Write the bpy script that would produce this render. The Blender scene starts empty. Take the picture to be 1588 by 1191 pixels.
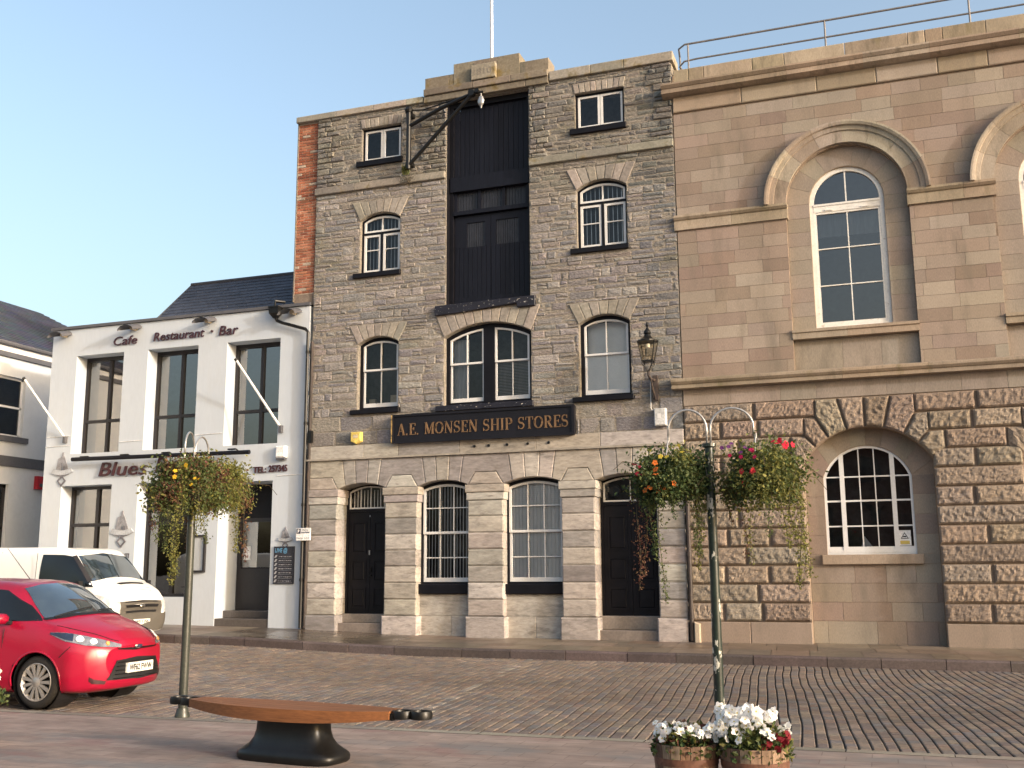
import bpy, math, random
import numpy as np
from mathutils import Vector, Matrix, noise
from mathutils.bvhtree import BVHTree

R = math.radians
PI = math.pi
SC = bpy.context.scene
COL = SC.collection

# ------------------------------------------------------------------ camera
SW, SH = 1588, 1191
FN = 1.01822582
YAW, PIT, ROL = 0.33759034, 0.17799977, -0.00640337
CAM = Vector((0, -22.5, 1.6))
fwd = Vector((-math.sin(YAW) * math.cos(PIT), math.cos(YAW) * math.cos(PIT), math.sin(PIT)))
rt = Vector((math.cos(YAW), math.sin(YAW), 0))
up = rt.cross(fwd)
r2 = rt * math.cos(ROL) + up * math.sin(ROL)
u2 = -rt * math.sin(ROL) + up * math.cos(ROL)
cd = bpy.data.cameras.new("camera")
cam = bpy.data.objects.new("camera", cd)
COL.objects.link(cam)
M = Matrix.Identity(4)
for i in range(3):
    M[i][0], M[i][1], M[i][2], M[i][3] = r2[i], u2[i], -fwd[i], CAM[i]
cam.matrix_world = M
cd.sensor_fit = 'HORIZONTAL'
cd.sensor_width = 36
cd.lens = FN * 36
cd.clip_end = 2000
SC.camera = cam

# ------------------------------------------------------------------ light
SUN = Vector((1, -0.294, 0.236)).normalized()
EL = math.asin(SUN.z)
AZ = math.atan2(SUN.x, SUN.y)
w = bpy.data.worlds.new("World")
SC.world = w
w.use_nodes = True
nt = w.node_tree
nt.nodes.clear()
sky = nt.nodes.new('ShaderNodeTexSky')
sky.sky_type = 'NISHITA'
sky.sun_disc = False
sky.sun_elevation = EL
sky.sun_rotation = AZ
sky.altitude = 0
sky.air_density = 1.0
sky.dust_density = 7.0
sky.ozone_density = 2.0
bg = nt.nodes.new('ShaderNodeBackground')
bg.inputs[1].default_value = 0.15
wo = nt.nodes.new('ShaderNodeOutputWorld')
haze_tint = nt.nodes.new('ShaderNodeVectorMath')      # thin morning haze: a little less blue than clear air
haze_tint.operation = 'MULTIPLY'
haze_tint.inputs[1].default_value = (1.24, 1.12, 0.975)
nt.links.new(sky.outputs[0], haze_tint.inputs[0])
nt.links.new(haze_tint.outputs[0], bg.inputs[0])
nt.links.new(bg.outputs[0], wo.inputs[0])
sl = bpy.data.lights.new("sun", 'SUN')
sl.energy = 0.95
sl.angle = R(2.5)
sl.color = (1.0, 0.985, 0.965)
so = bpy.data.objects.new("sun", sl)
COL.objects.link(so)
so.rotation_euler = SUN.to_track_quat('Z', 'Y').to_euler()
SC.view_settings.view_transform = 'Standard'
SC.view_settings.look = 'None'
SC.view_settings.gamma = 1
SC.view_settings.exposure = 1.63
SC.cycles.max_bounces = 6
SC.cycles.transparent_max_bounces = 12
SC.cycles.use_denoising = True

# ------------------------------------------------------------------ materials
def mat(name, col, rough=0.7, attr=False, n1=(3.0, 0.25), n2=(25.0, 0.2), bump=None, spec=0.4,
        metal=0.0, coat=0.0, stretch=(1, 1, 1), mixes=(), transl=0.0, rvar=None):
    m = bpy.data.materials.new(name)
    m.use_nodes = True
    t = m.node_tree
    N, L = t.nodes, t.links
    b = N['Principled BSDF']
    tc = N.new('ShaderNodeTexCoord')
    mp = N.new('ShaderNodeMapping')
    mp.inputs['Scale'].default_value = stretch
    L.new(tc.outputs['Object'], mp.inputs[0])
    def nz(scale, detail=4, rough_=0.6):
        n = N.new('ShaderNodeTexNoise')
        n.inputs['Scale'].default_value = scale
        n.inputs['Detail'].default_value = detail
        n.inputs['Roughness'].default_value = rough_
        L.new(mp.outputs[0], n.inputs[0])
        return n.outputs[0]
    if attr:
        a = N.new('ShaderNodeVertexColor')
        a.layer_name = 'col'
        cur = a.outputs[0]
    else:
        c = N.new('ShaderNodeRGB')
        c.outputs[0].default_value = (*col, 1)
        cur = c.outputs[0]
    for sc_, am in (n1, n2):
        if am <= 0:
            continue
        mr = N.new('ShaderNodeMapRange')
        mr.inputs['From Min'].default_value = 0.3
        mr.inputs['From Max'].default_value = 0.7
        mr.inputs['To Min'].default_value = 1 - am
        mr.inputs['To Max'].default_value = 1 + am
        L.new(nz(sc_), mr.inputs[0])
        mx = N.new('ShaderNodeVectorMath')
        mx.operation = 'SCALE'
        L.new(cur, mx.inputs[0])
        L.new(mr.outputs[0], mx.inputs['Scale'])
        cur = mx.outputs[0]
    for (c2, sc_, lo, hi, amt) in mixes:       # stains with a shape of their own
        mr = N.new('ShaderNodeMapRange')
        mr.inputs['From Min'].default_value = lo
        mr.inputs['From Max'].default_value = hi
        mr.inputs['To Max'].default_value = amt
        L.new(nz(sc_, 5, 0.65), mr.inputs[0])
        mx = N.new('ShaderNodeMix')
        mx.data_type = 'RGBA'
        L.new(mr.outputs[0], mx.inputs[0])
        L.new(cur, mx.inputs[6])
        mx.inputs[7].default_value = (*c2, 1)
        cur = mx.outputs[2]
    L.new(cur, b.inputs['Base Color'])
    b.inputs['Roughness'].default_value = rough
    if rvar:
        mr = N.new('ShaderNodeMapRange')
        mr.inputs['From Min'].default_value = rvar[1]
        mr.inputs['From Max'].default_value = rvar[2]
        mr.inputs['To Min'].default_value = rough
        mr.inputs['To Max'].default_value = rvar[3]
        L.new(nz(rvar[0]), mr.inputs[0])
        L.new(mr.outputs[0], b.inputs['Roughness'])
    b.inputs['Specular IOR Level'].default_value = spec
    b.inputs['Metallic'].default_value = metal
    if coat:
        b.inputs['Coat Weight'].default_value = coat
        b.inputs['Coat Roughness'].default_value = 0.04
    if bump:
        prev = None
        for sc_, st, di in bump:
            bm_ = N.new('ShaderNodeBump')
            bm_.inputs['Strength'].default_value = st
            bm_.inputs['Distance'].default_value = di
            L.new(nz(sc_, 6, 0.65), bm_.inputs['Height'])
            if prev:
                L.new(prev, bm_.inputs['Normal'])
            prev = bm_.outputs[0]
        L.new(prev, b.inputs['Normal'])
        if coat:
            L.new(prev, b.inputs['Coat Normal'])
    if transl:
        tr = N.new('ShaderNodeBsdfTranslucent')
        L.new(cur, tr.inputs[0])
        ms = N.new('ShaderNodeMixShader')
        ms.inputs[0].default_value = transl
        L.new(b.outputs[0], ms.inputs[1])
        L.new(tr.outputs[0], ms.inputs[2])
        L.new(ms.outputs[0], N['Material Output'].inputs[0])
    return m

def glass(name, tint=(0.93, 0.95, 0.95), ior=1.75):
    m = bpy.data.materials.new(name)
    m.use_nodes = True
    t = m.node_tree
    N, L = t.nodes, t.links
    N.clear()
    o = N.new('ShaderNodeOutputMaterial')
    tr = N.new('ShaderNodeBsdfTransparent')
    tr.inputs[0].default_value = (*tint, 1)
    gl = N.new('ShaderNodeBsdfGlossy')
    gl.inputs['Roughness'].default_value = 0.01
    fr = N.new('ShaderNodeFresnel')
    fr.inputs[0].default_value = ior
    tc = N.new('ShaderNodeTexCoord')
    nz = N.new('ShaderNodeTexNoise')
    nz.inputs['Scale'].default_value = 1.6
    nz.inputs['Detail'].default_value = 1
    bp = N.new('ShaderNodeBump')
    bp.inputs['Strength'].default_value = 0.12
    bp.inputs['Distance'].default_value = 0.02
    L.new(tc.outputs['Object'], nz.inputs[0])
    L.new(nz.outputs[0], bp.inputs['Height'])
    L.new(bp.outputs[0], gl.inputs['Normal'])
    ms = N.new('ShaderNodeMixShader')
    L.new(fr.outputs[0], ms.inputs[0])
    L.new(tr.outputs[0], ms.inputs[1])
    L.new(gl.outputs[0], ms.inputs[2])
    L.new(ms.outputs[0], o.inputs[0])
    return m

LICH = (0.17, 0.12, 0.03)
HEAD = mat('dressed_stone_head', (0.3, 0.27, 0.23), 0.9, True, (1.5, 0.14), (14, 0.22), bump=((12, 0.5, 0.02), (45, 0.4, 0.01)), spec=0.2)
RUB = mat('rubble_stone', (0.3, 0.28, 0.25), 0.9, True, (1.1, 0.16), (16, 0.30),
          bump=((10, 0.9, 0.06), (38, 0.8, 0.02)), spec=0.2, stretch=(1, 1, 1.9),
          mixes=(((0.10, 0.10, 0.055), 0.55, 0.56, 0.72, 0.65), ((0.50, 0.46, 0.40), 5, 0.64, 0.78, 0.35)))
LIME = mat('limestone', (0.42, 0.38, 0.33), 0.85, True, (1.5, 0.12), (9, 0.2), bump=((7, 0.35, 0.03), (40, 0.35, 0.008)),
           spec=0.25, stretch=(0.7, 1, 2.2), mixes=(((0.12, 0.11, 0.10), 2.4, 0.54, 0.70, 0.65), ((0.2, 0.18, 0.16), 6.5, 0.58, 0.66, 0.6)))
PARA = mat('parapet_stone', (0.24, 0.21, 0.17), 0.92, True, (1.5, 0.2), (18, 0.2), bump=((14, 0.4, 0.02),),
           spec=0.15, mixes=((LICH, 1.5, 0.54, 0.64, 0.8), ((0.09, 0.09, 0.08), 3, 0.58, 0.75, 0.7)))
GRAN = mat('customs_granite', (0.4, 0.31, 0.24), 0.85, True, (0.8, 0.10), (45, 0.16), bump=((90, 0.3, 0.005), (14, 0.2, 0.01)), spec=0.25,
           mixes=(((0.15, 0.13, 0.105), 1.3, 0.53, 0.72, 0.6), ((0.38, 0.33, 0.27), 1.9, 0.6, 0.75, 0.35)), stretch=(1.6, 1, 0.45))
GRANR = mat('rock_granite', (0.36, 0.27, 0.2), 0.9, True, (1.2, 0.12), (24, 0.2), bump=((30, 0.8, 0.035), (90, 0.6, 0.010)), spec=0.2)
GRANT = mat('granite_moulding', (0.36, 0.3, 0.22), 0.9, True, (1.0, 0.2), (30, 0.16), bump=((50, 0.3, 0.006),), spec=0.2,
            mixes=(((0.09, 0.08, 0.06), 2.0, 0.52, 0.72, 0.7), ((0.15, 0.13, 0.06), 1.1, 0.6, 0.72, 0.5)), stretch=(2.2, 1.5, 0.6))
MORT = mat('mortar', (0.21, 0.19, 0.165), 0.95, False, (2, 0.2), (30, 0.2), bump=((40, 0.4, 0.01),), spec=0.1)
MORTP = mat('pink_mortar', (0.23, 0.18, 0.14), 0.95, False, (2, 0.2), (30, 0.2), spec=0.1)
WHITE = mat('white_render', (0.485, 0.53, 0.585), 0.75, False, (0.9, 0.03), (8, 0.03), bump=((25, 0.12, 0.004),), spec=0.25,
            mixes=(((0.45, 0.45, 0.44), 0.9, 0.55, 0.8, 0.35), ((0.40, 0.37, 0.33), 3.5, 0.64, 0.78, 0.35)), stretch=(2.2, 1, 0.5))
HOUSEW = mat('house_render', (0.57, 0.59, 0.61), 0.8, False, (0.7, 0.05), (8, 0.03), bump=((25, 0.1, 0.004),), spec=0.2)
BLACK = mat('black_gloss_paint', (0.005, 0.005, 0.008), 0.5, False, (4, 0.3), (40, 0.2), bump=((30, 0.15, 0.004),), spec=0.22)
BLACKF = mat('peeling_black_paint', (0.012, 0.012, 0.02), 0.5, False, (4, 0.3), (40, 0.2), bump=((30, 0.3, 0.006),), spec=0.4,
             mixes=(((0.55, 0.53, 0.5), 11, 0.62, 0.645, 0.95),), stretch=(1, 1, 2.0))
LOFT = mat('black_door_paint', (0.007, 0.008, 0.014), 0.5, False, (4, 0.3), (30, 0.25), bump=((20, 0.2, 0.004),), spec=0.2,
           stretch=(8, 8, 0.35), mixes=(((0.2, 0.19, 0.17), 2.6, 0.7, 0.76, 0.35),))
REED = mat('reeded_dark_panel', (0.024, 0.026, 0.034), 0.4, False, (4, 0.3), (30, 0.2), spec=0.3)
IRON = mat('black_iron', (0.006, 0.006, 0.006), 0.38, False, (6, 0.3), (40, 0.2), bump=((30, 0.2, 0.004),), spec=0.35)
RUSTI = mat('weathered_iron_pipe', (0.045, 0.035, 0.032), 0.6, False, (3, 0.4), (30, 0.3), bump=((40, 0.3, 0.004),),
            mixes=(((0.20, 0.13, 0.08), 6, 0.58, 0.7, 0.6),), stretch=(1, 1, 0.4))
WPAINT = mat('white_paint', (0.66, 0.66, 0.66), 0.45, False, (5, 0.05), (30, 0.05), spec=0.4)
OLDW = mat('worn_white_paint', (0.72, 0.70, 0.66), 0.6, False, (3, 0.08), (20, 0.08), spec=0.3,
           mixes=(((0.35, 0.28, 0.2), 9, 0.62, 0.72, 0.6),))
BRICK = mat('red_brick', (0.4, 0.14, 0.075), 0.9, True, (3, 0.2), (30, 0.2), bump=((35, 0.5, 0.012),), spec=0.15)
SLATE = mat('slate', (0.045, 0.052, 0.07), 0.6, True, (2, 0.2), (20, 0.15), bump=((20, 0.2, 0.005),), spec=0.4)
DGREY = mat('dark_grey_paint', (0.09, 0.09, 0.1), 0.6, False, (3, 0.1), (20, 0.1))
DFRAME = mat('dark_window_frame', (0.022, 0.02, 0.022), 0.45, False, (3, 0.1), (20, 0.1))
ROOM = mat('dark_room', (0.05, 0.05, 0.05), 0.95, False, (1.5, 0.3), (8, 0.2), spec=0.1)
BLIND = mat('blind_fabric', (0.9, 0.9, 0.89), 0.7, False, (2, 0.05), (20, 0.03))
CURT = mat('net_curtain', (0.42, 0.44, 0.46), 0.9, False, (2, 0.15), (12, 0.1), stretch=(6, 6, 0.5))
CREAM = mat('cream_wall', (0.5, 0.42, 0.3), 0.8)
GLASS = glass('window_glass', (0.97, 0.98, 0.98), 1.6)
GLASSD = glass('dark_window_glass', (0.45, 0.48, 0.5), 1.9)
GLASSC = glass('customs_window_glass', (0.8, 0.82, 0.83), 2.3)
GLASSB = glass('bar_window_glass', (0.5, 0.53, 0.56), 3.3)
GLASSL = glass('lantern_glass', (0.9, 0.86, 0.76), 1.4)
SETT = mat('granite_sett', (0.2, 0.16, 0.13), 0.62, True, (0.8, 0.14), (30, 0.25), bump=((45, 0.5, 0.008),), spec=0.35)
DIRT = mat('joint_dirt', (0.055, 0.049, 0.043), 0.95, False, (3, 0.3), (30, 0.3), spec=0.1)
FLAG = mat('paving_flag', (0.2, 0.155, 0.12), 0.6, True, (0.9, 0.18), (22, 0.18), bump=((30, 0.25, 0.005),), spec=0.4,
           rvar=(0.55, 0.42, 0.6, 0.35))
WET = mat('wet_paving_flag', (0.2, 0.155, 0.12), 0.2, True, (0.9, 0.2), (22, 0.2), bump=((20, 0.12, 0.003),), spec=0.6,
          rvar=(1.3, 0.4, 0.62, 0.5))
KERBM = mat('kerb_granite', (0.085, 0.065, 0.062), 0.6, True, (1.5, 0.2), (30, 0.25), bump=((35, 0.4, 0.008),))
PLAZ = mat('plaza_surface', (0.255, 0.206, 0.182), 0.75, False, (1.3, 0.22), (7, 0.2), bump=((30, 0.5, 0.006), (140, 0.5, 0.003)),
           mixes=(((0.16, 0.16, 0.16), 0.9, 0.5, 0.6, 0.75), ((0.22, 0.135, 0.125), 1.9, 0.55, 0.66, 0.6), ((0.33, 0.27, 0.22), 2.6, 0.6, 0.7, 0.5)), spec=0.25, stretch=(0.45, 1, 1))
EDGE = mat('plaza_edging_stone', (0.26, 0.24, 0.19), 0.75, True, (1.2, 0.15), (40, 0.2), bump=((40, 0.4, 0.006),))
GROUND = mat('earth', (0.12, 0.11, 0.1), 0.9)
ASPH = mat('asphalt', (0.055, 0.053, 0.05), 0.85, False, (1, 0.2), (60, 0.25), bump=((120, 0.4, 0.004),))
RED = mat('red_car_paint', (0.31, 0.004, 0.028), 0.32, False, (2, 0.02), (9, 0.0), spec=0.5, coat=0.45)
VANW = mat('white_van_paint', (0.80, 0.80, 0.78), 0.35, False, (1.5, 0.04), (9, 0.0), spec=0.5, coat=0.5)
VGREY = mat('grey_bumper_plastic', (0.085, 0.078, 0.068), 0.6, False, (2, 0.08), (60, 0.05))
CARGL = mat('car_glass', (0.008, 0.010, 0.012), 0.04, False, (2, 0.2), (9, 0.0), spec=0.5, coat=0.3)
SCREEN = mat('car_windscreen', (0.03, 0.045, 0.055), 0.05, False, (1.6, 0.5), (5, 0.3), spec=1.0, coat=1.0)
for m_, i_ in ((SCREEN, 2.1), (CARGL, 1.45)): m_.node_tree.nodes['Principled BSDF'].inputs['IOR'].default_value = i_
TYRE = mat('tyre_rubber', (0.018, 0.017, 0.017), 0.8, False, (3, 0.2), (50, 0.2), bump=((60, 0.3, 0.004),))
ALLOY = mat('wheel_silver', (0.42, 0.40, 0.38), 0.35, False, (3, 0.1), (20, 0.1), metal=0.6)
CHROME = mat('chrome', (0.7, 0.7, 0.7), 0.12, metal=1.0, n1=(1, 0), n2=(1, 0))
LAMPC = mat('headlamp_lens', (0.16, 0.17, 0.20), 0.08, False, (8, 0.4), (20, 0.3), spec=0.6, coat=0.6)
VLAMP = mat('van_headlamp_lens', (0.5, 0.5, 0.5), 0.15, False, (8, 0.3), (20, 0.2), spec=0.6, coat=0.6)
AMBER = mat('amber_lens', (0.6, 0.28, 0.08), 0.1, coat=1.0)
PLATE = mat('number_plate_white', (0.78, 0.77, 0.72), 0.35)
DLAMP = mat('dark_lamp_bezel', (0.02, 0.03, 0.06), 0.2, coat=1.0)
LSILV = mat('lamp_silver', (0.8, 0.8, 0.8), 0.25, coat=1.0)
BLK = mat('black_lettering', (0.012, 0.012, 0.014), 0.5)
MAROON = mat('maroon_lettering', (0.045, 0.012, 0.016), 0.5)
PLUM = mat('plum_lettering', (0.05, 0.02, 0.03), 0.5)
EMB = mat('emblem_grey', (0.24, 0.24, 0.26), 0.7, False, (12, 0.3), (40, 0.2))
EMBD = mat('emblem_dark_grey', (0.14, 0.14, 0.16), 0.7)
EMBL = mat('emblem_pale', (0.40, 0.42, 0.45), 0.7)
GOLD = mat('gold_leaf_lettering', (0.19, 0.115, 0.06), 0.5, False, (6, 0.3), (40, 0.2), metal=0.2)
GOLDP = mat('peeling_gold_edge', (0.42, 0.28, 0.10), 0.6, False, (8, 0.4), (50, 0.3), mixes=(((0.02, 0.02, 0.02), 22, 0.55, 0.62, 0.9),))
BOARD = mat('sign_board_black', (0.007, 0.007, 0.011), 0.5, False, (2, 0.2), (20, 0.2), bump=((20, 0.1, 0.003),), spec=0.3)
CHALK = mat('chalkboard', (0.022, 0.024, 0.034), 0.8, False, (8, 0.4), (30, 0.3))
CHALKW = mat('white_chalk', (0.32, 0.32, 0.34), 0.9, False, (30, 0.3), (80, 0.3))
CHALKB = mat('blue_chalk', (0.10, 0.26, 0.42), 0.9, False, (30, 0.3), (80, 0.3))
SIGNW = mat('white_sign_plate', (0.74, 0.74, 0.74), 0.4)
SIGNN = mat('navy_print', (0.03, 0.035, 0.07), 0.5)
SIGNG = mat('grey_print', (0.25, 0.25, 0.25), 0.5)
YELLOW = mat('yellow_plastic', (0.62, 0.47, 0.12), 0.5)
GREYPL = mat('grey_plastic_box', (0.52, 0.53, 0.53), 0.5)
WHPL = mat('white_plastic', (0.75, 0.75, 0.76), 0.4)
REDPL = mat('red_plastic', (0.42, 0.02, 0.03), 0.4)
STEEL = mat('galvanised_steel', (0.42, 0.42, 0.42), 0.4, False, (6, 0.15), (40, 0.1), metal=0.7)
RAILM = mat('railing_steel', (0.20, 0.19, 0.19), 0.5, False, (6, 0.2), (40, 0.1), metal=0.4)
POSTG = mat('dark_green_post_paint', (0.012, 0.022, 0.018), 0.35, False, (5, 0.3), (40, 0.2), spec=0.5, stretch=(1, 1, 0.5),
            mixes=(((0.5, 0.5, 0.45), 14, 0.575, 0.59, 0.9),))
POSTG2 = mat('grey_green_post_paint', (0.035, 0.04, 0.034), 0.35, False, (5, 0.2), (40, 0.2), spec=0.5)
WOOD = mat('varnished_wood', (0.36, 0.115, 0.035), 0.55, True, (1.2, 0.15), (10, 0.25), bump=((24, 0.15, 0.003),), spec=0.4, stretch=(0.5, 8, 8))
STAVE = mat('barrel_stave', (0.25, 0.15, 0.09), 0.8, True, (3, 0.2), (14, 0.3), bump=((20, 0.4, 0.004),), stretch=(5, 5, 0.6))
HOOP = mat('rusty_hoop', (0.12, 0.055, 0.035), 0.7, False, (5, 0.3), (30, 0.3), bump=((40, 0.3, 0.003),))
SOIL = mat('soil', (0.03, 0.02, 0.014), 0.95)
LEAF = mat('leaf', (0.1, 0.14, 0.03), 0.6, True, (2, 0.0), (9, 0.0), spec=0.3, transl=0.3)
PETAL = mat('petal', (0.8, 0.8, 0.78), 0.7, True, (2, 0.0), (9, 0.0), spec=0.2, transl=0.25)
BARK = mat('bark', (0.10, 0.075, 0.05), 0.9, False, (3, 0.2), (20, 0.3), bump=((25, 0.6, 0.02),), stretch=(3, 3, 0.6))
MOSS = mat('basket_liner', (0.03, 0.028, 0.02), 0.95, False, (5, 0.3), (30, 0.3), bump=((40, 0.8, 0.02),))

# ------------------------------------------------------------------ mesh helpers
class MB:
    def __init__(s):
        s.V, s.F, s.C, s.I = [], [], [], []
    def add(s, vs, fs, c=(1, 1, 1), mi=0):
        o = len(s.V)
        s.V.extend([tuple(v) for v in vs])
        for f in fs:
            s.F.append(tuple(o + i for i in f))
            s.C.append(c)
            s.I.append(mi)
    def box(s, x0, x1, y0, y1, z0, z1, c=(1, 1, 1), mi=0):
        v = [(x0, y0, z0), (x1, y0, z0), (x1, y1, z0), (x0, y1, z0), (x0, y0, z1), (x1, y0, z1), (x1, y1, z1), (x0, y1, z1)]
        s.add(v, [(0, 3, 2, 1), (4, 5, 6, 7), (0, 1, 5, 4), (1, 2, 6, 5), (2, 3, 7, 6), (3, 0, 4, 7)], c, mi)
    def prism(s, poly, y0, y1, c=(1, 1, 1), mi=0):      # poly CCW in (x,z); y0 is the front
        n = len(poly)
        v = [(x, y0, z) for x, z in poly] + [(x, y1, z) for x, z in poly]
        f = [tuple(range(n)), tuple(reversed(range(n, 2 * n)))]
        f += [(i, i + n, (i + 1) % n + n, (i + 1) % n) for i in range(n)]
        s.add(v, f, c, mi)
    def ring(s, outer, inner, y0, y1, c=(1, 1, 1), mi=0):
        n = len(outer)
        v = [(x, y0, z) for x, z in outer] + [(x, y0, z) for x, z in inner] + [(x, y1, z) for x, z in outer] + [(x, y1, z) for x, z in inner]
        f = []
        for i in range(n):
            j = (i + 1) % n
            f += [(i, j, n + j, n + i), (n + i, n + j, 3 * n + j, 3 * n + i), (i, 2 * n + i, 2 * n + j, j), (2 * n + j, 2 * n + i, 3 * n + i, 3 * n + j)]
        s.add(v, f, c, mi)
    def tube(s, path, rad, n=8, c=(1, 1, 1), mi=0, cap=True):
        P = [Vector(p) for p in path]
        rr = rad if isinstance(rad, (list, tuple)) else [rad] * len(P)
        T = [(P[min(i + 1, len(P) - 1)] - P[max(i - 1, 0)]).normalized() for i in range(len(P))]
        a = Vector((0, 0, 1)) if abs(T[0].z) < 0.9 else Vector((1, 0, 0))
        nrm = (a - T[0] * a.dot(T[0])).normalized()
        vs = []
        for i, p in enumerate(P):
            nrm = (nrm - T[i] * nrm.dot(T[i])).normalized()
            b = T[i].cross(nrm)
            for k in range(n):
                an = 2 * PI * k / n
                vs.append(p + (nrm * math.cos(an) + b * math.sin(an)) * rr[i])
        fs = []
        for i in range(len(P) - 1):
            for k in range(n):
                k2 = (k + 1) % n
                fs.append((i * n + k, i * n + k2, (i + 1) * n + k2, (i + 1) * n + k))
        if cap:
            fs.append(tuple(reversed(range(n))))
            fs.append(tuple(range((len(P) - 1) * n, len(P) * n)))
        s.add(vs, fs, c, mi)
    def lathe(s, prof, cx, cy, n=24, c=(1, 1, 1), mi=0, sx=1, sy=1):
        vs = []
        for r_, z in prof:
            for k in range(n):
                a = 2 * PI * k / n
                vs.append((cx + r_ * math.cos(a) * sx, cy + r_ * math.sin(a) * sy, z))
        fs = []
        for i in range(len(prof) - 1):
            for k in range(n):
                k2 = (k + 1) % n
                fs.append((i * n + k, i * n + k2, (i + 1) * n + k2, (i + 1) * n + k))
        s.add(vs, fs, c, mi)
    def chamfer(s, pts, yf, h, b, c=(1, 1, 1), rough=0.0, rnd=None, mi=0):
        """stone block with a chamfered face towards -y; pts CCW in (x,z)"""
        n = len(pts)
        ins = inset(pts, b)
        yb = yf + b * 0.8
        v = [(x, yf + h, z) for x, z in pts] + [(x, yb, z) for x, z in pts]
        if rough:
            v += [(x, yf + rnd.uniform(-rough, rough) * 0.6, z) for x, z in ins]
        else:
            v += [(x, yf, z) for x, z in ins]
        f = []
        for i in range(n):
            j = (i + 1) % n
            f += [(i, j, n + j, n + i), (n + i, n + j, 2 * n + j, 2 * n + i)]
        if rough:
            cx = sum(p[0] for p in ins) / n + rnd.uniform(-.2, .2) * (max(p[0] for p in ins) - min(p[0] for p in ins))
            cz = sum(p[1] for p in ins) / n
            v.append((cx, yf - rnd.uniform(0, rough), cz))
            f += [(2 * n + i, 2 * n + (i + 1) % n, 3 * n) for i in range(n)]
        else:
            f.append(tuple(2 * n + i for i in range(n)))
        s.add(v, f, c, mi)
    def mark(s):
        s.K = getattr(s, 'K', [(0, 0)]) + [(len(s.V), len(s.F))]
    def build_each(s, name, m, parent=None, **kw):
        s.mark() if s.K[-1][1] < len(s.F) else None
        out = []
        for (v0, f0), (v1, f1) in zip(s.K, s.K[1:]):
            if f1 == f0: continue
            q = MB(); q.V = s.V[v0:v1]; q.F = [tuple(i - v0 for i in f) for f in s.F[f0:f1]]; q.C = s.C[f0:f1]; q.I = s.I[f0:f1]
            out.append(q.build(name, m, parent, **kw))
        return out
    def build(s, name, m, parent=None, base=None, smooth=False, local=False):
        me = bpy.data.meshes.new(name)
        o = bpy.data.objects.new(name, me)
        COL.objects.link(o)
        off = Vector((0, 0, 0))
        if parent is not None:
            o.parent = parent
            off = Vector(parent.get('_o', (0, 0, 0)))
            o['_o'] = off
        elif base is not None:
            off = Vector(base)
            o.location = off
            o['_o'] = off
        if local:
            off = Vector((0, 0, 0))
        V = np.array(s.V, dtype=np.float64).reshape(-1, 3) - np.array(off)
        me.from_pydata(V.tolist(), [], s.F)
        ms = m if isinstance(m, (list, tuple)) else [m]
        for q in ms:
            me.materials.append(q)
        if len(ms) > 1:
            me.polygons.foreach_set('material_index', np.array(s.I, dtype=np.int32))
        ca = me.color_attributes.new('col', 'FLOAT_COLOR', 'CORNER')
        cols = np.array([(*c, 1.0) for c in s.C], dtype=np.float32)
        cnt = np.array([len(f) for f in s.F])
        ca.data.foreach_set('color', np.repeat(cols, cnt, axis=0).ravel())
        if smooth:
            me.polygons.foreach_set('use_smooth', np.ones(len(s.F), dtype=bool))
            if smooth != True:
                try:
                    me.set_sharp_from_angle(angle=R(smooth))
                except Exception:
                    pass
        me.update()
        return o

def inset(pts, b):
    n = len(pts)
    out = []
    for i in range(n):
        p0, p1, p2 = pts[i - 1], pts[i], pts[(i + 1) % n]
        d1 = Vector((p1[0] - p0[0], p1[1] - p0[1])).normalized()
        d2 = Vector((p2[0] - p1[0], p2[1] - p1[1])).normalized()
        n1 = Vector((-d1.y, d1.x))
        n2 = Vector((-d2.y, d2.x))
        k = max(0.35, 1 + n1.dot(n2))
        q = Vector(p1) + (n1 + n2) * (b / k)
        out.append((q.x, q.y))
    return out

def thing(name, label, cat, loc=(0, 0, 0), rz=0, group=None):
    o = bpy.data.objects.new(name, None)
    COL.objects.link(o)
    o.location = loc
    o.rotation_euler = (0, 0, rz)
    o['_o'] = Vector(loc)
    return tag(o, label, cat, group)

def tag(o, label=None, cat=None, group=None, kind=None):
    if label: o['label'] = label
    if cat: o['category'] = cat
    if group: o['group'] = group
    if kind: o['kind'] = kind
    return o

def copy_tree(o, loc=None, parent=None):
    c = o.copy()
    COL.objects.link(c)
    if parent is not None:
        c.parent = parent
    if loc is not None:
        c.location = loc
    for ch in list(o.children):
        copy_tree(ch, None, c)
    return c

def arched(x0, x1, z0, zs, za, n=12, grow=0.0):
    """window outline, CCW, with arc head; grow>0 shrinks it"""
    hw, cx, rise = (x1 - x0) / 2, (x0 + x1) / 2, za - zs
    if rise < 1e-3:
        g = grow
        pts = [(x0 + g, z0 + g), (x1 - g, z0 + g)]
        for k in range(n + 1):
            pts.append((x1 - g - (x1 - x0 - 2 * g) * k / n, zs - g))
        return pts
    rad = (hw * hw + rise * rise) / (2 * rise)
    cz = za - rad
    rad2, hw2 = rad - grow, hw - grow
    a = math.asin(min(1, hw2 / rad2))
    pts = [(x0 + grow, z0 + grow), (x1 - grow, z0 + grow)]
    for k in range(n + 1):
        t = a - 2 * a * k / n
        pts.append((cx + rad2 * math.sin(t), cz + rad2 * math.cos(t)))
    return pts

def arc_z(x, x0, x1, zs, za):
    hw, cx, rise = (x1 - x0) / 2, (x0 + x1) / 2, za - zs
    if rise < 1e-3:
        return zs
    rad = (hw * hw + rise * rise) / (2 * rise)
    return za - rad + math.sqrt(max(0, rad * rad - (x - cx) ** 2))

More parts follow.
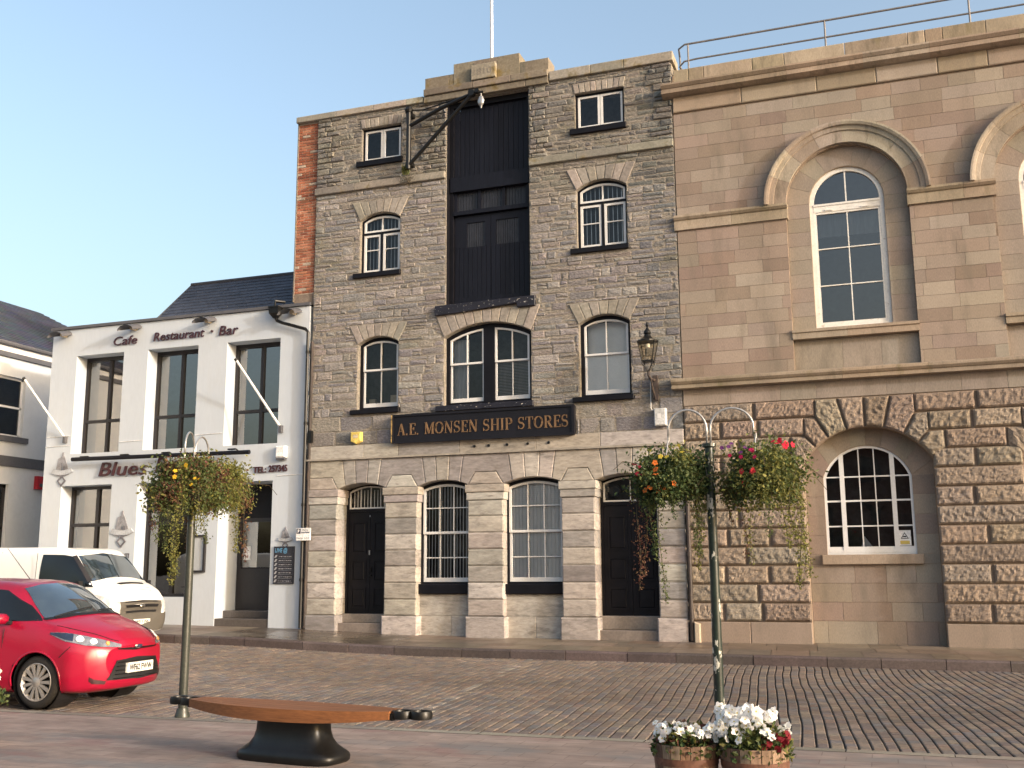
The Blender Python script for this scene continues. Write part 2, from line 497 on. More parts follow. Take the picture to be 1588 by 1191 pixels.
def facade(mb, x0, x1, z0, z1, y, ops, depth, c=(1, 1, 1), n=14):
    """wall face at y with openings (x0,x1,z0,zs,za) and their reveals"""
    xs = sorted({x0, x1} | {q for o in ops for q in o[:2] if x0 < q < x1})
    for a, b in zip(xs, xs[1:]):
        m = (a + b) / 2
        iv = sorted((o[2], o[4]) for o in ops if o[0] < m < o[1])
        z = z0
        for lo, hi in iv + [(z1, z1)]:
            if lo > z + 1e-6:
                mb.add([(a, y, z), (b, y, z), (b, y, min(lo, z1)), (a, y, min(lo, z1))], [(0, 1, 2, 3)], c)
            z = max(z, hi)
    for (a, b, lo, zs, za) in ops:
        d = y + depth
        mb.add([(a, y, lo), (a, d, lo), (a, d, zs), (a, y, zs)], [(0, 1, 2, 3)], c)
        mb.add([(b, y, lo), (b, d, lo), (b, d, zs), (b, y, zs)], [(3, 2, 1, 0)], c)
        mb.add([(a, y, lo), (b, y, lo), (b, d, lo), (a, d, lo)], [(0, 1, 2, 3)], c)
        pts = arched(a, b, lo, zs, za, n)[2:]
        for p, q in zip(pts, pts[1:]):
            mb.add([(p[0], y, p[1]), (q[0], y, q[1]), (q[0], d, q[1]), (p[0], d, p[1])], [(0, 3, 2, 1)], c)
            if za - zs > 1e-3:
                mb.add([(p[0], y, p[1]), (p[0], y, za), (q[0], y, za), (q[0], y, q[1])], [(0, 1, 2, 3)], c)

def rect_sub(r, h):
    x0, x1, z0, z1 = r
    a, b, lo, hi = h
    if a >= x1 or b <= x0 or lo >= z1 or hi <= z0:
        return [r]
    out = []
    if lo - z0 > 0.03: out.append((x0, x1, z0, lo))
    if z1 - hi > 0.03: out.append((x0, x1, hi, z1))
    zz0, zz1 = max(z0, lo), min(z1, hi)
    if a - x0 > 0.03: out.append((x0, a, zz0, zz1))
    if x1 - b > 0.03: out.append((b, x1, zz0, zz1))
    return out

def courses(x0, x1, z0, z1, holes, hr, lr, rnd, split=0.25):
    out = []
    z = z0
    while z < z1 - 0.02:
        h = min(rnd.uniform(*hr), z1 - z)
        if z1 - z - h < hr[0] * 0.6: h = z1 - z
        x = x0 - rnd.uniform(0, lr[0])
        while x < x1:
            l = rnd.uniform(*lr)
            a, b = max(x, x0), min(x + l, x1)
            x += l
            if x1 - x < lr[0] * 0.4:
                b = x1
                x = x1
            if b - a < 0.04: continue
            if h > 0.17 and rnd.random() < split:
                hh = h * rnd.uniform(.35, .65)
                rs = [(a, b, z, z + hh), (a, b, z + hh, z + h)]
            else:
                rs = [(a, b, z, z + h)]
            for hol in holes:
                rs = [q for r_ in rs for q in rect_sub(r_, hol)]
            out += rs
        z += h
    return out

def vcol(base, rnd, v=0.12, hue=0.03):
    k = 1 + rnd.uniform(-v, v)
    return tuple(max(0.005, b * k * (1 + rnd.uniform(-hue, hue))) for b in base)

def pick(rnd, pal, v=0.12):
    return vcol(rnd.choice(pal), rnd, v)

def text_mb(s, size, m4, shear=0.0, bold=0.0, sx=1.0, depth=0.0, space=1.0):
    cu = bpy.data.curves.new('t', 'FONT')
    cu.body = s
    cu.size = size
    cu.shear = shear
    cu.offset = bold
    cu.extrude = depth
    cu.space_character = space
    cu.align_x = 'LEFT'
    cu.resolution_u = 3
    ob = bpy.data.objects.new('t', cu)
    COL.objects.link(ob)
    dg = bpy.context.evaluated_depsgraph_get()
    me = bpy.data.meshes.new_from_object(ob.evaluated_get(dg))
    vs = [m4 @ Vector((v.co.x * sx, v.co.y, v.co.z)) for v in me.vertices]
    fs = [tuple(p.vertices) for p in me.polygons]
    bpy.data.objects.remove(ob)
    bpy.data.curves.remove(cu)
    bpy.data.meshes.remove(me)
    mb = MB()
    mb.add(vs, fs)
    return mb

def wall_text(s, x0, x1, z, y, size, **kw):
    """text on a wall facing -y, baseline z, fitted from x0 to x1"""
    sx = kw.pop('sx', 1.0)
    m4 = Matrix(((1, 0, 0, 0), (0, 0, -1, 0), (0, 1, 0, 0), (0, 0, 0, 1)))
    mb = text_mb(s, size, m4, sx=1.0, **kw)
    xs = [v[0] for v in mb.V]
    k = (x1 - x0) / (max(xs) - min(xs))
    a = min(xs)
    mb.V = [(x0 + (v[0] - a) * k, y + v[1], z + v[2]) for v in mb.V]
    return mb

# ------------------------------------------------------------------ ground heights
def lerp(a, b, t): return a + (b - a) * max(0, min(1, t))
def interp(x, pts):
    if x <= pts[0][0]: return pts[0][1]
    for (a, p), (b, q) in zip(pts, pts[1:]):
        if x <= b: return p + (q - p) * (x - a) / (b - a)
    return pts[-1][1]
def zb(x): return interp(x, [(-40, .45), (-24, .42), (-19, .38), (-13.2, .285), (-11, .2), (-9, .15), (-4, .13), (3, .10), (20, .06)])
KY = -2.72                      # outer face of the kerb
PY = -12.2                      # edge of the plaza
def zroad(x, y):
    t = (y - PY) / (KY - PY)
    return lerp(-0.12, zb(x) - 0.215, t)

rnd = random.Random(7)
g = MB(); g.add([(-600, -600, -.5), (600, -600, -.5), (600, 600, -.5), (-600, 600, -.5)], [(0, 1, 2, 3)])
tag(g.build('ground', GROUND), kind='structure')

# road of setts
rb = MB()
xs = [-60, -40] + [i for i in range(-34, 16, 2)] + [30, 60]
ys = [PY + (KY + .02 - PY) * k / 5 for k in range(6)]
for i in range(len(xs) - 1):
    for j in range(5):
        q = [(xs[i], ys[j]), (xs[i + 1], ys[j]), (xs[i + 1], ys[j + 1]), (xs[i], ys[j + 1])]
        far = xs[i] < -30 or xs[i] > 9
        rb.add([(x, y, zroad(x, y) - (0 if far else .022)) for x, y in q], [(0, 1, 2, 3)], (.16, .13, .11) if far else (1, 1, 1), 1 if far else 0)
TH = R(5.0)
du = Vector((math.cos(TH), math.sin(TH))); dv = Vector((-math.sin(TH), math.cos(TH)))
SETC = [(0.178, 0.143, 0.116), (0.149, 0.126, 0.112), (0.161, 0.122, 0.099), (0.135, 0.126, 0.125), (0.195, 0.159, 0.129), (0.127, 0.105, 0.095)]
u = -33.0
o0 = Vector((0, -7.5))
while u < 11:
    wu = rnd.uniform(.118, .138)
    v = -6.2 + rnd.uniform(0, .2)
    while v < 6.2:
        lv = rnd.uniform(.15, .27)
        cu_, cv_ = u + wu / 2, v + lv / 2
        def warp(a, b):
            p = o0 + du * (a + .10 * noise.noise(Vector((a * .16, b * .20, 1.7))) + .028 * noise.noise(Vector((a * .9, b * .8, 4.1)))) + dv * b
            return p
        ctr = warp(cu_, cv_)
        if PY - .1 < ctr.y < KY + .12 and -30 < ctr.x < 9.5:
            gu, gv = .009, .003
            cs = [(u + gu, v + gv), (u + wu - gu, v + gv), (u + wu - gu, v + lv - gv), (u + gu, v + lv - gv)]
            ins = .010
            it = [(u + gu + ins, v + gv + .01), (u + wu - gu - ins, v + gv + .01), (u + wu - gu - ins, v + lv - gv - .01), (u + gu + ins, v + lv - gv - .01)]
            zc = zroad(ctr.x, ctr.y) + rnd.uniform(-.0025, .0025)
            tx, ty = rnd.uniform(-.02, .02), rnd.uniform(-.012, .012)
            vs = []
            for a, b in cs:
                p = warp(a, b); vs.append((p.x, p.y, zc - .03))
            for a, b in cs:
                p = warp(a, b); vs.append((p.x, p.y, zc - .007))
            for a, b in it:
                p = warp(a, b); vs.append((p.x, p.y, zc + (p.x - ctr.x) * tx + (p.y - ctr.y) * ty))
            c = vcol(rnd.choice(SETC), rnd, .1)
            # worn white bay line painted on one row of setts
            t = (ctr.y + 10.67) / 6.63
            if 0 < t < 1 and abs(ctr.x - (-5.44 - 1.0 * t)) < .055 and rnd.random() < .55:
                c = vcol((.25, .225, .19), rnd, .2)
            if abs(ctr.y + 9.54) < .1 and -1.85 < ctr.x < -1.15:
                c = vcol((.23, .22, .20), rnd, .15)
            fs = [(8, 9, 10, 11)] + [(k, (k + 1) % 4, (k + 1) % 4 + 4, k + 4) for k in range(4)] + [(k + 4, (k + 1) % 4 + 4, (k + 1) % 4 + 8, k + 8) for k in range(4)]
            rb.add(vs, fs, c, 1)
        v += lv
    u += wu
tag(rb.build('road', [DIRT, SETT]), kind='structure')

# pavement flags, kerb
pv = MB(); rnd = random.Random(3)
FLC = [(0.171, 0.132, 0.099), (0.149, 0.11, 0.082), (0.189, 0.15, 0.116), (0.135, 0.11, 0.086)]
pb = MB()
def zpav(x, y): return zb(x) - .045 * max(0, min(1, -y / 2.6))
px = -30.0
while px < 14:
    pv.add([(px, .7, zb(px) - .012), (px, KY + .2, zpav(px, KY) - .012), (px + 1, KY + .2, zpav(px + 1, KY) - .012), (px + 1, .7, zb(px + 1) - .012)], [(0, 1, 2, 3)], (.10, .085, .07), 0)
    px += 1
for k, (ya, yb) in enumerate(((.7, -.75), (-.75, -1.55), (-1.55, KY + .16))):
    x = -30 + rnd.uniform(0, .5)
    while x < 14:
        l = rnd.uniform(.55, 1.25)
        c = vcol(rnd.choice(FLC), rnd, .12)
        gq = .006
        wetp = -14.6 < x < -10.3
        pts = [(x + gq, yb + gq), (x + l - gq, yb + gq), (x + l - gq, ya - gq), (x + gq, ya - gq)]
        skew = .25
        pts = [(a - skew * (b + .7) * .3, b) for a, b in pts]
        if wetp: c = tuple(q * .5 for q in c)
        pv.add([(a, b, zpav(a, b) + (k % 2) * .0005) for a, b in pts], [(0, 1, 2, 3)], c, 1 if wetp else 0)
        x += l
tag(pv.build('pavement', [FLAG, WET]), kind='structure')
kb = MB()
x = -30.0
while x < 14:
    l = rnd.uniform(.8, 1.5)
    a, b = x + .006, x + l - .006
    c = vcol((.085, .066, .062), rnd, .18)
    y0, y1 = KY + rnd.uniform(-.008, .008), KY + .17
    za, zb_ = zpav(a, KY), zpav(b, KY)
    V = []
    for (yy, dz) in ((y0, -.35), (y0, -.03), (y0 + .03, .003), (y1, .003), (y1, -.35)):
        V += [(a, yy, za + dz), (b, yy, zb_ + dz)]
    kb.add(V, [(0, 1, 3, 2), (2, 3, 5, 4), (4, 5, 7, 6), (6, 7, 9, 8), (0, 2, 4, 6, 8), (9, 7, 5, 3, 1)], c)
    x += l
tag(kb.build('kerb', KERBM), kind='structure')
# plaza
pz = MB()
pz.add([(-60, -90, 0), (60, -90, 0), (60, PY - .16, 0), (-60, PY - .16, 0)], [(0, 1, 2, 3)])
x = -32.0
while x < 20:
    l = rnd.uniform(.7, 1.1)
    c = vcol((.205, .185, .152), rnd, .14)
    y0, y1 = PY - .163, PY + rnd.uniform(-.004, .004)
    pz.add([(x + .005, y0, .003), (x + l - .005, y0, .003), (x + l - .005, y1 - .012, .003), (x + .005, y1 - .012, .003),
            (x + .005, y1, -.012), (x + l - .005, y1, -.012), (x + .005, y1, -.3), (x + l - .005, y1, -.3)],
           [(0, 1, 2, 3), (3, 2, 5, 4), (4, 5, 7, 6)], c, 1)
    x += l
t_ = PLAZ.node_tree
bt = t_.nodes.new('ShaderNodeTexBrick')
bt.inputs['Scale'].default_value = 1.0
bt.inputs['Brick Width'].default_value = 0.42
bt.inputs['Row Height'].default_value = 0.21
bt.inputs['Mortar Size'].default_value = 0.006
bt.inputs['Mortar Smooth'].default_value = 0.4
bt.inputs['Color1'].default_value = (1, 1, 1, 1)
bt.inputs['Color2'].default_value = (0.86, 0.84, 0.84, 1)
bt.inputs['Mortar'].default_value = (0.66, 0.64, 0.62, 1)
tcp = t_.nodes.new('ShaderNodeTexCoord')
t_.links.new(tcp.outputs['Object'], bt.inputs['Vector'])
pb_ = t_.nodes['Principled BSDF']
src = pb_.inputs['Base Color'].links[0].from_socket
mm_ = t_.nodes.new('ShaderNodeVectorMath'); mm_.operation = 'MULTIPLY'
t_.links.new(src, mm_.inputs[0]); t_.links.new(bt.outputs['Color'], mm_.inputs[1])
t_.links.new(mm_.outputs[0], pb_.inputs['Base Color'])
tag(pz.build('plaza', [PLAZ, EDGE]), kind='structure')
# side lane on the left
ln = MB()
ln.add([(-60, .5, .40), (-21.3, .5, .385), (-21.3, 40, .5), (-60, 40, .5)], [(0, 1, 2, 3)])
tag(ln.build('lane', ASPH), kind='structure')

# ================================================================== stone warehouse
rnd = random.Random(11)
WX0, WX1 = -13.21, -3.94
wh = thing('stone_warehouse', 'four storey grey rubble stone warehouse with black loft doors and stepped parapet', 'building', (-8.57, 0, .15))
RP = [(0.27, 0.248, 0.24), (0.237, 0.225, 0.219), (0.29, 0.271, 0.26), (0.219, 0.211, 0.218), (0.257, 0.234, 0.216), (0.3, 0.281, 0.271), (0.205, 0.199, 0.206)]
LP = [(0.37, 0.339, 0.305), (0.332, 0.301, 0.273), (0.394, 0.364, 0.335), (0.285, 0.267, 0.253), (0.347, 0.31, 0.273), (0.247, 0.233, 0.222)]
CL, CR = (-11.93, -10.82), (-6.27, -5.07)
WIN = {
    'TL': (*CL, 11.90, 12.80, 12.80), 'L2': (*CL, 8.95, 10.33, 10.50), 'L3': (*CL, 5.50, 7.14, 7.31),
    'TR': (*CR, 11.92, 12.82, 12.82), 'R2': (*CR, 8.97, 10.40, 10.60), 'R3': (*CR, 5.47, 7.17, 7.36),
    'MID': (-9.62, -7.42, 5.47, 7.13, 7.42)}
LOFTO = (-9.58, -7.43, 7.91, 13.18, 13.18)
ops = list(WIN.values()) + [LOFTO]
mb = MB()
facade(mb, WX0, WX1, 4.3, 13.3, .0065, ops, .30, (.27, .243, .208))
mb.add([(WX1, .03, 4.3), (WX1, .9, 4.3), (WX1, .9, 13.3), (WX1, .03, 13.3)], [(0, 1, 2, 3)], (.28, .25, .21))
HT = {'TL': .26, 'TR': .26, 'L2': .34, 'L3': .32, 'R2': .34, 'R3': .32, 'MID': .33}
holes = []
for k, o in WIN.items():
    holes.append((o[0], o[1], o[2], o[4]))
    e = .24 if k[0] != 'T' else .05
    nz_ = 6
    for q in range(nz_):
        z0_, z1_ = lerp(o[3] - .01, o[4] + HT[k], q / nz_), lerp(o[3] - .01, o[4] + HT[k], (q + 1) / nz_)
        holes.append((o[0] - e * (q + .5) / nz_, o[1] + e * (q + .5) / nz_, z0_, z1_))
    holes.append((o[0] - .13, o[1] + .05, o[2] - .15, o[2]))
holes += [LOFTO[:3] + (13.22,), (-9.86, -7.28, 7.66, 7.95), (WX0 - 1, WX1 + 1, 11.14, 11.35), (-10.9, -6.35, 4.5, 5.32)]
st = courses(WX0, WX1, 4.64, 5.36, holes, (.30, .42), (.35, .95), rnd, 0) + \
    courses(WX0, WX1, 5.36, 11.15, holes, (.10, .235), (.16, .66), rnd, .35) + \
    courses(WX0, WX1, 11.35, 13.24, holes, (.09, .2), (.14, .5), rnd, .35)
for (a, b, lo, hi) in st:
    if b - a < .03 or hi - lo < .03: continue
    j = .022
    gp = rnd.uniform(.001, .009) - .004
    pts = [(a + gp + rnd.uniform(0, j), lo + gp + rnd.uniform(0, j)), (b - gp - rnd.uniform(0, j), lo + gp + rnd.uniform(0, j)),
           (b - gp - rnd.uniform(0, j), hi - gp - rnd.uniform(0, j)), (a + gp + rnd.uniform(0, j), hi - gp - rnd.uniform(0, j))]
    if min(pts[1][0] - pts[0][0], pts[3][1] - pts[0][1]) < .02: continue
    bz = min(.016, (hi - lo) * .16, (b - a) * .16)
    m = (a + b) / 2
    pil = .03 if lo > 11.3 and (m < -12.6 or m > -4.46 or -10.2 < m < -9.5 or -7.45 < m < -6.9) else 0
    cz_ = pick(rnd, RP, .10)
    if lo > 11.3 or (m > -7.3 and lo > 10.3): cz_ = tuple(q * k_ for q, k_ in zip(cz_, (.80, .80, .74)))
    if m > -4.75: cz_ = tuple(q * k_ for q, k_ in zip(cz_, (.82, .86, .90)))
    mb.chamfer(pts, -rnd.uniform(-.006, .012) - pil, .06 + pil, bz, cz_, min(.016, bz * 1.3), rnd)
mb.build('rubble_wall', RUB, wh)
# dressed heads over the windows
mb = MB()
for k, o in WIN.items():
    mb.mark()
    x0, x1, z0, zs, za = o
    e = .24 if k[0] != 'T' else .05
    n = {'MID': 11, 'TL': 9, 'TR': 9}.get(k, 7)
    top = za + HT[k] - .01
    for i in range(n):
        f0, f1 = i / n, (i + 1) / n
        xa, xb = x0 + (x1 - x0) * f0, x0 + (x1 - x0) * f1
        ta, tb = x0 - e + (x1 - x0 + 2 * e) * f0, x0 - e + (x1 - x0 + 2 * e) * f1
        p = [(xa, arc_z(xa, x0, x1, zs, za)), ((xa + xb) / 2, arc_z((xa + xb) / 2, x0, x1, zs, za)), (xb, arc_z(xb, x0, x1, zs, za)), (tb, top), (ta, top)]
        p = inset(p, .006)
        mb.chamfer(p, -.012 - rnd.uniform(0, .012), .06, .011, pick(rnd, [(.275, .248, .218), (.25, .227, .2), (.30, .27, .236)], .1))
mb.build_each('window_head', HEAD, wh)

# string courses
mb = MB()
def band(mb, x0, x1, z0, z1, y, dep, pal, lr, gap=.004, b=.012):
    x = x0
    while x < x1 - .02:
        l = rnd.uniform(*lr)
        e = x1 if x1 - x - l < lr[0] * .5 else x + l
        mb.chamfer([(x + gap, z0), (e - gap, z0), (e - gap, z1), (x + gap, z1)], y, dep, b, pick(rnd, pal, .1))
        x = e
band(mb, WX0 - .02, -9.6, 11.155, 11.335, -.075, .12, [(.27, .25, .215), (.22, .205, .18)], (.9, 1.7))
mb.mark(); band(mb, -7.42, WX1, 11.155, 11.335, -.075, .12, [(.27, .25, .215), (.22, .205, .18)], (.9, 1.7))
mb.build_each('upper_string_course', PARA, wh)
mb = MB()
band(mb, WX0, WX1, 4.31, 4.635, -.07, .12, LP, (.8, 1.9), .003, .01)
mb.box(WX0 - .02, WX1, -.11, .0, 4.29, 4.335, (.32, .29, .25))
mb.build('lower_string_course', LIME, wh)
mb = MB()
for x in (-8.45, -8.0, -7.5, -7.0, -8.8):
    mb.mark()
    mb.lathe([(0.0, 0), (.032, 0), (.032, .02), (0, .021)], 0, 0, 10)
    k = len(mb.V) - 40
    for i in range(k, len(mb.V)):
        v = mb.V[i]
        mb.V[i] = (x + v[0], -.072 - v[2], 4.47 + v[1])
mb.build_each('tie_bolt', IRON, wh)

# ground floor piers and arches
OPN = [(-12.37, -11.09), (-10.26, -8.98), (-8.11, -6.73), (-5.96, -4.58)]
PIERS = [(-13.15, -12.37), (-11.09, -10.26), (-8.98, -8.11), (-6.73, -5.96), (-4.58, -3.98)]
PYF = -.05
for i, (a, b) in enumerate(PIERS):
    mb = MB()
    base = zb((a + b) / 2) - .05
    zz = [base, .61, .985, 1.36, 1.735, 2.11, 2.485, 2.86, 3.225]
    mb.box(a + .015, b - .015, PYF + .02, .52, base, 3.6, (.26, .24, .21))
    for k in range(8):
        ex = .045 if k == 0 else 0
        l, r_ = a - ex * (i > 0), b + ex * (i < 4)
        mb.chamfer([(l, zz[k] + .007), (r_, zz[k] + .007), (r_, zz[k + 1] - .007), (l, zz[k + 1] - .007)],
                   PYF - ex - rnd.uniform(0, .012), .56, .022 + rnd.uniform(0, .01), pick(rnd, LP, .12), .012, rnd)
    mb.build('pier', LIME, wh)
    mb = MB()
    for (lo, hi, e) in ((3.23, 3.40, .03), (3.405, 3.58, .055)):
        mb.chamfer([(a - e * (i > 0), lo), (b + e * (i < 4), lo), (b + e * (i < 4), hi), (a - e * (i > 0), hi)], PYF - e, .58, .015, pick(rnd, LP, .1), .006, rnd)
    mb.build('pier_capital', LIME, wh)
mb = MB()
ZS, ZA, ZT = 3.585, 3.715, 4.295
def ip(o, f): x = o[0] + (o[1] - o[0]) * f; return (x, arc_z(x, o[0], o[1], ZS, ZA))
def tp(o, f): return (o[0] + (o[1] - o[0]) * f, ZT)
fb, ft = (.16, .385, .615, .84), (.09, .36, .64, .91)
for o in OPN:
    for k in range(3):
        m = (fb[k] + fb[k + 1]) / 2
        mb.chamfer(inset([ip(o, fb[k]), ip(o, m), ip(o, fb[k + 1]), tp(o, ft[k + 1]), tp(o, ft[k])], .004), PYF - rnd.uniform(0, .01), .55, .016, pick(rnd, LP, .12))
for i in range(5):
    a, b = PIERS[i]
    s0, s1 = a + .02, b - .02
    if i == 0: s0 = a
    wq = b - a
    tl, tr = (a + .2 * wq if i else a), (b - .2 * wq if i < 4 else b)
    left = [ip(OPN[i - 1], .84), ip(OPN[i - 1], .92), (a - .001, ZS)] if i else [(a, 3.87)]
    right = [(b + .001, ZS), ip(OPN[i], .08), ip(OPN[i], .16), tp(OPN[i], .09)] if i < 4 else [(b, 3.87), (b, ZT)]
    lt = [tp(OPN[i - 1], .91)] if i else [(a, ZT)]
    if i == 0: poly = [(a, 3.87), (tr, 3.87)] + right + lt
    elif i == 4: poly = left + [(tl, 3.87)] + right + lt
    else: poly = left + [(tl, 3.87), (tr, 3.87)] + right + lt
    poly = inset(poly, .004)
    mb.chamfer(poly, PYF, .55, .016, pick(rnd, LP, .1))
    mb.chamfer(inset([(a, ZS), (b, ZS), (tr, 3.87), (tl, 3.87)], .005), PYF - .005, .5, .016, pick(rnd, LP, .1))
mb.build('arch_stones', LIME, wh)
mb = MB(); mb.box(WX0, WX1, .02, .5, 3.95, 4.4); mb.box(-13.2, -13.1, .0, .5, .1, 4.3)
mb.build('arch_backing', MORT, wh)

# interior, back
mb = MB(); mb.box(WX0, WX1, .9, 9, 0, 13.1); mb.build('rear_block', MORT, wh)
mb = MB(); mb.box(WX0 + .05, WX1 - .05, .84, .895, .2, 13); mb.build('interior', ROOM, wh)
mb = MB(); mb.box(WX0, -13.16, .03, .9, .1, 13.1); mb.build('side_wall', MORT, wh)

def sash(mb, x0, x1, z0, zs, za, y, t, cols, rows, bt=.025, th=.045, bot=None):
    """white frame with glazing bars; rows are absolute z of horizontal bars"""
    o, i = arched(x0, x1, z0, zs, za), arched(x0, x1, z0, zs, za, grow=t)
    mb.ring(o, i, y, y + th)
    if bot: mb.box(x0 + t, x1 - t, y + .001, y + th, z0 + t - .002, z0 + bot)
    for k in range(1, cols):
        x = x0 + t + (x1 - x0 - 2 * t) * k / cols
        mb.box(x - bt / 2, x + bt / 2, y + .006, y + th, z0 + t, arc_z(x, x0 + t, x1 - t, zs, za - t) + .004)
    for r_ in rows:
        zc, hh = r_ if isinstance(r_, tuple) else (r_, bt)
        mb.box(x0 + t - .002, x1 - t + .002, y + .004, y + th, zc - hh / 2, zc + hh / 2)

def pane(parent, x0, x1, z0, zs, za, y, m=GLASS):
    mb = MB()
    p = arched(x0, x1, z0, zs, za)
    mb.add([(x, y, z) for x, z in p], [tuple(range(len(p)))])
    return mb.build('pane', m, parent)

def sill(parent, x0, x1, z0, z1, y, m=BLACK):
    mb = MB()
    mb.chamfer([(x0, z0), (x1, z0), (x1, z1), (x0, z1)], y, .3, .01)
    return mb.build('sill', m, parent)

def black_frame(o, y, t, th=.1, name='window', m=BLACK):
    mb = MB()
    x0, x1, z0, zs, za = o
    mb.ring(arched(x0 - .01, x1 + .01, z0 - .01, zs, za + .012), arched(x0, x1, z0, zs, za, grow=t), y, y + th)
    return mb.build(name, m, wh)

for k in ('TL', 'TR'):
    o = WIN[k]
    wn = black_frame(o, .09, .055)
    mb = MB(); m = (o[0] + o[1]) / 2
    for a, b in ((o[0] + .05, m - .006), (m + .006, o[1] - .05)):
        sash(mb, a, b, o[2] + .045, o[3] - .05, o[3] - .05, .10, .055, 1, [])
    mb.build('casement_frame', WPAINT, wn)
    pane(wn, o[0] + .06, o[1] - .06, o[2] + .06, o[3] - .06, o[3] - .06, .13)
    sill(wn, o[0] - .12, o[1] + .05, o[2] - .14, o[2], -.07)
for k in ('L2', 'R2'):
    o = WIN[k]
    wn = black_frame(o, .12, .05)
    x0, x1, z0, zs, za = o
    zt = zs - .33
    mb = MB(); mb.box(x0 + .04, x1 - .04, .118, .2, zt - .03, zt + .03); mb.box((x0 + x1) / 2 - .035, (x0 + x1) / 2 + .035, .117, .2, z0 + .03, zt)
    mb.build('transom', BLACK, wn)
    mb = MB()
    sash(mb, x0 + .06, x1 - .06, zt + .03, zs, za - .06, .13, .05, 2, [], .03)
    m = (x0 + x1) / 2
    sash(mb, x0 + .06, m - .035, z0 + .05, zt - .03, zt - .03, .13, .055, 1, [z0 + .62], .022)
    sash(mb, m + .035, x1 - .06, z0 + .05, zt - .03, zt - .03, .13, .055, 1, [z0 + .62], .022)
    mb.build('casement_frame', WPAINT, wn)
    mb = MB()
    for q in range(1, 10):
        x = x0 + .07 + (x1 - x0 - .14) * q / 10
        mb.box(x - .008, x + .008, .26, .275, z0 + .05, arc_z(x, x0, x1, zs, za) - .09)
    mb.build('security_bars', STEEL, wn)
    pane(wn, x0 + .07, x1 - .07, z0 + .07, zs - .02, za - .08, .165)
    sill(wn, x0 - .15, x1 + .04, z0 - .12, z0, -.07)
for k in ('L3', 'R3'):
    o = WIN[k]
    wn = black_frame(o, .16, .075)
    x0, x1, z0, zs, za = o
    mb = MB(); zm = z0 + 1.0
    sash(mb, x0 + .085, x1 - .085, zm - .02, zs, za - .085, .17, .045, 2, [], .025)
    sash(mb, x0 + .085, x1 - .085, z0 + .07, zm + .02, zm + .02, .205, .045, 2, [], .025, bot=.11)
    mb.build('sash_frame', WPAINT, wn)
    pane(wn, x0 + .1, x1 - .1, z0 + .1, zs - .03, za - .11, .225)
    sill(wn, x0 - .15, x1 + .06, z0 - .11, z0, -.08)
    if k == 'R3':
        mb = MB(); mb.box(x0 + .1, x1 - .1, .25, .26, z0 + .1, z0 + 1.02); mb.box(x0 + .1, x1 - .1, .42, .43, z0 + 1.0, za - .1); mb.build('blind', BLIND, wn)
    else:
        mb = MB(); mb.box(x0 + .14, x0 + .3, .4, .5, z0 + .1, z0 + .32); mb.box(x1 - .4, x1 - .15, .42, .5, z0 + .1, z0 + .4); mb.build('box_on_ledge', CREAM, wn)
o = WIN['MID']
wn = black_frame(o, .16, .09)
x0, x1, z0, zs, za = o
xm = (x0 + x1) / 2
mb = MB(); mb.box(xm - .14, xm + .14, .15, .28, z0 + .05, za - .07); mb.build('mullion', BLACK, wn)
mb = MB()
def half(mb, a, b, y, lo, first):
    # one sash of the pair with a sloping arched head
    t = .045
    f = lambda x: arc_z(x, x0, x1, zs, za) - .10
    n = 8
    out = [(a, lo), (b, lo)] + [(b + (a - b) * q / n, f(b + (a - b) * q / n)) for q in range(n + 1)]
    inn = [(a + t, lo + t), (b - t, lo + t)] + [(b - t + (a - b + 2 * t) * q / n, f(b - t + (a - b + 2 * t) * q / n) - t) for q in range(n + 1)]
    mb.ring(out, inn, y, y + .045)
    m = (a + b) / 2
    mb.box(m - .0125, m + .0125, y + .006, y + .045, lo + t, f(m) - t + .003)
zm = z0 + 1.02
for a, b in ((x0 + .10, xm - .14), (xm + .14, x1 - .10)):
    half(mb, a, b, .17, zm - .02, True)
    sash(mb, a, b, z0 + .07, zm + .02, zm + .02, .205, .045, 2, [], .025, bot=.12)
mb.build('sash_frame', WPAINT, wn)
pane(wn, x0 + .12, x1 - .12, z0 + .12, zs - .04, za - .12, .226)
mb = MB()
for q in range(26):
    z = z0 + .14 + q * .036
    mb.add([(xm + .17, .36, z), (x1 - .13, .36, z), (x1 - .13, .34, z + .018), (xm + .17, .34, z + .018)], [(0, 1, 2, 3)])
mb.build('slatted_blind', CURT, wn)
mb = MB()
for q in range(8):
    x = x0 + .12 + q * .05
    mb.add([(x, .36 + .02 * (q % 2), z0 + .1), (x + .05, .36 + .02 * ((q + 1) % 2), z0 + .1), (x + .05, .36 + .02 * ((q + 1) % 2), za - .3), (x, .36 + .02 * (q % 2), za - .3)], [(0, 1, 2, 3)])
mb.build('curtain', CURT, wn)
sill(wn, x0 - .18, x1 + .06, z0 - .13, z0, -.08, BLACKF)

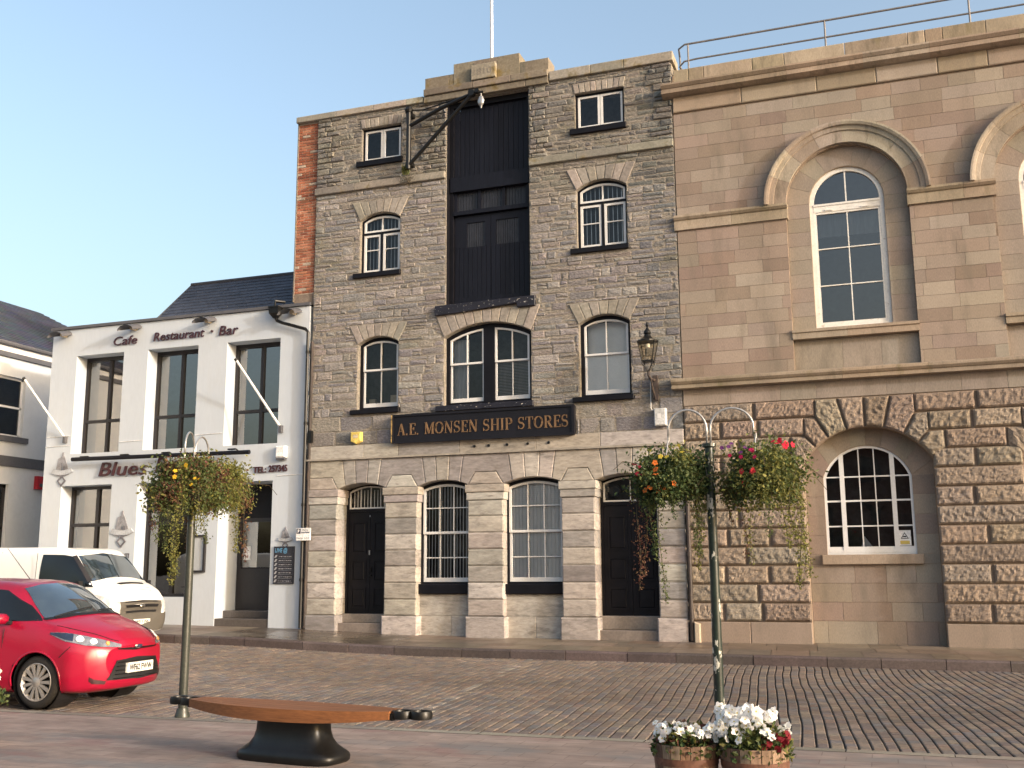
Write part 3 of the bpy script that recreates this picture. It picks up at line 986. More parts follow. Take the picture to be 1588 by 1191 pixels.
# ground floor sashes
for i in (1, 2):
    a, b = OPN[i]
    a, b = a - .01, b + .01
    o = (a, b, 1.32, 3.57, 3.70)
    wn = black_frame(o, .20, .055)
    x0, x1, z0, zs, za = a + .06, b - .06, 1.37, 3.52, 3.64
    mb = MB()
    zm = 2.50
    sash(mb, x0, x1, zm - .02, zs, za, .21, .055, 3, [3.08], .024)
    sash(mb, x0, x1, z0, zm + .025, zm + .025, .25, .055, 3, [1.93], .024, bot=.10)
    mb.build('sash_frame', WPAINT, wn)
    pane(wn, x0 + .03, x1 - .03, z0 + .03, zs - .02, za - .03, .28)
    if i == 1:
        mb = MB()
        for q in range(1, 14):
            x = x0 + .04 + (x1 - x0 - .08) * q / 14
            mb.box(x - .008, x + .008, .288, .304, z0 + .05, arc_z(x, x0, x1, zs, za) - .06)
        mb.build('security_bars', WPAINT, wn)
    else:
        mb = MB()
        for q in range(1, 14):
            x = x0 + .04 + (x1 - x0 - .08) * q / 14
            mb.box(x - .006, x + .006, .286, .296, z0 + .05, arc_z(x, x0, x1, zs, za) - .06)
        mb.build('security_bars', WPAINT, wn)
        mb = MB()
        q = z0 + .06
        while q < za - .06:
            mb.add([(x0 + .05, .300, q), (x1 - .05, .300, q), (x1 - .05, .322, q + .046), (x0 + .05, .322, q + .046)], [(0, 1, 2, 3)])
            q += .045
        mb.build('venetian_blind', BLIND, wn)
    mb = MB(); mb.chamfer([(a - .04, 1.10), (b + .04, 1.10), (b + .04, 1.33), (a - .04, 1.33)], .06, .4, .02); mb.build('sill', BLACK, wn)
    mb = MB()
    base = zb((a + b) / 2) - .05
    mb.box(a, b, .16, .5, base, 1.1, (.3, .28, .25))
    mb.chamfer([(a + .0, .615), (b - .0, .615), (b - .0, 1.095), (a + .0, 1.095)], .15, .1, .006, (.36, .335, .30))
    m_ = a + (b - a) * (.62 if i == 1 else .5)
    mb.chamfer([(a, base), (m_ - .004, base), (m_ - .004, .607), (a, .607)], .145, .1, .006, (.39, .36, .32))
    mb.chamfer([(m_ + .004, base), (b, base), (b, .607), (m_ + .004, .607)], .147, .1, .006, (.37, .35, .325))
    mb.build('apron_panel', LIME, wh)
# doors
for i in (0, 3):
    a, b = OPN[i]
    base = zb((a + b) / 2)
    z0 = .63
    mb = MB()
    m = (a + b) / 2
    for l, r_ in ((a + .06, m - .004), (m + .004, b - .06)):
        mb.box(l, r_, .46, .52, z0, 3.05)
        for (lo, hi) in ((.12, .62), (.75, 1.28), (1.42, 2.2)):
            mb.ring([(l + .09, z0 + lo), (r_ - .09, z0 + lo), (r_ - .09, z0 + hi), (l + .09, z0 + hi)],
                    [(l + .13, z0 + lo + .04), (r_ - .13, z0 + lo + .04), (r_ - .13, z0 + hi - .04), (l + .13, z0 + hi - .04)], .445, .46)
            mb.chamfer([(l + .14, z0 + lo + .05), (r_ - .14, z0 + lo + .05), (r_ - .14, z0 + hi - .05), (l + .14, z0 + hi - .05)], .448, .015, .02)
    dr = mb.build('entrance_door', BLACK, wh)
    mb = MB()
    for s_ in ((a, a + .06), (b - .06, b)): mb.box(s_[0], s_[1], .43, .53, z0 - .02, 3.6)
    mb.box(a + .06, b - .06, .43, .53, 3.05, 3.12)
    mb.build('door_frame', BLACK, dr)
    mb = MB()
    sash(mb, a + .07, b - .07, 3.13, 3.55, 3.68, .45, .035, 4 if i == 0 else 2, [], .02)
    if i == 0:
        for q in range(1, 12): 
            x = a + .1 + (b - a - .2) * q / 12
            mb.box(x - .006, x + .006, .475, .485, 3.15, 3.58)
    mb.build('fanlight_frame', OLDW, dr)
    pane(dr, a + .08, b - .08, 3.14, 3.54, 3.66, .487)
    if i == 3:
        mb = MB(); mb.tube([(a + .32, .50, 3.38), (a + .32, .6, 3.38)], [.13, .13], 20); mb.build('round_vent', IRON, dr)
    else:
        mb = MB(); mb.box(m - .014, m + .014, .425, .446, 2.02, 2.13); mb.box(m - .01, m + .01, .43, .446, 2.93, 2.97); mb.build('door_knocker', STEEL, dr)
    mb = MB(); mb.box(m + .03, m + .05, .41, .45, z0 + .98, z0 + 1.1); mb.tube([(m + .04, .45, z0 + .9), (m + .04, .40, z0 + .9)], .022, 10); mb.build('door_handle', IRON, dr)
    mb = MB()
    mb.chamfer([(a - .01, base - .1), (b + .01, base - .1), (b + .01, base + .2), (a - .01, base + .2)], .02, .6, .015, (.19, .16, .14))
    mb.chamfer([(a - .005, base + .2), (b + .005, base + .2), (b + .005, z0), (a - .005, z0)], .24, .4, .015, (.21, .18, .155))
    mb.build('door_step', FLAG, wh)

# loft doors
a, b, z0, z1, _ = LOFTO
mb = MB()
mb.box(a - .01, a + .12, .17, .34, z0, z1); mb.box(b - .10, b + .01, .17, .34, z0, z1); mb.box(a + .12, b - .10, .17, .34, z1 - .14, z1)
mb.box(a, a + .02, .035, .17, z0, z1); mb.box(b - .02, b, .035, .17, z0, z1)
lf = mb.build('loft_door', BLACK, wh)
mb = MB()
def planks(mb, xa, xb, lo, hi, y, wd):
    n = max(1, round((xb - xa) / wd)); q = (xb - xa) / n
    for k in range(n):
        mb.box(xa + k * q + .004, xa + (k + 1) * q - .004, y + rnd.uniform(0, .005), y + .04, lo, hi)
planks(mb, a + .26, b - .10, 11.2, z1 - .14, .26, .13)
planks(mb, a + .12, a + .26, 11.2, z1 - .14, .23, .14)
mb.build('upper_leaf', LOFT, lf)
mb = MB(); mb.box(a + .05, b - .06, .13, .36, 10.82, 11.2); mb.box(a + .12, b - .1, .16, .34, 10.22, 10.32); mb.build('loft_beam', LOFT, lf)
mb = MB()
for xx in (a + .12, a + .75, a + 1.38, b - .17): mb.mark(); mb.box(xx, xx + .08, .22, .3, 10.32, 10.82)
mb.build_each('loft_mullion', LOFT, lf)
mb = MB(); planks(mb, a + .2, b - .15, 10.32, 10.82, .27, .075)
mb.build('loft_panel', REED, lf)
for l, r_ in ((a + .13, (a + b) / 2 - .005), ((a + b) / 2 + .005, b - .11)):
    mb = MB()
    wl, wr, wlo, whi = l + .32 if l < -9 else l + .13, r_ - .15 if l < -9 else r_ - .25, 9.40, 10.02
    planks(mb, l, r_, z0 + .06, wlo, .25, .12)
    mb.box(l, wl, .25, .29, wlo, 10.2); mb.box(wr, r_, .25, .29, wlo, 10.2); mb.box(wl, wr, .25, .29, whi, 10.2)
    mb.box(l, r_, .235, .25, z0 + .03, z0 + .22)
    lv = mb.build('lower_leaf', LOFT, lf)
    mb = MB(); planks(mb, wl, wr, wlo, whi, .275, .06); mb.build('reeded_panel', REED, lv)
mb = MB(); mb.chamfer([(a - .25, 7.67), (a + .3, 7.69), (b - .32, 7.80), (b - .3, 7.70), (b + .14, 7.70), (b + .14, 7.95), (a - .25, 7.91)], -.09, .4, .012); mb.build('loft_sill', BLACKF, lf)

# parapet
mb = MB()
band(mb, -13.84, -10.2, 13.235, 13.39, -.07, .7, [(.30, .275, .235), (.25, .23, .20)], (.7, 1.4))
mb.mark(); band(mb, -6.88, -3.88, 13.25, 13.48, -.07, .7, [(.30, .275, .235), (.25, .23, .20)], (.7, 1.4))
mb.build_each('coping', PARA, wh)
mb = MB()
PP = [(0.2, 0.174, 0.14), (0.17, 0.149, 0.119), (0.221, 0.191, 0.149)]
band(mb, -10.18, -6.9, 13.19, 13.36, -.09, .6, PP, (.9, 1.5))
band(mb, -10.16, -6.9, 13.36, 13.53, -.14, .65, PP, (.9, 1.5))
for a_, b_ in ((-10.16, -9.5), (-9.5, -9.38), (-7.64, -7.5), (-7.5, -6.9)):
    mb.chamfer([(a_, 13.53), (b_, 13.53), (b_, 13.87), (a_, 13.87)], -.03, .5, .008, pick(rnd, PP))
for a_, b_ in ((-9.38, -8.85), (-8.85, -8.22), (-8.22, -7.64)):
    mb.chamfer([(a_, 13.53), (b_, 13.53), (b_, 14.12), (a_, 14.12)], -.04, .5, .008, pick(rnd, PP))
mb.build('parapet_block', PARA, wh)
mb = MB(); mb.chamfer([(-8.86, 13.55), (-8.23, 13.55), (-8.23, 13.94), (-8.86, 13.94)], -.17, .2, .01, (.27, .245, .20)); ds = mb.build('date_stone', PARA, wh)
wall_text("1810", -8.78, -8.32, 13.66, -.172, .24, depth=.002).build('date_numerals', MORT, ds)
mb = MB(); mb.box(-13.7, -4.0, .55, 9, 13.0, 13.12); mb.build('roof', SLATE, wh)

# brick party wall
mb = MB()
mb.box(-13.80, -13.23, .07, 5, 8.3, 13.235, (.55, .48, .40))
z = 8.62; k = 0
BP = [(.33, .125, .075), (.28, .10, .06), (.36, .16, .10), (.23, .085, .055), (.31, .14, .09)]
while z < 13.17:
    x = -13.81 - (.11 if k % 2 else 0)
    while x < -13.235:
        l, r_ = max(x, -13.81), min(x + .215, -13.235)
        if r_ - l > .05:
            c = pick(rnd, BP, .18) if rnd.random() > .05 else (.40, .33, .27)
            mb.chamfer([(l, z), (r_, z), (r_, z + .062), (l, z + .062)], .05 + rnd.uniform(0, .012), .06, .005, c)
        x += .228
    z += .074; k += 1
mb.chamfer([(-13.81, 8.3), (-13.235, 8.3), (-13.235, 8.6), (-13.81, 8.6)], .05, .06, .01, (.20, .16, .13))
mb.build('brick_party_wall', BRICK, wh)
mb = MB(); mb.box(-13.83, -13.805, .02, .25, 8.4, 13.24, (.17, .15, .135)); mb.build('wall_flashing', PARA, wh)

# things on the warehouse wall
sg = thing('fascia_sign', 'long black board with raised gold serif letters under the wide arched window', 'sign', (-8.62, 0, 4.6))
mb = MB()
mb.box(-10.88, -6.37, -.17, -.02, 4.62, 5.29)
mb.ring([(-10.89, 4.61), (-6.36, 4.61), (-6.36, 5.30), (-10.89, 5.30)], [(-10.83, 4.66), (-6.42, 4.66), (-6.42, 5.25), (-10.83, 5.25)], -.2, -.16)
mb.build('board', BOARD, sg)
mb = MB(); mb.box(-10.9, -10.885, -.2, -.02, 4.62, 5.29); mb.box(-10.888, -10.865, -.203, -.2, 4.62, 5.29); mb.build('gilded_edge', GOLDP, sg)
# serif letters from strokes: thick stems, thin hairlines
def arcpts(cx, cy, rx, ry, a0, a1, n=10):
    return [(cx + rx * math.cos(R(a0 + (a1 - a0) * k / n)), cy + ry * math.sin(R(a0 + (a1 - a0) * k / n))) for k in range(n + 1)]
T_, H_ = .17, .055
def stem(x): return [('l', [(x, 0), (x, 1)], T_), ('l', [(x - .15, .02), (x + .15, .02)], .04), ('l', [(x - .15, .98), (x + .15, .98)], .04)]
GL = {
    'A': (.86, [('l', [(.40, .97), (.13, .03)], H_), ('l', [(.42, 1.0), (.72, 0)], T_), ('l', [(.24, .34), (.60, .34)], H_), ('l', [(.0, .02), (.26, .02)], .04), ('l', [(.58, .02), (.86, .02)], .04)]),
    'E': (.74, stem(.2) + [('l', [(.2, .97), (.66, .97)], H_), ('l', [(.2, .52), (.52, .52)], H_), ('l', [(.2, .03), (.68, .03)], H_), ('l', [(.66, 1), (.66, .78)], .05), ('l', [(.52, .64), (.52, .40)], .05), ('l', [(.69, 0), (.69, .24)], .05)]),
    '.': (.3, [('l', [(.12, 0), (.12, .13)], .13)]),
    'M': (1.08, [('l', [(.16, 0), (.16, 1)], H_), ('l', [(.18, 1), (.52, .05)], T_), ('l', [(.52, .05), (.86, 1)], H_), ('l', [(.90, 0), (.90, 1)], T_), ('l', [(.03, .02), (.30, .02)], .04), ('l', [(.75, .02), (1.05, .02)], .04), ('l', [(.03, .98), (.2, .98)], .04), ('l', [(.86, .98), (1.05, .98)], .04)]),
    'O': (.92, [('o', arcpts(.45, .5, .37, .47, 0, 360, 24), None)]),
    'N': (.94, [('l', [(.16, 0), (.16, 1)], H_), ('l', [(.16, 1), (.76, .02)], T_), ('l', [(.78, 0), (.78, 1)], H_), ('l', [(.03, .02), (.30, .02)], .04), ('l', [(.65, .98), (.92, .98)], .04), ('l', [(.03, .98), (.2, .98)], .04)]),
    'S': (.70, [('s', arcpts(.34, .74, .24, .23, 40, 270, 10) + arcpts(.34, .27, .26, .24, 90, -140, 10), None), ('l', [(.56, 1), (.56, .74)], .05), ('l', [(.08, 0), (.08, .28)], .05)]),
    'H': (.96, stem(.2) + stem(.76) + [('l', [(.2, .5), (.76, .5)], H_)]),
    'I': (.42, stem(.2)),
    'P': (.76, stem(.2) + [('c', arcpts(.40, .73, .26, .245, 90, -90, 10), None), ('l', [(.2, .975), (.4, .975)], H_), ('l', [(.2, .485), (.4, .485)], H_)]),
    'T': (.80, stem(.40) + [('l', [(.04, .97), (.76, .97)], H_), ('l', [(.05, 1), (.05, .74)], .05), ('l', [(.75, 1), (.75, .74)], .05)]),
    'R': (.86, stem(.2) + [('c', arcpts(.40, .74, .25, .235, 90, -90, 10), None), ('l', [(.2, .975), (.4, .975)], H_), ('l', [(.2, .505), (.4, .505)], H_), ('l', [(.42, .5), (.74, .02)], T_ * .9), ('l', [(.62, .02), (.86, .02)], .04)]),
    ' ': (.42, []),
}
def serif_text(s, x0, x1, z0, hgt, y0, y1):
    tot = sum(GL[c][0] for c in s) + .06 * (len(s) - 1)
    k = (x1 - x0) / tot
    mb = MB(); x = x0
    for ch in s:
        wd, sts = GL[ch]
        for ty, pts, wdt in sts:
            n = len(pts)
            for q in range(n - 1):
                (ax, ay), (bx, by) = pts[q], pts[q + 1]
                d = Vector((bx - ax, by - ay)); L_ = d.length
                if L_ < 1e-6: continue
                d /= L_
                if wdt is None:
                    wa = H_ + (T_ - H_) * abs(d.y) ** 1.5 if ty != 's' else (H_ + (T_ - H_) * (max(0, 1 - abs((q + .5) - (n - 1) / 2) / (n * .42))))
                else: wa = wdt
                nx, ny = -d.y * wa / 2, d.x * wa / 2
                e = .25 * wa if wdt is None else 0
                P = [(ax - d.x * e + nx, ay - d.y * e + ny), (ax - d.x * e - nx, ay - d.y * e - ny), (bx + d.x * e - nx, by + d.y * e - ny), (bx + d.x * e + nx, by + d.y * e + ny)]
                dy_ = y0 - .0004 * ((q + int(abs(ax) * 37)) % 7)
                mb.prism([(x + px_ * k, z0 + pz_ * hgt) for px_, pz_ in P], dy_, y1)
        x += (wd + .06) * k
    return mb
_full = "A.E. MONSEN SHIP STORES"
_w = lambda q: sum(GL[c][0] for c in q) + .06 * len(q)
_k = (10.74 - 6.50) / (_w(_full) - .06)
_x = -10.74
for _p in ("A.E.", " ", "MONSEN", " ", "SHIP", " ", "STORES"):
    if _p != " ": serif_text(_p, _x, _x + (_w(_p) - .06) * _k, 4.80, .275, -.185, -.16).build('lettering', GOLD, sg)
    _x += _w(_p) * _k

cr = thing('wall_crane', 'black iron swing crane with braced jib beside the loft door', 'crane', (-10.52, 0, 11.5))
mb = MB(); mb.tube([(-10.52, -.2, 11.45), (-10.52, -.2, 13.0)], .062, 12)
for z in (11.6, 12.9): mb.box(-10.6, -10.44, -.2, .05, z - .05, z + .05)
mb.lathe([(.0, 13.09), (.09, 13.07), (.11, 13.0), (.09, 12.94), (.0, 12.93)], -10.52, -.2, 12)
mb.build('post', IRON, cr)
tip = (-8.72, -.42, 13.06)
mb = MB(); mb.tube([(-10.5, -.2, 12.58), (-9.6, -.32, 12.86), tip], [.05, .05, .045], 10); mb.build('jib', IRON, cr)
mb = MB(); mb.tube([(-10.5, -.2, 11.55), tip], .048, 10); mb.build('strut', IRON, cr)
mb = MB(); mb.tube([(-10.52, -.2, 13.0), (-10.1, -.25, 12.93), (-9.5, -.33, 12.98), tip], .018, 8); mb.build('tie_rod', IRON, cr)
mb = MB(); mb.tube([(-8.74, -.36, 13.07), (-8.74, -.48, 13.07)], .085, 16); mb.tube([(-8.74, -.42, 13.05), (-8.45, -.42, 13.06)], .03, 8)
mb.tube([(-8.6, -.36, 13.1), (-8.6, -.48, 13.1)], .055, 14); mb.build('sheave', IRON, cr)
mb = MB(); mb.tube([(-8.5, -.42, 13.06), (-8.5, -.42, 12.95)], .012, 6)
mb.lathe([(0, 12.97), (.05, 12.94), (.085, 12.85), (.075, 12.76), (.03, 12.70), (.012, 12.64), (0, 12.63)], -8.5, -.42, 14, sx=1, sy=.6)
mb.build('pulley_block', STEEL, cr)

lt = thing('wall_lantern', 'black traditional lantern with tapering glass on a wall bracket', 'lantern', (-4.6, -.45, 5.3))
LX, LY = -4.58, -.48
mb = MB(); mb.lathe([(.0, 6.98), (.02, 6.96), (.035, 6.9), (.015, 6.86), (.03, 6.83), (.075, 6.76), (.085, 6.72), (.06, 6.70), (.09, 6.64), (.15, 6.585), (.235, 6.55), (.235, 6.52), (.0, 6.53)], LX, LY, 16); mb.build('roof', IRON, lt)
mb = MB(); mb.add([(LX + sx_ * r_, LY + sy_ * r_, z) for r_, z in ((.11, 6.12), (.185, 6.52)) for sx_, sy_ in ((-1, -1), (1, -1), (1, 1), (-1, 1))], [(0, 1, 5, 4), (1, 2, 6, 5), (2, 3, 7, 6), (3, 0, 4, 7)]); mb.build('glazing', GLASSL, lt)
mb = MB()
for sx_, sy_ in ((-1, -1), (1, -1), (1, 1), (-1, 1)): mb.tube([(LX + .113 * sx_, LY + .113 * sy_, 6.10), (LX + .188 * sx_, LY + .188 * sy_, 6.54)], .012, 6)
mb.box(LX - .125, LX + .125, LY - .125, LY + .125, 6.08, 6.11)
for k in range(4):
    an = PI / 4 + k * PI / 2
    mb.tube([(LX + .15 * math.cos(an), LY + .15 * math.sin(an), 6.08), (LX + .16 * math.cos(an), LY + .16 * math.sin(an), 6.02), (LX + .09 * math.cos(an), LY + .09 * math.sin(an), 5.97), (LX + .02 * math.cos(an), LY + .02 * math.sin(an), 5.86)], .012, 6)
mb.build('cage', IRON, lt)
mb = MB(); mb.tube([(LX, LY, 6.48), (LX, LY, 6.40)], .05, 10); mb.build('lamp', WPAINT, lt)
mb = MB(); mb.tube([(LX, LY, 5.9), (LX, LY, 5.78), (LX + .03, LY + .05, 5.72), (LX + .05, -.10, 5.74)], .03, 8); mb.box(LX + .01, LX + .12, -.12, -.02, 5.28, 5.84); mb.tube([(LX + .065, -.1, 5.3), (LX + .05, -.28, 5.5), (LX + .03, LY + .03, 5.74)], .02, 8); mb.build('bracket', RUSTI, lt)

eb = thing('junction_box', 'pale grey junction box with white label below the wall lantern', 'electrical box', (-4.43, 0, 4.7))
mb = MB(); mb.chamfer([(-4.55, 4.72), (-4.29, 4.72), (-4.29, 5.10), (-4.55, 5.10)], -.17, .16, .02); mb.build('case', GREYPL, eb)
mb = MB(); mb.box(-4.48, -4.40, -.173, -.169, 4.88, 4.98); mb.build('label_plate', WPAINT, eb)
mb = MB(); mb.tube([(-4.50, -.05, 5.08), (-4.62, -.045, 5.08), (-4.64, -.045, 5.14), (-4.63, -.045, 5.75)], .012, 6); mb.build('conduit', GREYPL, eb)
yb = thing('alarm_box', 'small yellow alarm box on the stone string course', 'alarm', (-11.87, 0, 4.7))
mb = MB(); mb.chamfer([(-12.0, 4.72), (-11.86, 4.66), (-11.73, 4.72), (-11.73, 4.95), (-12.0, 4.95)], -.15, .13, .02); mb.build('case', YELLOW, yb)
mb = MB(); mb.box(-11.93, -11.8, -.153, -.149, 4.80, 4.88); mb.build('label_plate', CREAM, yb)
fp = thing('flagpole', 'slender white flagpole rising behind the stepped stone parapet', 'flagpole', (-8.6, .6, 13.1))
mb = MB(); mb.tube([(-8.6, .6, 13.0), (-8.6, .6, 17.5)], [.045, .036], 12); mb.build('pole', WPAINT, fp)
mb = MB(); mb.box(-8.7, -8.5, .5, .7, 13.1, 13.3); mb.build('socket', IRON, fp)

# ================================================================== customs house
rnd = random.Random(23)
CX0, CX1 = -3.925, 11.9
ch = thing('granite_customs_house', 'two storey pink and buff granite building with rock faced base and round arched windows', 'building', (4, 0, .1))
GP = [(0.268, 0.215, 0.176), (0.256, 0.2, 0.161), (0.277, 0.227, 0.186), (0.303, 0.26, 0.216), (0.237, 0.183, 0.148), (0.268, 0.218, 0.18), (0.249, 0.196, 0.16), (0.287, 0.244, 0.201)]
GPL = [(0.277, 0.237, 0.198), (0.287, 0.248, 0.21), (0.263, 0.224, 0.188)]
RGP = [(0.257, 0.204, 0.161), (0.243, 0.194, 0.155), (0.274, 0.221, 0.175), (0.245, 0.207, 0.173), (0.265, 0.221, 0.178)]
BAYS = [0.0, 4.15, 8.3]
UC, LC = -.28, -.2          # centres of upper and lower bay 0
# ---- upper storey
ops = [(UC + d - 1.25, UC + d + 1.25, 5.76, 9.45, 10.66) for d in BAYS]
mb = MB(); facade(mb, CX0, CX1, 5.1, 12.7, .012, ops, .13, (.30, .24, .19)); mb.build('joint_backing', MORTP, ch)
mb = MB()
def niche_hole(z0, z1):
    out = []
    for d in BAYS:
        c = UC + d
        if z0 >= 10.66: continue
        hw = 1.25 if z0 < 9.45 else math.sqrt(max(0, 1.25 ** 2 - (z0 - 9.45) ** 2)) + .02
        out.append((c - hw, c + hw, z0 - .01, z1 + .01))
    return out
z = 5.74
HC = .2806
k = 0
while z < 11.9:
    h = min(HC, 11.94 - z)
    x = CX0 - (rnd.uniform(.15, .6))
    while x < CX1:
        l = rnd.uniform(.5, 1.05)
        a, b = max(x, CX0), min(x + l, CX1)
        x += l
        if b - a < .06: continue
        rs = [(a, b, z, z + h)]
        for hol in niche_hole(z, z + h): rs = [q for r_ in rs for q in rect_sub(r_, hol)]
        for (p, q, lo, hi) in rs:
            if q - p < .05: continue
            mb.chamfer([(p + .0025, lo + .0025), (q - .0025, lo + .0025), (q - .0025, hi - .0025), (p + .0025, hi - .0025)], -rnd.uniform(0, .003), .02, .003, pick(rnd, GP, .07))
    z += h; k += 1
mb.build('upper_ashlar', GRAN, ch)
# recessed panels, window rings
mb = MB()
for d in BAYS:
    mb.mark(); c = UC + d
    wo_ = (c - .765, c + .765, 6.66, 9.45, 10.215)
    facade(mb, c - 1.27, c + 1.27, 5.7, 10.75, .14, [wo_], .14, (.33, .265, .2))
    for s_ in (-1, 1):
        z = 6.63
        while z < 9.44:
            h = (9.45 - 6.63) / 9
            l, r_ = sorted((c + s_ * .77, c + s_ * 1.25))
            mb.chamfer([(l + .002, z + .002), (r_ - .002, z + .002), (r_ - .002, z + h - .002), (l + .002, z + h - .002)], .13 - rnd.uniform(0, .002), .02, .003, pick(rnd, GPL, .06))
            z += h
    for q in range(9):
        a0, a1 = 180 - q * 20, 160 - q * 20
        p = arcpts(c, 9.45, .77, .77, a1, a0, 4) + arcpts(c, 9.45, 1.25, 1.25, a0, a1, 4)
        p = [p[i] for i in range(len(p))]
        mb.chamfer(inset(list(reversed(p)), .002), .13 - rnd.uniform(0, .002), .02, .003, pick(rnd, GPL, .08))
    xx = c - 1.25
    for l in (.98, .78, .74):
        mb.chamfer([(xx + .002, 5.76), (xx + l - .002, 5.76), (xx + l - .002, 6.42), (xx + .002, 6.42)], .125, .02, .003, pick(rnd, GPL, .1))
        xx += l
mb.build_each('recessed_panel', GRAN, ch)
# archivolts: moulded ring
mb = MB()
for d in BAYS:
    mb.mark(); c = UC + d
    prof = [(1.24, .02), (1.24, -.07), (1.50, -.07), (1.505, -.10), (1.60, -.115), (1.61, -.165), (1.66, -.185), (1.70, -.185), (1.70, .01)]
    angs = [180 - q * 180 / 8 for q in range(9)]
    for s_ in range(8):
        cc = pick(rnd, [(.32, .27, .215), (.285, .232, .182), (.34, .298, .245)], .08)
        n = 6
        aa = [angs[s_] - .1 + (angs[s_ + 1] - angs[s_] + .2) * q / n for q in range(n + 1)]
        vs = []
        for a_ in aa:
            for r_, y in prof: vs.append((c + r_ * math.cos(R(a_)), y, 9.45 + r_ * math.sin(R(a_))))
        m_ = len(prof)
        fs = [(i * m_ + j, i * m_ + j + 1, (i + 1) * m_ + j + 1, (i + 1) * m_ + j) for i in range(n) for j in range(m_ - 1)]
        fs += [tuple(range(m_ - 1, -1, -1)), tuple(range(n * m_, (n + 1) * m_))]
        mb.add(vs, fs, cc)
mb.build_each('archivolt', GRANT, ch)
# horizontal mouldings swept along x: profile (y,z) points from bottom to top
def moulding(mb, x0, x1, prof, pal, lr, ends=True):
    x = x0
    while x < x1 - .01:
        l = rnd.uniform(*lr)
        e = x1 if x1 - x - l < lr[0] * .5 else x + l
        a, b = x + .0025, e - .0025
        n = len(prof)
        vs = [(a, y, z) for y, z in prof] + [(b, y, z) for y, z in prof]
        fs = [(i, n + i, n + i + 1, i + 1) for i in range(n - 1)]
        fs += [tuple(reversed(range(n))), tuple(range(n, 2 * n))]
        mb.add(vs, fs, pick(rnd, pal, .09))
        x = e
MP = [(0.303, 0.245, 0.183), (0.275, 0.217, 0.163), (0.324, 0.272, 0.212)]
segs = [(CX0 - .06, UC - 1.25)] + [(UC + BAYS[i] + 1.25, UC + BAYS[i + 1] - 1.25) for i in range(2)] + [(UC + BAYS[2] + 1.25, CX1)]
mb = MB()
for a, b in segs:
    mb.mark(); moulding(mb, a - .03 if a > CX0 else a, b + .03, [(.13, 9.13), (-.05, 9.13), (-.05, 9.35), (-.08, 9.36), (-.12, 9.41), (-.12, 9.46), (.13, 9.47)], MP, (.9, 1.5))
mb.build_each('impost_band', GRANT, ch)
mb = MB()
for d in BAYS:
    mb.mark(); moulding(mb, UC + d - 1.26, UC + d + 1.28, [(.16, 6.43), (-.03, 6.43), (-.03, 6.55), (-.06, 6.57), (-.06, 6.63), (.30, 6.66)], MP, (1.0, 1.4))
mb.build_each('upper_sill', GRANT, ch)
mb = MB()
moulding(mb, CX0 - .22, CX1, [(.05, 5.49), (-.20, 5.50), (-.20, 5.585), (-.225, 5.59), (-.27, 5.64), (-.27, 5.69), (-.25, 5.70), (.05, 5.77)], MP, (1.0, 1.9))
mb.build('string_course', GRANT, ch)
mb = MB()
x = CX0
while x < CX1:
    l = rnd.uniform(.6, 1.5); e = min(x + l, CX1)
    mb.chamfer([(x + .002, 5.135), (e - .002, 5.135), (e - .002, 5.495), (x + .002, 5.495)], -.012, .03, .004, pick(rnd, GPL, .08)); x = e
mb.build('frieze', GRAN, ch); mb = MB()
x = CX0
while x < CX1:
    l = rnd.uniform(.8, 1.9); e = min(x + l, CX1)
    mb.chamfer([(x + .002, 11.95), (e - .002, 11.95), (e - .002, 12.32), (x + .002, 12.32)], -.045, .06, .02, pick(rnd, MP, .08)); x = e
mb.build('architrave', GRAN, ch)
mb = MB()
moulding(mb, CX0 - .22, CX1, [(.05, 12.30), (-.14, 12.32), (-.24, 12.36), (-.24, 12.46), (-.26, 12.47), (-.31, 12.53), (-.31, 12.57), (.05, 12.64)], MP, (1.0, 1.9))
mb.build('cornice', GRANT, ch)
mb = MB()
x = CX0 + .02
while x < CX1:
    l = rnd.choice((.35, .85, 1.3, 1.1, .7)); e = min(x + l, CX1)
    mb.chamfer([(x + .004, 12.6), (e - .004, 12.6), (e - .004, 13.04), (x + .004, 13.04)], .06, .5, .012, pick(rnd, [(.30, .245, .18), (.27, .215, .16), (.33, .275, .21)], .1)); x = e
mb.build('parapet', GRANT, ch)
mb = MB(); mb.box(CX0, CX1, .75, 12, 0, 12.95); mb.build('rear_block', MORTP, ch)
mb = MB(); mb.box(CX0 + .05, CX1 - .05, .70, .745, .3, 12); mb.build('interior', ROOM, ch)
mb = MB(); mb.box(CX0, CX0 + .03, .02, .75, .1, 12.9); mb.build('side_wall', MORTP, ch); mb = MB(); mb.box(CX1 - .03, CX1, .02, .75, .1, 12.9); mb.build('side_wall', MORTP, ch)
# upper windows
for d in BAYS:
    c = UC + d
    x0, x1, z0, zs, za = c - .765, c + .765, 6.66, 9.45, 10.215
    mb = MB(); mb.ring(arched(x0, x1, z0, zs, za, 24), arched(x0, x1, z0, zs, za, 24, grow=.09), .19, .28); wn = mb.build('arched_window', OLDW, ch)
    mb = MB(); mb.box(x0 + .08, x1 - .08, .185, .27, 9.25, 9.42); mb.box(x0 + .08, x1 - .08, .17, .27, 9.385, 9.43); mb.box(c - .014, c + .014, .2, .25, 9.42, za - .085)
    for s_ in (-.45, .3): mb.box(c + s_, c + s_ + .16, .165, .18, 9.27, 9.30, )
    mb.build('transom', OLDW, wn)
    mb = MB(); sash(mb, x0 + .085, x1 - .085, z0 + .09, 9.25, 9.25, .20, .045, 2, [7.60, 8.42], .022); mb.build('sash_frame', OLDW, wn)
    pane(wn, x0 + .05, x1 - .05, z0 + .05, zs, za - .05, .24, GLASSC)
    mb = MB(); mb.box(x0 + .05, x1 - .05, .45, .47, 8.75, 9.3); mb.build('blind', CURT, wn)
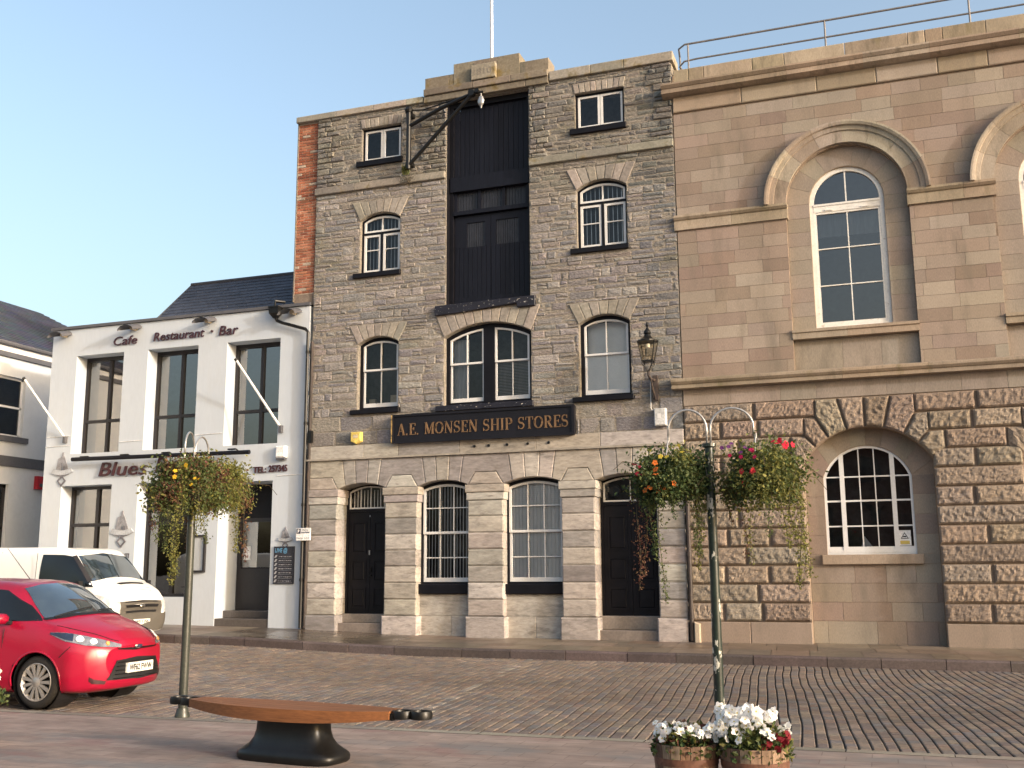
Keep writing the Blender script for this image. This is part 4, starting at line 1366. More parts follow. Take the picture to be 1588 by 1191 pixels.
# ---- lower storey, rock faced
def rockdisp(x, z, s):
    f = 5.0 + 4.0 * ((s * 7.13) % 1)
    an = ((s * 3.7) % 1 - .5) * 1.6
    xr, zr = x * math.cos(an) - z * math.sin(an), x * math.sin(an) + z * math.cos(an)
    p = Vector((xr * f + s * 13.7, zr * f * 1.25, s * 3.1))
    a = 1 - abs(noise.noise(p)) * 2
    b = noise.noise(p * 1.9 + Vector((3, 1, 7)))
    c = noise.noise(p * 4.3 + Vector((9, 4, 2)))
    return max(0, (.22 + .2 * ((s * 5.3) % 1)) * a + .38 * b + .16 * c + .42)
def rock(mb, inner, outer, yf, c, step, amp=.05, back=.09):
    """rock-faced stone between an inner and an outer polyline running the same way"""
    def res(pl, n):
        L_ = [0]
        for p, q in zip(pl, pl[1:]): L_.append(L_[-1] + math.dist(p, q))
        out = []
        for k in range(n + 1):
            t = L_[-1] * k / n
            for i in range(len(pl) - 1):
                if t <= L_[i + 1] + 1e-9:
                    f = (t - L_[i]) / max(1e-9, L_[i + 1] - L_[i])
                    out.append((pl[i][0] + (pl[i + 1][0] - pl[i][0]) * f, pl[i][1] + (pl[i + 1][1] - pl[i][1]) * f)); break
        return out
    lu = max(sum(math.dist(p, q) for p, q in zip(pl, pl[1:])) for pl in (inner, outer))
    lv = max(math.dist(inner[0], outer[0]), math.dist(inner[-1], outer[-1]))
    nu, nv = max(4, round(lu / step)), max(4, round(lv / step))
    A, B = res(inner, nu), res(outer, nu)
    s = rnd.uniform(0, 99)
    vs = []
    for j in range(nv + 1):
        for i in range(nu + 1):
            u_, v_ = i / nu, j / nv
            x = A[i][0] + (B[i][0] - A[i][0]) * v_; z = A[i][1] + (B[i][1] - A[i][1]) * v_
            eu = min(u_, 1 - u_) * lu; ev = min(v_, 1 - v_) * lv
            e = min(eu, ev)
            if e < 1e-6: y = yf + .004
            else: y = yf - min(1, e / .04) * (.012 + amp * rockdisp(x, z, s))
            vs.append((x, y, z))
    W_ = nu + 1
    fs = [(j * W_ + i, j * W_ + i + 1, (j + 1) * W_ + i + 1, (j + 1) * W_ + i) for j in range(nv) for i in range(nu)]
    bd = [i for i in range(W_)] + [j * W_ + nu for j in range(1, nv + 1)] + [nv * W_ + i for i in range(nu - 1, -1, -1)] + [j * W_ for j in range(nv - 1, 0, -1)]
    o = len(vs)
    vs += [(vs[i][0], yf + back, vs[i][2]) for i in bd]
    n = len(bd)
    fs += [(bd[k], o + k, o + (k + 1) % n, bd[(k + 1) % n]) for k in range(n)]
    mb.add(vs, fs, c)
LZ = [.55 + .3817 * k for k in range(13)]
NH = 1.265
mb = MB(); ops = [(LC + d - NH, LC + d + NH, 0, 3.80, 4.5) for d in BAYS]
facade(mb, CX0, CX1, 0, 5.2, .03, ops, .31, (.27, .2, .15)); mb.build('lower_backing', MORTP, ch)
RAD = (NH * NH + .49) / 1.4; CZ = 4.5 - RAD
ANG = [0, 14, 29.5, 42, 57]
TOPS = [5.13, 5.13, LZ[11], LZ[10]]
mb = MB()
rows = {}
for k in range(12):
    sg_ = []
    edges = [CX0]
    for d in BAYS:
        c = LC + d
        if k >= 9:
            hw = {9: math.tan(R(57)) * (LZ[9] + .0 - CZ) if False else 1.50, 10: 1.22, 11: .985}[k]
        else: hw = NH
        if k == 9: hw = math.tan(R(57)) * (LZ[9] - CZ) + .02
        edges += [c - hw, c + hw]
    edges.append(CX1)
    for q in range(0, len(edges), 2): sg_.append((edges[q], edges[q + 1]))
    rows[k] = sg_
for k in range(12):
    for si, (a, b) in enumerate(rows[k]):
        wd = b - a
        n = max(1, round(wd / (1.22 if k % 2 else .82)))
        fr = [0]
        for q in range(n): fr.append(fr[-1] + rnd.uniform(.8, 1.2))
        fr = [f / fr[-1] for f in fr]
        for q in range(n):
            l, r_ = a + wd * fr[q], a + wd * fr[q + 1]
            gl = .03
            p0, p1 = l + (gl if q else .004), r_ - (gl if q < n - 1 else .004)
            lo, hi = LZ[k] + .014, LZ[k + 1] - .014
            step = .034 if p0 < 4.5 else .09
            rock(mb, [(p0, lo), (p1, lo)], [(p0, hi), (p1, hi)], -.01, pick(rnd, RGP, .12), step)
for d in BAYS:
    c = LC + d
    for s_ in (-1, 1):
        for k in range(4):
            a0, a1 = ANG[k], ANG[k + 1]
            pin = lambda a_, r_=RAD: (c + s_ * r_ * math.sin(R(a_)), CZ + r_ * math.cos(R(a_)))
            zt = TOPS[k] - .02
            p0 = (c + s_ * math.tan(R(a0)) * (zt - CZ), zt)
            if k == 0: outer = [p0, (c + s_ * math.tan(R(a1)) * (zt - CZ), zt)]
            else:
                xr = math.tan(R(a1)) * ((TOPS[k + 1] if k < 3 else LZ[9]) - CZ)
                outer = [p0, (c + s_ * xr, zt), (c + s_ * xr, CZ + xr / math.tan(R(a1)))]
            inner = [pin(a0), pin((a0 + a1) / 2), pin(a1)]
            # shrink sideways for the joint
            def sh(pl):
                m_ = (a0 + a1) / 2
                dx, dz = math.cos(R(m_)) * s_, -math.sin(R(m_))
                out = []
                n_ = len(pl)
                for i, p in enumerate(pl):
                    t = 1 if i == 0 else (-1 if i == n_ - 1 else 0)
                    out.append((p[0] + dx * t * .02, p[1] + dz * t * .02))
                if n_ == 3 and pl is outer: out[1] = (pl[1][0] - s_ * .02, pl[1][1])
                return out
            I_, O_ = sh(inner), sh(outer)
            if s_ < 0: I_, O_ = I_[::-1], O_[::-1]
            rock(mb, I_, O_, -.015, pick(rnd, RGP, .12), .032 if c < 3 else .07, .055)
mb.build('rusticated_base', GRANR, ch)
mb = MB()
eds = [CX0] + [LC + d + s_ * NH for d in BAYS for s_ in (-1, 1)] + [CX1]
for q in range(0, len(eds), 2):
    mb.mark(); a, b = eds[q], eds[q + 1]
    n = max(1, round((b - a) / 1.2))
    for i in range(n):
        l, r_ = a + (b - a) * i / n, a + (b - a) * (i + 1) / n
        mb.chamfer([(l + .003, -.1), (r_ - .003, -.1), (r_ - .003, .54), (l + .003, .54)], -.045, .2, .015, pick(rnd, GP, .08))
mb.build_each('plinth', GRAN, ch)
# smooth recess of the lower windows
mb = MB()
for d in BAYS:
    mb.mark(); c = LC + d
    wc = c - .03
    wo_ = (wc - .87, wc + .87, 1.9, 3.50, 4.14)
    facade(mb, c - NH - .02, c + NH + .02, -.05, 4.55, .345, [wo_], .10, (.31, .235, .18))
    Y = .335
    z = 1.9
    for s_ in (-1, 1):
        z = 1.9
        while z < 3.49:
            h = 1.6 / 4
            l, r_ = (c - NH, wc - .87) if s_ < 0 else (wc + .87, c + NH)
            mb.chamfer([(l, z + .002), (r_ - .002, z + .002), (r_ - .002, z + h - .002), (l, z + h - .002)], Y - rnd.uniform(0, .002), .02, .003, pick(rnd, GP, .06)); z += h
    rad = (.87 ** 2 + .64 ** 2) / 1.28; cz = 4.14 - rad
    amax = math.degrees(math.asin(.87 / rad))
    AO = [-58, -42, -29.5, -14, 0, 14, 29.5, 42, 58]
    for q in range(8):
        f0, f1 = -amax + 2 * amax * q / 8, -amax + 2 * amax * (q + 1) / 8
        pi_ = [(wc + rad * math.sin(R(f0 + (f1 - f0) * t / 3)), cz + rad * math.cos(R(f0 + (f1 - f0) * t / 3))) for t in range(4)]
        po = [(c + RAD * math.sin(R(AO[q] + (AO[q + 1] - AO[q]) * t / 3)), CZ + RAD * math.cos(R(AO[q] + (AO[q + 1] - AO[q]) * t / 3))) for t in range(4)]
        mb.chamfer(inset(pi_ + po[::-1], .002), Y - rnd.uniform(0, .002), .02, .003, pick(rnd, GP, .06))
    z = 0.0
    for (lo, hi) in ((-.05, .56), (.56, .94), (.94, 1.32), (1.32, 1.70)):
        x = c - NH - rnd.uniform(0, .5)
        while x < c + NH:
            l = rnd.uniform(.55, 1.05); a, b = max(x, c - NH), min(x + l, c + NH); x += l
            if b - a < .06: continue
            mb.chamfer([(a + .003, lo + .003), (b - .003, lo + .003), (b - .003, hi - .003), (a + .003, hi - .003)], Y - rnd.uniform(0, .003), .02, .004, pick(rnd, GP, .1))
    for l, r_ in ((c - NH, wc - .98), (wc + .98, c + NH)):
        mb.chamfer([(l, 1.703), (r_ - .003, 1.703), (r_ - .003, 1.897), (l, 1.897)], Y, .02, .003, pick(rnd, GP, .06))
mb.build_each('lower_recess', GRAN, ch)
mb = MB()
for d in BAYS:
    mb.mark(); wc = LC + d - .03
    mb.chamfer([(wc - .98, 1.70), (wc + .98, 1.70), (wc + .98, 1.90), (wc - .98, 1.90)], .24, .25, .012, (.33, .26, .2))
mb.build_each('lower_sill', GRAN, ch)
for bi, d in enumerate(BAYS):
    wc = LC + d - .03
    x0, x1, z0, zs, za = wc - .87, wc + .87, 1.90, 3.50, 4.14
    az = lambda x, g=0: arc_z(x, x0, x1, zs, za) - g
    mb = MB(); mb.ring(arched(x0, x1, z0, zs, za, 24), arched(x0, x1, z0, zs, za, 24, grow=.05), .37, .45); mb.box(x0 + .05, x1 - .05, .365, .45, z0 + .04, z0 + .10)
    wn = mb.build('arched_window', WPAINT, ch)
    ma, mb_ = wc - .50, wc + .50
    mb = MB()
    for m_ in (ma, mb_): mb.box(m_ - .045, m_ + .045, .362, .45, z0 + .06, az(m_, .04))
    mb.build('mullion', WPAINT, wn)
    mb = MB()
    for l, r_, n in ((x0 + .05, ma - .045, 1), (ma + .045, mb_ - .045, 3), (mb_ + .045, x1 - .05, 1)):
        for q in range(1, n):
            x = l + (r_ - l) * q / n
            mb.box(x - .011, x + .011, .385, .43, z0 + .1, az(x, .045))
        for zz in (2.48, 3.0, 3.02, 3.50):
            if zz == 3.02: continue
            hb = .014 if zz != 3.0 else .018
            mb.box(l, r_, .38, .43, zz - hb, zz + hb)
        mb.box(l, r_, .375, .43, z0 + .10, z0 + .16)
    mb.build('glazing_bars', WPAINT, wn)
    pane(wn, x0 + .03, x1 - .03, z0 + .05, zs, za - .03, .41, GLASS)
    if bi == 0:
        mb = MB(); mb.box(x1 - .34, x1 - .10, .400, .405, 2.07, 2.38); nb = mb.build('notice', SIGNW, wn)
        mb = MB(); xx, zz = x1 - .22, 2.21
        mb.ring([(xx - .075, zz), (xx + .075, zz), (xx, zz + .13)], [(xx - .055, zz + .012), (xx + .055, zz + .012), (xx, zz + .105)], .397, .4); mb.box(xx - .03, xx + .03, .397, .4, zz + .03, zz + .055)
        mb.build('warning_triangle', BLK, nb)
        mb = MB(); mb.box(x1 - .31, x1 - .13, .397, .4, 2.1, 2.17); mb.build('yellow_strip', YELLOW, nb)
        mb = MB(); mb.add([(wc - .2, .5, 2.06), (wc + .02, .5, 2.06), (wc - .13, .52, 2.28)], [(0, 1, 2)]); mb.build('paper', CURT, wn)

# railing on the customs house roof
rl = thing('roof_railing', 'grey two rail metal safety railing along the roof of the granite building', 'railing', (4, .6, 13.0))
mb = MB()
mb.tube([(-3.72, 1.6, 13.45), (-3.86, .75, 13.46), (-3.72, .6, 13.50), (-3.4, .6, 13.52), (CX1, .6, 13.52)], .022, 8); mb.build('mid_rail', RAILM, rl)
mb = MB()
mb.tube([(-3.86, 1.0, 13.0), (-3.88, .95, 13.8), (-3.86, .72, 13.90), (-3.7, .6, 13.93), (CX1, .6, 13.93)], .024, 8); mb.build('top_rail', RAILM, rl)
for x in (-3.62, -.5, 2.52, 5.6, 8.7):
    mb = MB(); mb.tube([(x, .6, 12.9), (x, .6, 13.92)], .022, 8); mb.build('railing_post', RAILM, rl)
# drainpipes
dp = thing('drainpipe', 'dark rusty drainpipe in the joint between grey stone warehouse and granite building', 'drainpipe', (-3.90, -.1, .1))
mb = MB(); mb.tube([(-3.915, -.05, 3.6), (-3.90, -.09, 3.3), (-3.90, -.09, .15)], .045, 10); mb.build('pipe', RUSTI, dp)
mb = MB()
for z in (.6, 1.9, 3.1): mb.mark(); mb.tube([(-3.90, -.09, z), (-3.90, -.09, z + .09)], .06, 10)
mb.build_each('collar', RUSTI, dp)
tag((lambda m_: (m_.chamfer([(-3.84, .0), (-3.72, .0), (-3.72, .50), (-3.84, .54)], -.16, .11, .02, (.42, .35, .27)), m_.build('kerb_stone', GRAN, None, (-3.78, -.1, .1)))[1])(MB()),
    'short upright granite guard stone at the foot of the drainpipe', 'guard stone')
dp = thing('drainpipe', 'dark drainpipe with brown pipe beside it between the white bar and the stone warehouse', 'drainpipe', (-13.27, -.1, .3))
mb = MB(); mb.tube([(-14.22, -.14, 8.02), (-14.18, -.12, 7.92), (-14.05, -.1, 7.86), (-13.36, -.1, 7.64), (-13.28, -.1, 7.55), (-13.27, -.1, .3)], .042, 10); mb.build('pipe', IRON, dp)
mb = MB(); mb.tube([(-13.17, -.07, 7.3), (-13.17, -.07, .3)], .04, 10); mb.build('brown_pipe', RUSTI, dp)
mb = MB()
mb.add([(-14.22 + sx_ * r_, -.14 + sy_ * r_ * .8, z) for r_, z in ((.05, 7.98), (.13, 8.10), (.14, 8.25)) for sx_, sy_ in ((-1, -1), (1, -1), (1, 1), (-1, 1))],
       [(i * 4 + k, i * 4 + (k + 1) % 4, i * 4 + 4 + (k + 1) % 4, i * 4 + 4 + k) for i in range(2) for k in range(4)] + [(8, 9, 10, 11)])
mb.box(-14.36, -14.08, -.27, -.02, 8.24, 8.28); mb.tube([(-14.25, -.14, 8.26), (-14.27, -.1, 8.45), (-14.1, .1, 8.45)], .04, 8)
mb.build('rainwater_hopper', IRON, dp)
mb = MB()
for z in (1.4, 3.2, 5.2, 7.0): mb.mark(); mb.tube([(-13.27, -.1, z), (-13.27, -.1, z + .07)], .056, 10)
mb.build_each('collar', IRON, dp)
mb = MB(); mb.box(-13.2, -13.1, -.12, -.02, 4.75, 5.05); mb.build('cable_box', IRON, dp)

# ================================================================== white bar
rnd = random.Random(31)
BX0, BX1 = -21.41, -13.30
br = thing('white_bar', 'white rendered two storey bar with tall dark windows and slate roof', 'building', (-17.3, 0, .35))
UW = [(-20.55, -18.98), (-18.20, -16.60), (-15.72, -14.13)]
LW = [(-20.78, -19.12), (-18.28, -16.65)]
DO = (-15.77, -14.22)
ops = [(a, b, 4.80, 7.50, 7.50) for a, b in UW] + [(a, b, 1.02, 3.94, 3.94) for a, b in LW] + [(*DO, .2, 3.87, 3.87)]
mb = MB(); facade(mb, BX0, BX1, .1, 8.26, 0, ops[:5], .50); 
# door opening goes deeper: redo with its own recess
mb = MB()
facade(mb, BX0, DO[0] - .4, .1, 8.26, 0, [o for o in ops[:5] if o[1] < DO[0] - .4], .5)
facade(mb, DO[0] - .4, BX1, 4.2, 8.26, 0, [ops[2]], .5)
facade(mb, DO[0] - .4, BX1, .1, 4.2, 0, [ops[5]], .95)
mb.add([(BX1, 0, .1), (BX1, .5, .1), (BX1, .5, 8.26), (BX1, 0, 8.26)], [(0, 1, 2, 3)])
mb.add([(BX0, 9, .1), (BX0, 0, .1), (BX0, 0, 8.26), (BX0, 9, 8.26)], [(0, 1, 2, 3)])
mb.add([(BX0, 0, 8.26), (BX1, 0, 8.26), (BX1, .3, 8.26), (BX0, .3, 8.26)], [(0, 1, 2, 3)])
mb.box(BX0, BX1, .28, .3, 8.0, 8.26)
mb.build('wall', WHITE, br)
mb = MB(); mb.box(BX0 - .05, BX1 + .02, -.06, .34, 8.27, 8.345); mb.build('parapet_capping', DGREY, br)
mb = MB(); mb.box(BX0 + .05, BX1 - .05, 1.35, 1.4, .3, 8.2); mb.box(BX0 + .05, -16.0, .52, 1.35, 4.2, 4.25); mb.build('interior', ROOM, br)
mb = MB(); mb.box(BX0 + .02, BX1 - .02, 1.4, 9, .1, 8.2); mb.build('rear_block', WHITE, br)
# slate roof with gable end
mb = MB()
xr0, xr1 = -18.45, -13.82
ry, rz_, ey, ez = 2.1, 9.84, .42, 8.30
mb.add([(xr0, ey, ez), (xr1, ey, ez), (xr1, ry, rz_), (xr0, ry, rz_), (xr0, 3.9, ez), (xr1, 3.9, ez)], [(0, 3, 4), (3, 2, 5, 4), (1, 5, 2)], (.9, .9, .95))
n = 12
for r_ in range(n):
    x = xr0 - .02 - (.14 if r_ % 2 else 0)
    while x < xr1:
        a, b = max(x, xr0 - .04), min(x + .28, xr1)
        x += .28
        if b - a < .04: continue
        t0, t1 = r_ / n - .02, (r_ + 1) / n + .005
        q = rnd.uniform(0, .006)
        f = lambda t, o: (ey + (ry - ey) * t - .006 * o, ez + (rz_ - ez) * t + .008 * o)
        y0, z0 = f(t0, 2.4); y1, z1 = f(t1, .6)
        c = vcol((1, 1, 1.05), rnd, .16)
        tn = .9 + rnd.uniform(-.1, .1)
        mb.add([(a + .003, y0, z0 + q), (b - .003, y0, z0 + q), (b - .003, y1, z1 + q), (a + .003, y1, z1 + q), (a + .003, y0 + .004, z0 - .01), (b - .003, y0 + .004, z0 - .01)], [(0, 1, 2, 3), (4, 5, 1, 0)], tuple(.05 * k_ * tn for k_ in (.95, 1.08, 1.5)))
mb.build('slate_roof', SLATE, br)
mb = MB(); mb.tube([(xr0 - .04, ry, rz_ + .02), (xr1, ry, rz_ + .02)], .06, 8, (.05, .05, .06)); mb.tube([(xr0 - .04, ey, ez), (xr0 - .04, ry, rz_)], .035, 6, (.06, .06, .06)); mb.build('ridge_tile', SLATE, br)
mb = MB(); mb.box(xr0 - .1, xr1, .36, .5, 8.24, 8.36); mb.build('gutter', RUSTI, br)
mb = MB()
for z_, xs_ in ((5.28, (BX0, -20.6)), (5.02, (BX0, -20.6)), (5.05, (-18.95, -18.22)), (5.12, (-16.58, -15.75))):
    mb.mark(); mb.tube([(xs_[0], -.012, z_), (xs_[1], -.012, z_ + .015)], .009, 6)
mb.mark(); mb.tube([(-14.1, -.012, 3.98), (-13.35, -.012, 4.0)], .009, 6)
mb.build_each('cable', WHPL, br)
# windows
for i, (a, b) in enumerate(UW):
    mb = MB(); t = .07
    mb.ring([(a, 4.80), (b, 4.80), (b, 7.5), (a, 7.5)], [(a + t, 4.83), (b - t, 4.83), (b - t, 7.40), (a + t, 7.40)], .40, .50)
    wn = mb.build('tall_window', DFRAME, br)
    m = (a + b) / 2 + .02
    mb = MB(); mb.box(m - .045, m + .045, .41, .49, 4.83, 7.40); mb.box(a + t, b - t, .412, .49, 5.68, 5.76); mb.build('glazing_bars', DFRAME, wn)
    mb = MB(); mb.add([(a + .05, .46, 4.81), (b - .05, .46, 4.81), (b - .05, .46, 7.45), (a + .05, .46, 7.45)], [(0, 1, 2, 3)]); mb.build('pane', GLASSB, wn)
for i, (a, b) in enumerate(LW):
    mb = MB(); t = .07
    mb.ring([(a, 1.02), (b, 1.02), (b, 3.94), (a, 3.94)], [(a + t, 1.1), (b - t, 1.1), (b - t, 3.86), (a + t, 3.86)], .40, .50)
    wn = mb.build('tall_window', DFRAME, br)
    m = (a + b) / 2 + .05
    mb = MB(); mb.box(m - .05, m + .05, .41, .49, 1.1, 3.86); mb.box(a + t, b - t, .412, .49, 2.86, 2.95); mb.build('glazing_bars', DFRAME, wn)
    mb = MB(); mb.add([(a + .05, .46, 1.05), (b - .05, .46, 1.05), (b - .05, .46, 3.9), (a + .05, .46, 3.9)], [(0, 1, 2, 3)]); mb.build('pane', GLASSB, wn)
    mb = MB()
    for q in range(14): mb.add([(a + .1, .62, 1.2 + q * .1), (b - .1, .62, 1.2 + q * .1), (b - .1, .60, 1.24 + q * .1), (a + .1, .60, 1.24 + q * .1)], [(0, 1, 2, 3)])
# door
mb = MB()
a, b = DO
mb.box(a + .02, b + .3, .90, .99, .66, .70); 
mb.ring([(a + .02, .68), (b - .02, .68), (b - .02, 3.0), (a + .02, 3.0)], [(a + .13, 1.72), (b - .36, 1.72), (b - .36, 2.9), (a + .13, 2.9)], .87, .93)
dr = mb.build('bar_door', DFRAME, br)
mb = MB(); mb.box(a + .1, b - .3, .89, .92, .70, 1.75); mb.build('door_panel', BLACK, dr)
mb = MB(); mb.add([(a + .1, .905, 1.7), (b - .3, .905, 1.7), (b - .3, .905, 2.95), (a + .1, .905, 2.95)], [(0, 1, 2, 3)]); mb.build('pane', GLASSB, dr)
mb = MB(); mb.box(a, b, .88, .95, 3.0, 3.95); mb.build('transom_panel', BLACK, dr)
mb = MB(); mb.box(a + .20, a + .40, .893, .899, 1.94, 2.28); mb.build('paper_notice', SIGNW, dr)
mb = MB(); mb.box(a + .20, a + .34, .893, .899, 1.75, 1.86); mb.build('sticker', SIGNG, dr)
mb = MB(); mb.tube([(b - .25, .87, 1.72), (b - .25, .83, 1.72), (b - .36, .83, 1.72)], .016, 8); mb.build('door_handle', CHROME, dr)
mb = MB(); mb.chamfer([(a - .28, .18), (b - .0, .18), (b - .0, .50), (a - .28, .50)], -.12 + .14, .9, .015, (.085, .075, .07)); mb.chamfer([(a + .0, .5), (b, .5), (b, .68), (a, .68)], .36, .6, .015, (.085, .075, .07)); mb.build('door_step', FLAG, br)

def letters(name, label, mbt, m, loc):
    return tag(mbt.build(name, m, None, loc), label, 'lettering')
cf = thing('wall_lettering', 'plum lettering Cafe Restaurant Bar across the top of the white bar', 'lettering', (-17.4, 0, 7.7))
wall_text("Cafe", -19.32, -18.55, 7.69, -.03, .34, shear=.18, bold=.002, depth=.012).build('cafe_word', PLUM, cf)
wall_text("Restaurant", -18.02, -16.42, 7.71, -.03, .33, shear=.18, bold=.002, depth=.012).build('restaurant_word', PLUM, cf)
mb = MB(); mb.tube([(-16.19, -.045, 7.83), (-16.19, -.015, 7.83)], .035, 10); mb.build('dot', PLUM, cf)
wall_text("Bar", -15.97, -15.38, 7.70, -.03, .36, shear=.18, bold=.002, depth=.012).build('bar_word', PLUM, cf)
bb = thing('wall_lettering', 'large maroon lettering Blues Bar under the long black strip light', 'lettering', (-18, 0, 4.15))
wall_text("Blues", -19.52, -17.98, 4.16, -.05, .52, shear=.2, bold=.003, depth=.02).build('blues_word', MAROON, bb)
wall_text("Bar", -17.72, -16.8, 4.19, -.05, .55, shear=.2, bold=.003, depth=.02).build('bar_word', MAROON, bb)
tl = thing('wall_lettering', 'small bold maroon telephone number TEL 257345 over the bar door', 'lettering', (-14.3, 0, 4.08))
wall_text("TEL:", -14.78, -14.40, 4.075, -.03, .21, bold=.004, depth=.012).build('tel_word', MAROON, tl)
wall_text("257345", -14.33, -13.80, 4.085, -.03, .225, bold=.005, depth=.012).build('number', MAROON, tl)

def emblem(x, z, s, label):
    e = thing('emblem', label, 'emblem', (x, 0, z))
    X = lambda a: x + a * s
    Z = lambda a: z + a * s
    mb = MB()
    for pts in ([(-.30, .0), (-.02, .0), (-.06, .55), (-.20, .48)], [(.02, .0), (.30, .02), (.12, .46), (.02, .62)], [(-.06, .3), (.06, .3), (.03, .72), (-.03, .70)]):
        mb.prism([(X(a), Z(b)) for a, b in pts], -.02 - .003 * len(mb.V) / 8, -.001)
    mb.build('sails', EMB, e)
    mb = MB(); mb.prism([(X(a), Z(b)) for a, b in [(-.5, -.06), (-.3, -.12), (0, -.14), (.3, -.12), (.52, -.04), (.4, .1), (.1, .02), (-.1, .03), (-.38, .1)]], -.035, -.001); mb.build('banner', EMBL, e)
    mb = MB(); mb.prism([(X(a), Z(b)) for a, b in [(-.34, -.12), (0, -.15), (.34, -.12), (.1, -.2), (-.1, -.2)]], -.03, -.001)
    mb.ring([(X(0), Z(-.58)), (X(.2), Z(-.36)), (X(0), Z(-.14)), (X(-.2), Z(-.36))], [(X(0), Z(-.5)), (X(.13), Z(-.36)), (X(0), Z(-.22)), (X(-.13), Z(-.36))], -.028, -.001)
    mb.tube([(X(.12), -.03, Z(.12)), (X(.12), -.045, Z(.12))], .07 * s, 8)
    mb.build('scroll', EMBD, e)
    return e
emblem(-20.78, 4.34, .72, 'grey ship emblem high at the left end of the white bar')
e = emblem(-18.70, 2.70, .74, 'grey ship emblem on the white pier between the two lower bar windows')
for i_, (l, r_) in enumerate(((-18.99, -18.83), (-18.78, -18.62), (-18.57, -18.41))):
    mb = MB()
    for q in range(3): mb.box(l + q * .055, l + q * .055 + .03, -.008, -.001, 2.0, 2.13)
    mb.box(l, r_ - .02, -.01, -.001, 2.105, 2.13)
    mb.build('emblem_word', EMBD, e)
emblem(-13.80, 2.42, .42, 'small grey ship emblem just above the chalkboard')

cbd = thing('chalkboard', 'black chalkboard listing live bands on the white wall right of the bar door', 'chalkboard', (-13.8, 0, 1.35))
mb = MB(); mb.box(-14.10, -13.53, -.035, -.002, 1.34, 2.24); mb.build('board', CHALK, cbd)
wall_text("LIVE @", -14.07, -13.72, 2.10, -.037, .14, shear=.15, bold=.004).build('heading', CHALKB, cbd)
mb = MB()
for q in range(7):
    z = 2.0 - q * .098
    mb.add([(-14.08, -.037, z - .03), (-14.03, -.037, z - .03), (-13.99, -.037, z + .035), (-14.04, -.037, z + .035)], [(0, 1, 2, 3)])
    x = -13.95
    while x < -13.6:
        l = rnd.uniform(.02, .06); mb.box(x, x + l, -.0375, -.0355, z - .008 + rnd.uniform(-.006, .006), z + .004); x += l + rnd.uniform(.008, .02)
    mb.box(-13.97, -13.57, -.037, -.0355, z - .043, z - .040)
mb.build('band_list', CHALKW, cbd)
mc = thing('menu_case', 'black framed menu case on the white wall left of the bar door', 'menu case', (-16.25, 0, 1.6))
mb = MB(); mb.ring([(-16.50, 1.63), (-16.08, 1.63), (-16.08, 2.56), (-16.50, 2.56)], [(-16.45, 1.68), (-16.13, 1.68), (-16.13, 2.51), (-16.45, 2.51)], -.07, -.002); mb.build('frame', DFRAME, mc)
mb = MB(); mb.box(-16.46, -16.12, -.03, -.002, 1.67, 2.52); mb.build('menu_sheet', CURT, mc)
ps = thing('parking_sign', 'small white parking sign with navy P on the drainpipe by the warehouse corner', 'sign', (-13.2, 0, 2.36))
mb = MB(); mb.chamfer([(-13.40, 2.37), (-13.0, 2.37), (-13.0, 2.67), (-13.40, 2.67)], -.19, .015, .004); mb.build('plate', SIGNW, ps)
mb = MB(); mb.chamfer([(-13.385, 2.53), (-13.275, 2.53), (-13.275, 2.655), (-13.385, 2.655)], -.193, .003, .001); pp = mb.build('blue_square', SIGNN, ps)
wall_text("P", -13.355, -13.305, 2.55, -.195, .12, bold=.006).build('letter', SIGNW, pp)
wall_text("Pay at", -13.22, -13.06, 2.60, -.192, .06).build('first_line', SIGNN, ps)
wall_text("machine", -13.255, -13.03, 2.545, -.192, .06, bold=.002).build('second_line', SIGNN, ps)
wall_text("Display ticket", -13.38, -13.04, 2.415, -.192, .05, bold=.001).build('third_line', SIGNG, ps)
mb = MB(); mb.tube([(-13.27, -.17, 2.52), (-13.27, -.10, 2.52)], .02, 8); mb.build('clip', IRON, ps)

# long strip light, hood lights, alarm, flagpoles
sl_ = thing('strip_light', 'long black strip light above the Blues Bar lettering', 'light', (-17.5, 0, 4.6))
mb = MB(); mb.tube([(-20.28, -.22, 4.62), (-14.78, -.22, 4.58)], .055, 12); mb.build('tube_housing', BLACK, sl_)
for x in (-19.9, -18.6, -17.3, -15.3):
    mb = MB(); mb.tube([(x, -.22, 4.66), (x + .02, -.1, 4.70), (x + .04, .0, 4.66)], .018, 6); mb.box(x - .1, x + .12, -.26, -.18, 4.655, 4.69); mb.build('arm', IRON, sl_)
hl = None
HLAB = ['black hooded light above the left corner of the bar front', 'black hooded light between the left corner and the word Cafe', 'black hooded light above the word Restaurant', 'black hooded light by the brick wall at the right end of the bar']
for i, x in enumerate((-20.95, -18.62, -16.26, -13.72)):
    if hl is None:
        hl = thing('hooded_light', HLAB[0], 'light', (x, 0, 8.1), 0, 'hooded lights along the top of the bar')
        mb = MB()
        n = 10
        vs = []
        for k in range(n + 1):
            an = PI * k / n
            for (rr, y, zz) in ((.20, -.02, .05), (.25, -.46, -.09)):
                vs.append((x - rr * math.cos(an), y, 8.07 + zz + rr * .55 * math.sin(an)))
        fs = [(2 * k, 2 * k + 1, 2 * k + 3, 2 * k + 2) for k in range(n)]
        mb.add(vs, fs)
        o_ = len(vs)
        mb.add([(v[0], v[1], v[2] - .012) for v in vs], [tuple(reversed(f)) for f in fs])
        mb.build('hood', DGREY, hl)
        mb = MB(); mb.tube([(x, -.02, 8.1), (x, -.20, 8.09)], .06, 10); mb.build('lamp', CREAM, hl)
    else:
        c = copy_tree(hl, (x, 0, 8.1)); c['label'] = HLAB[i]
ab = thing('alarm_box', 'white alarm box on the bar wall above the telephone number', 'alarm', (-13.95, 0, 4.4))
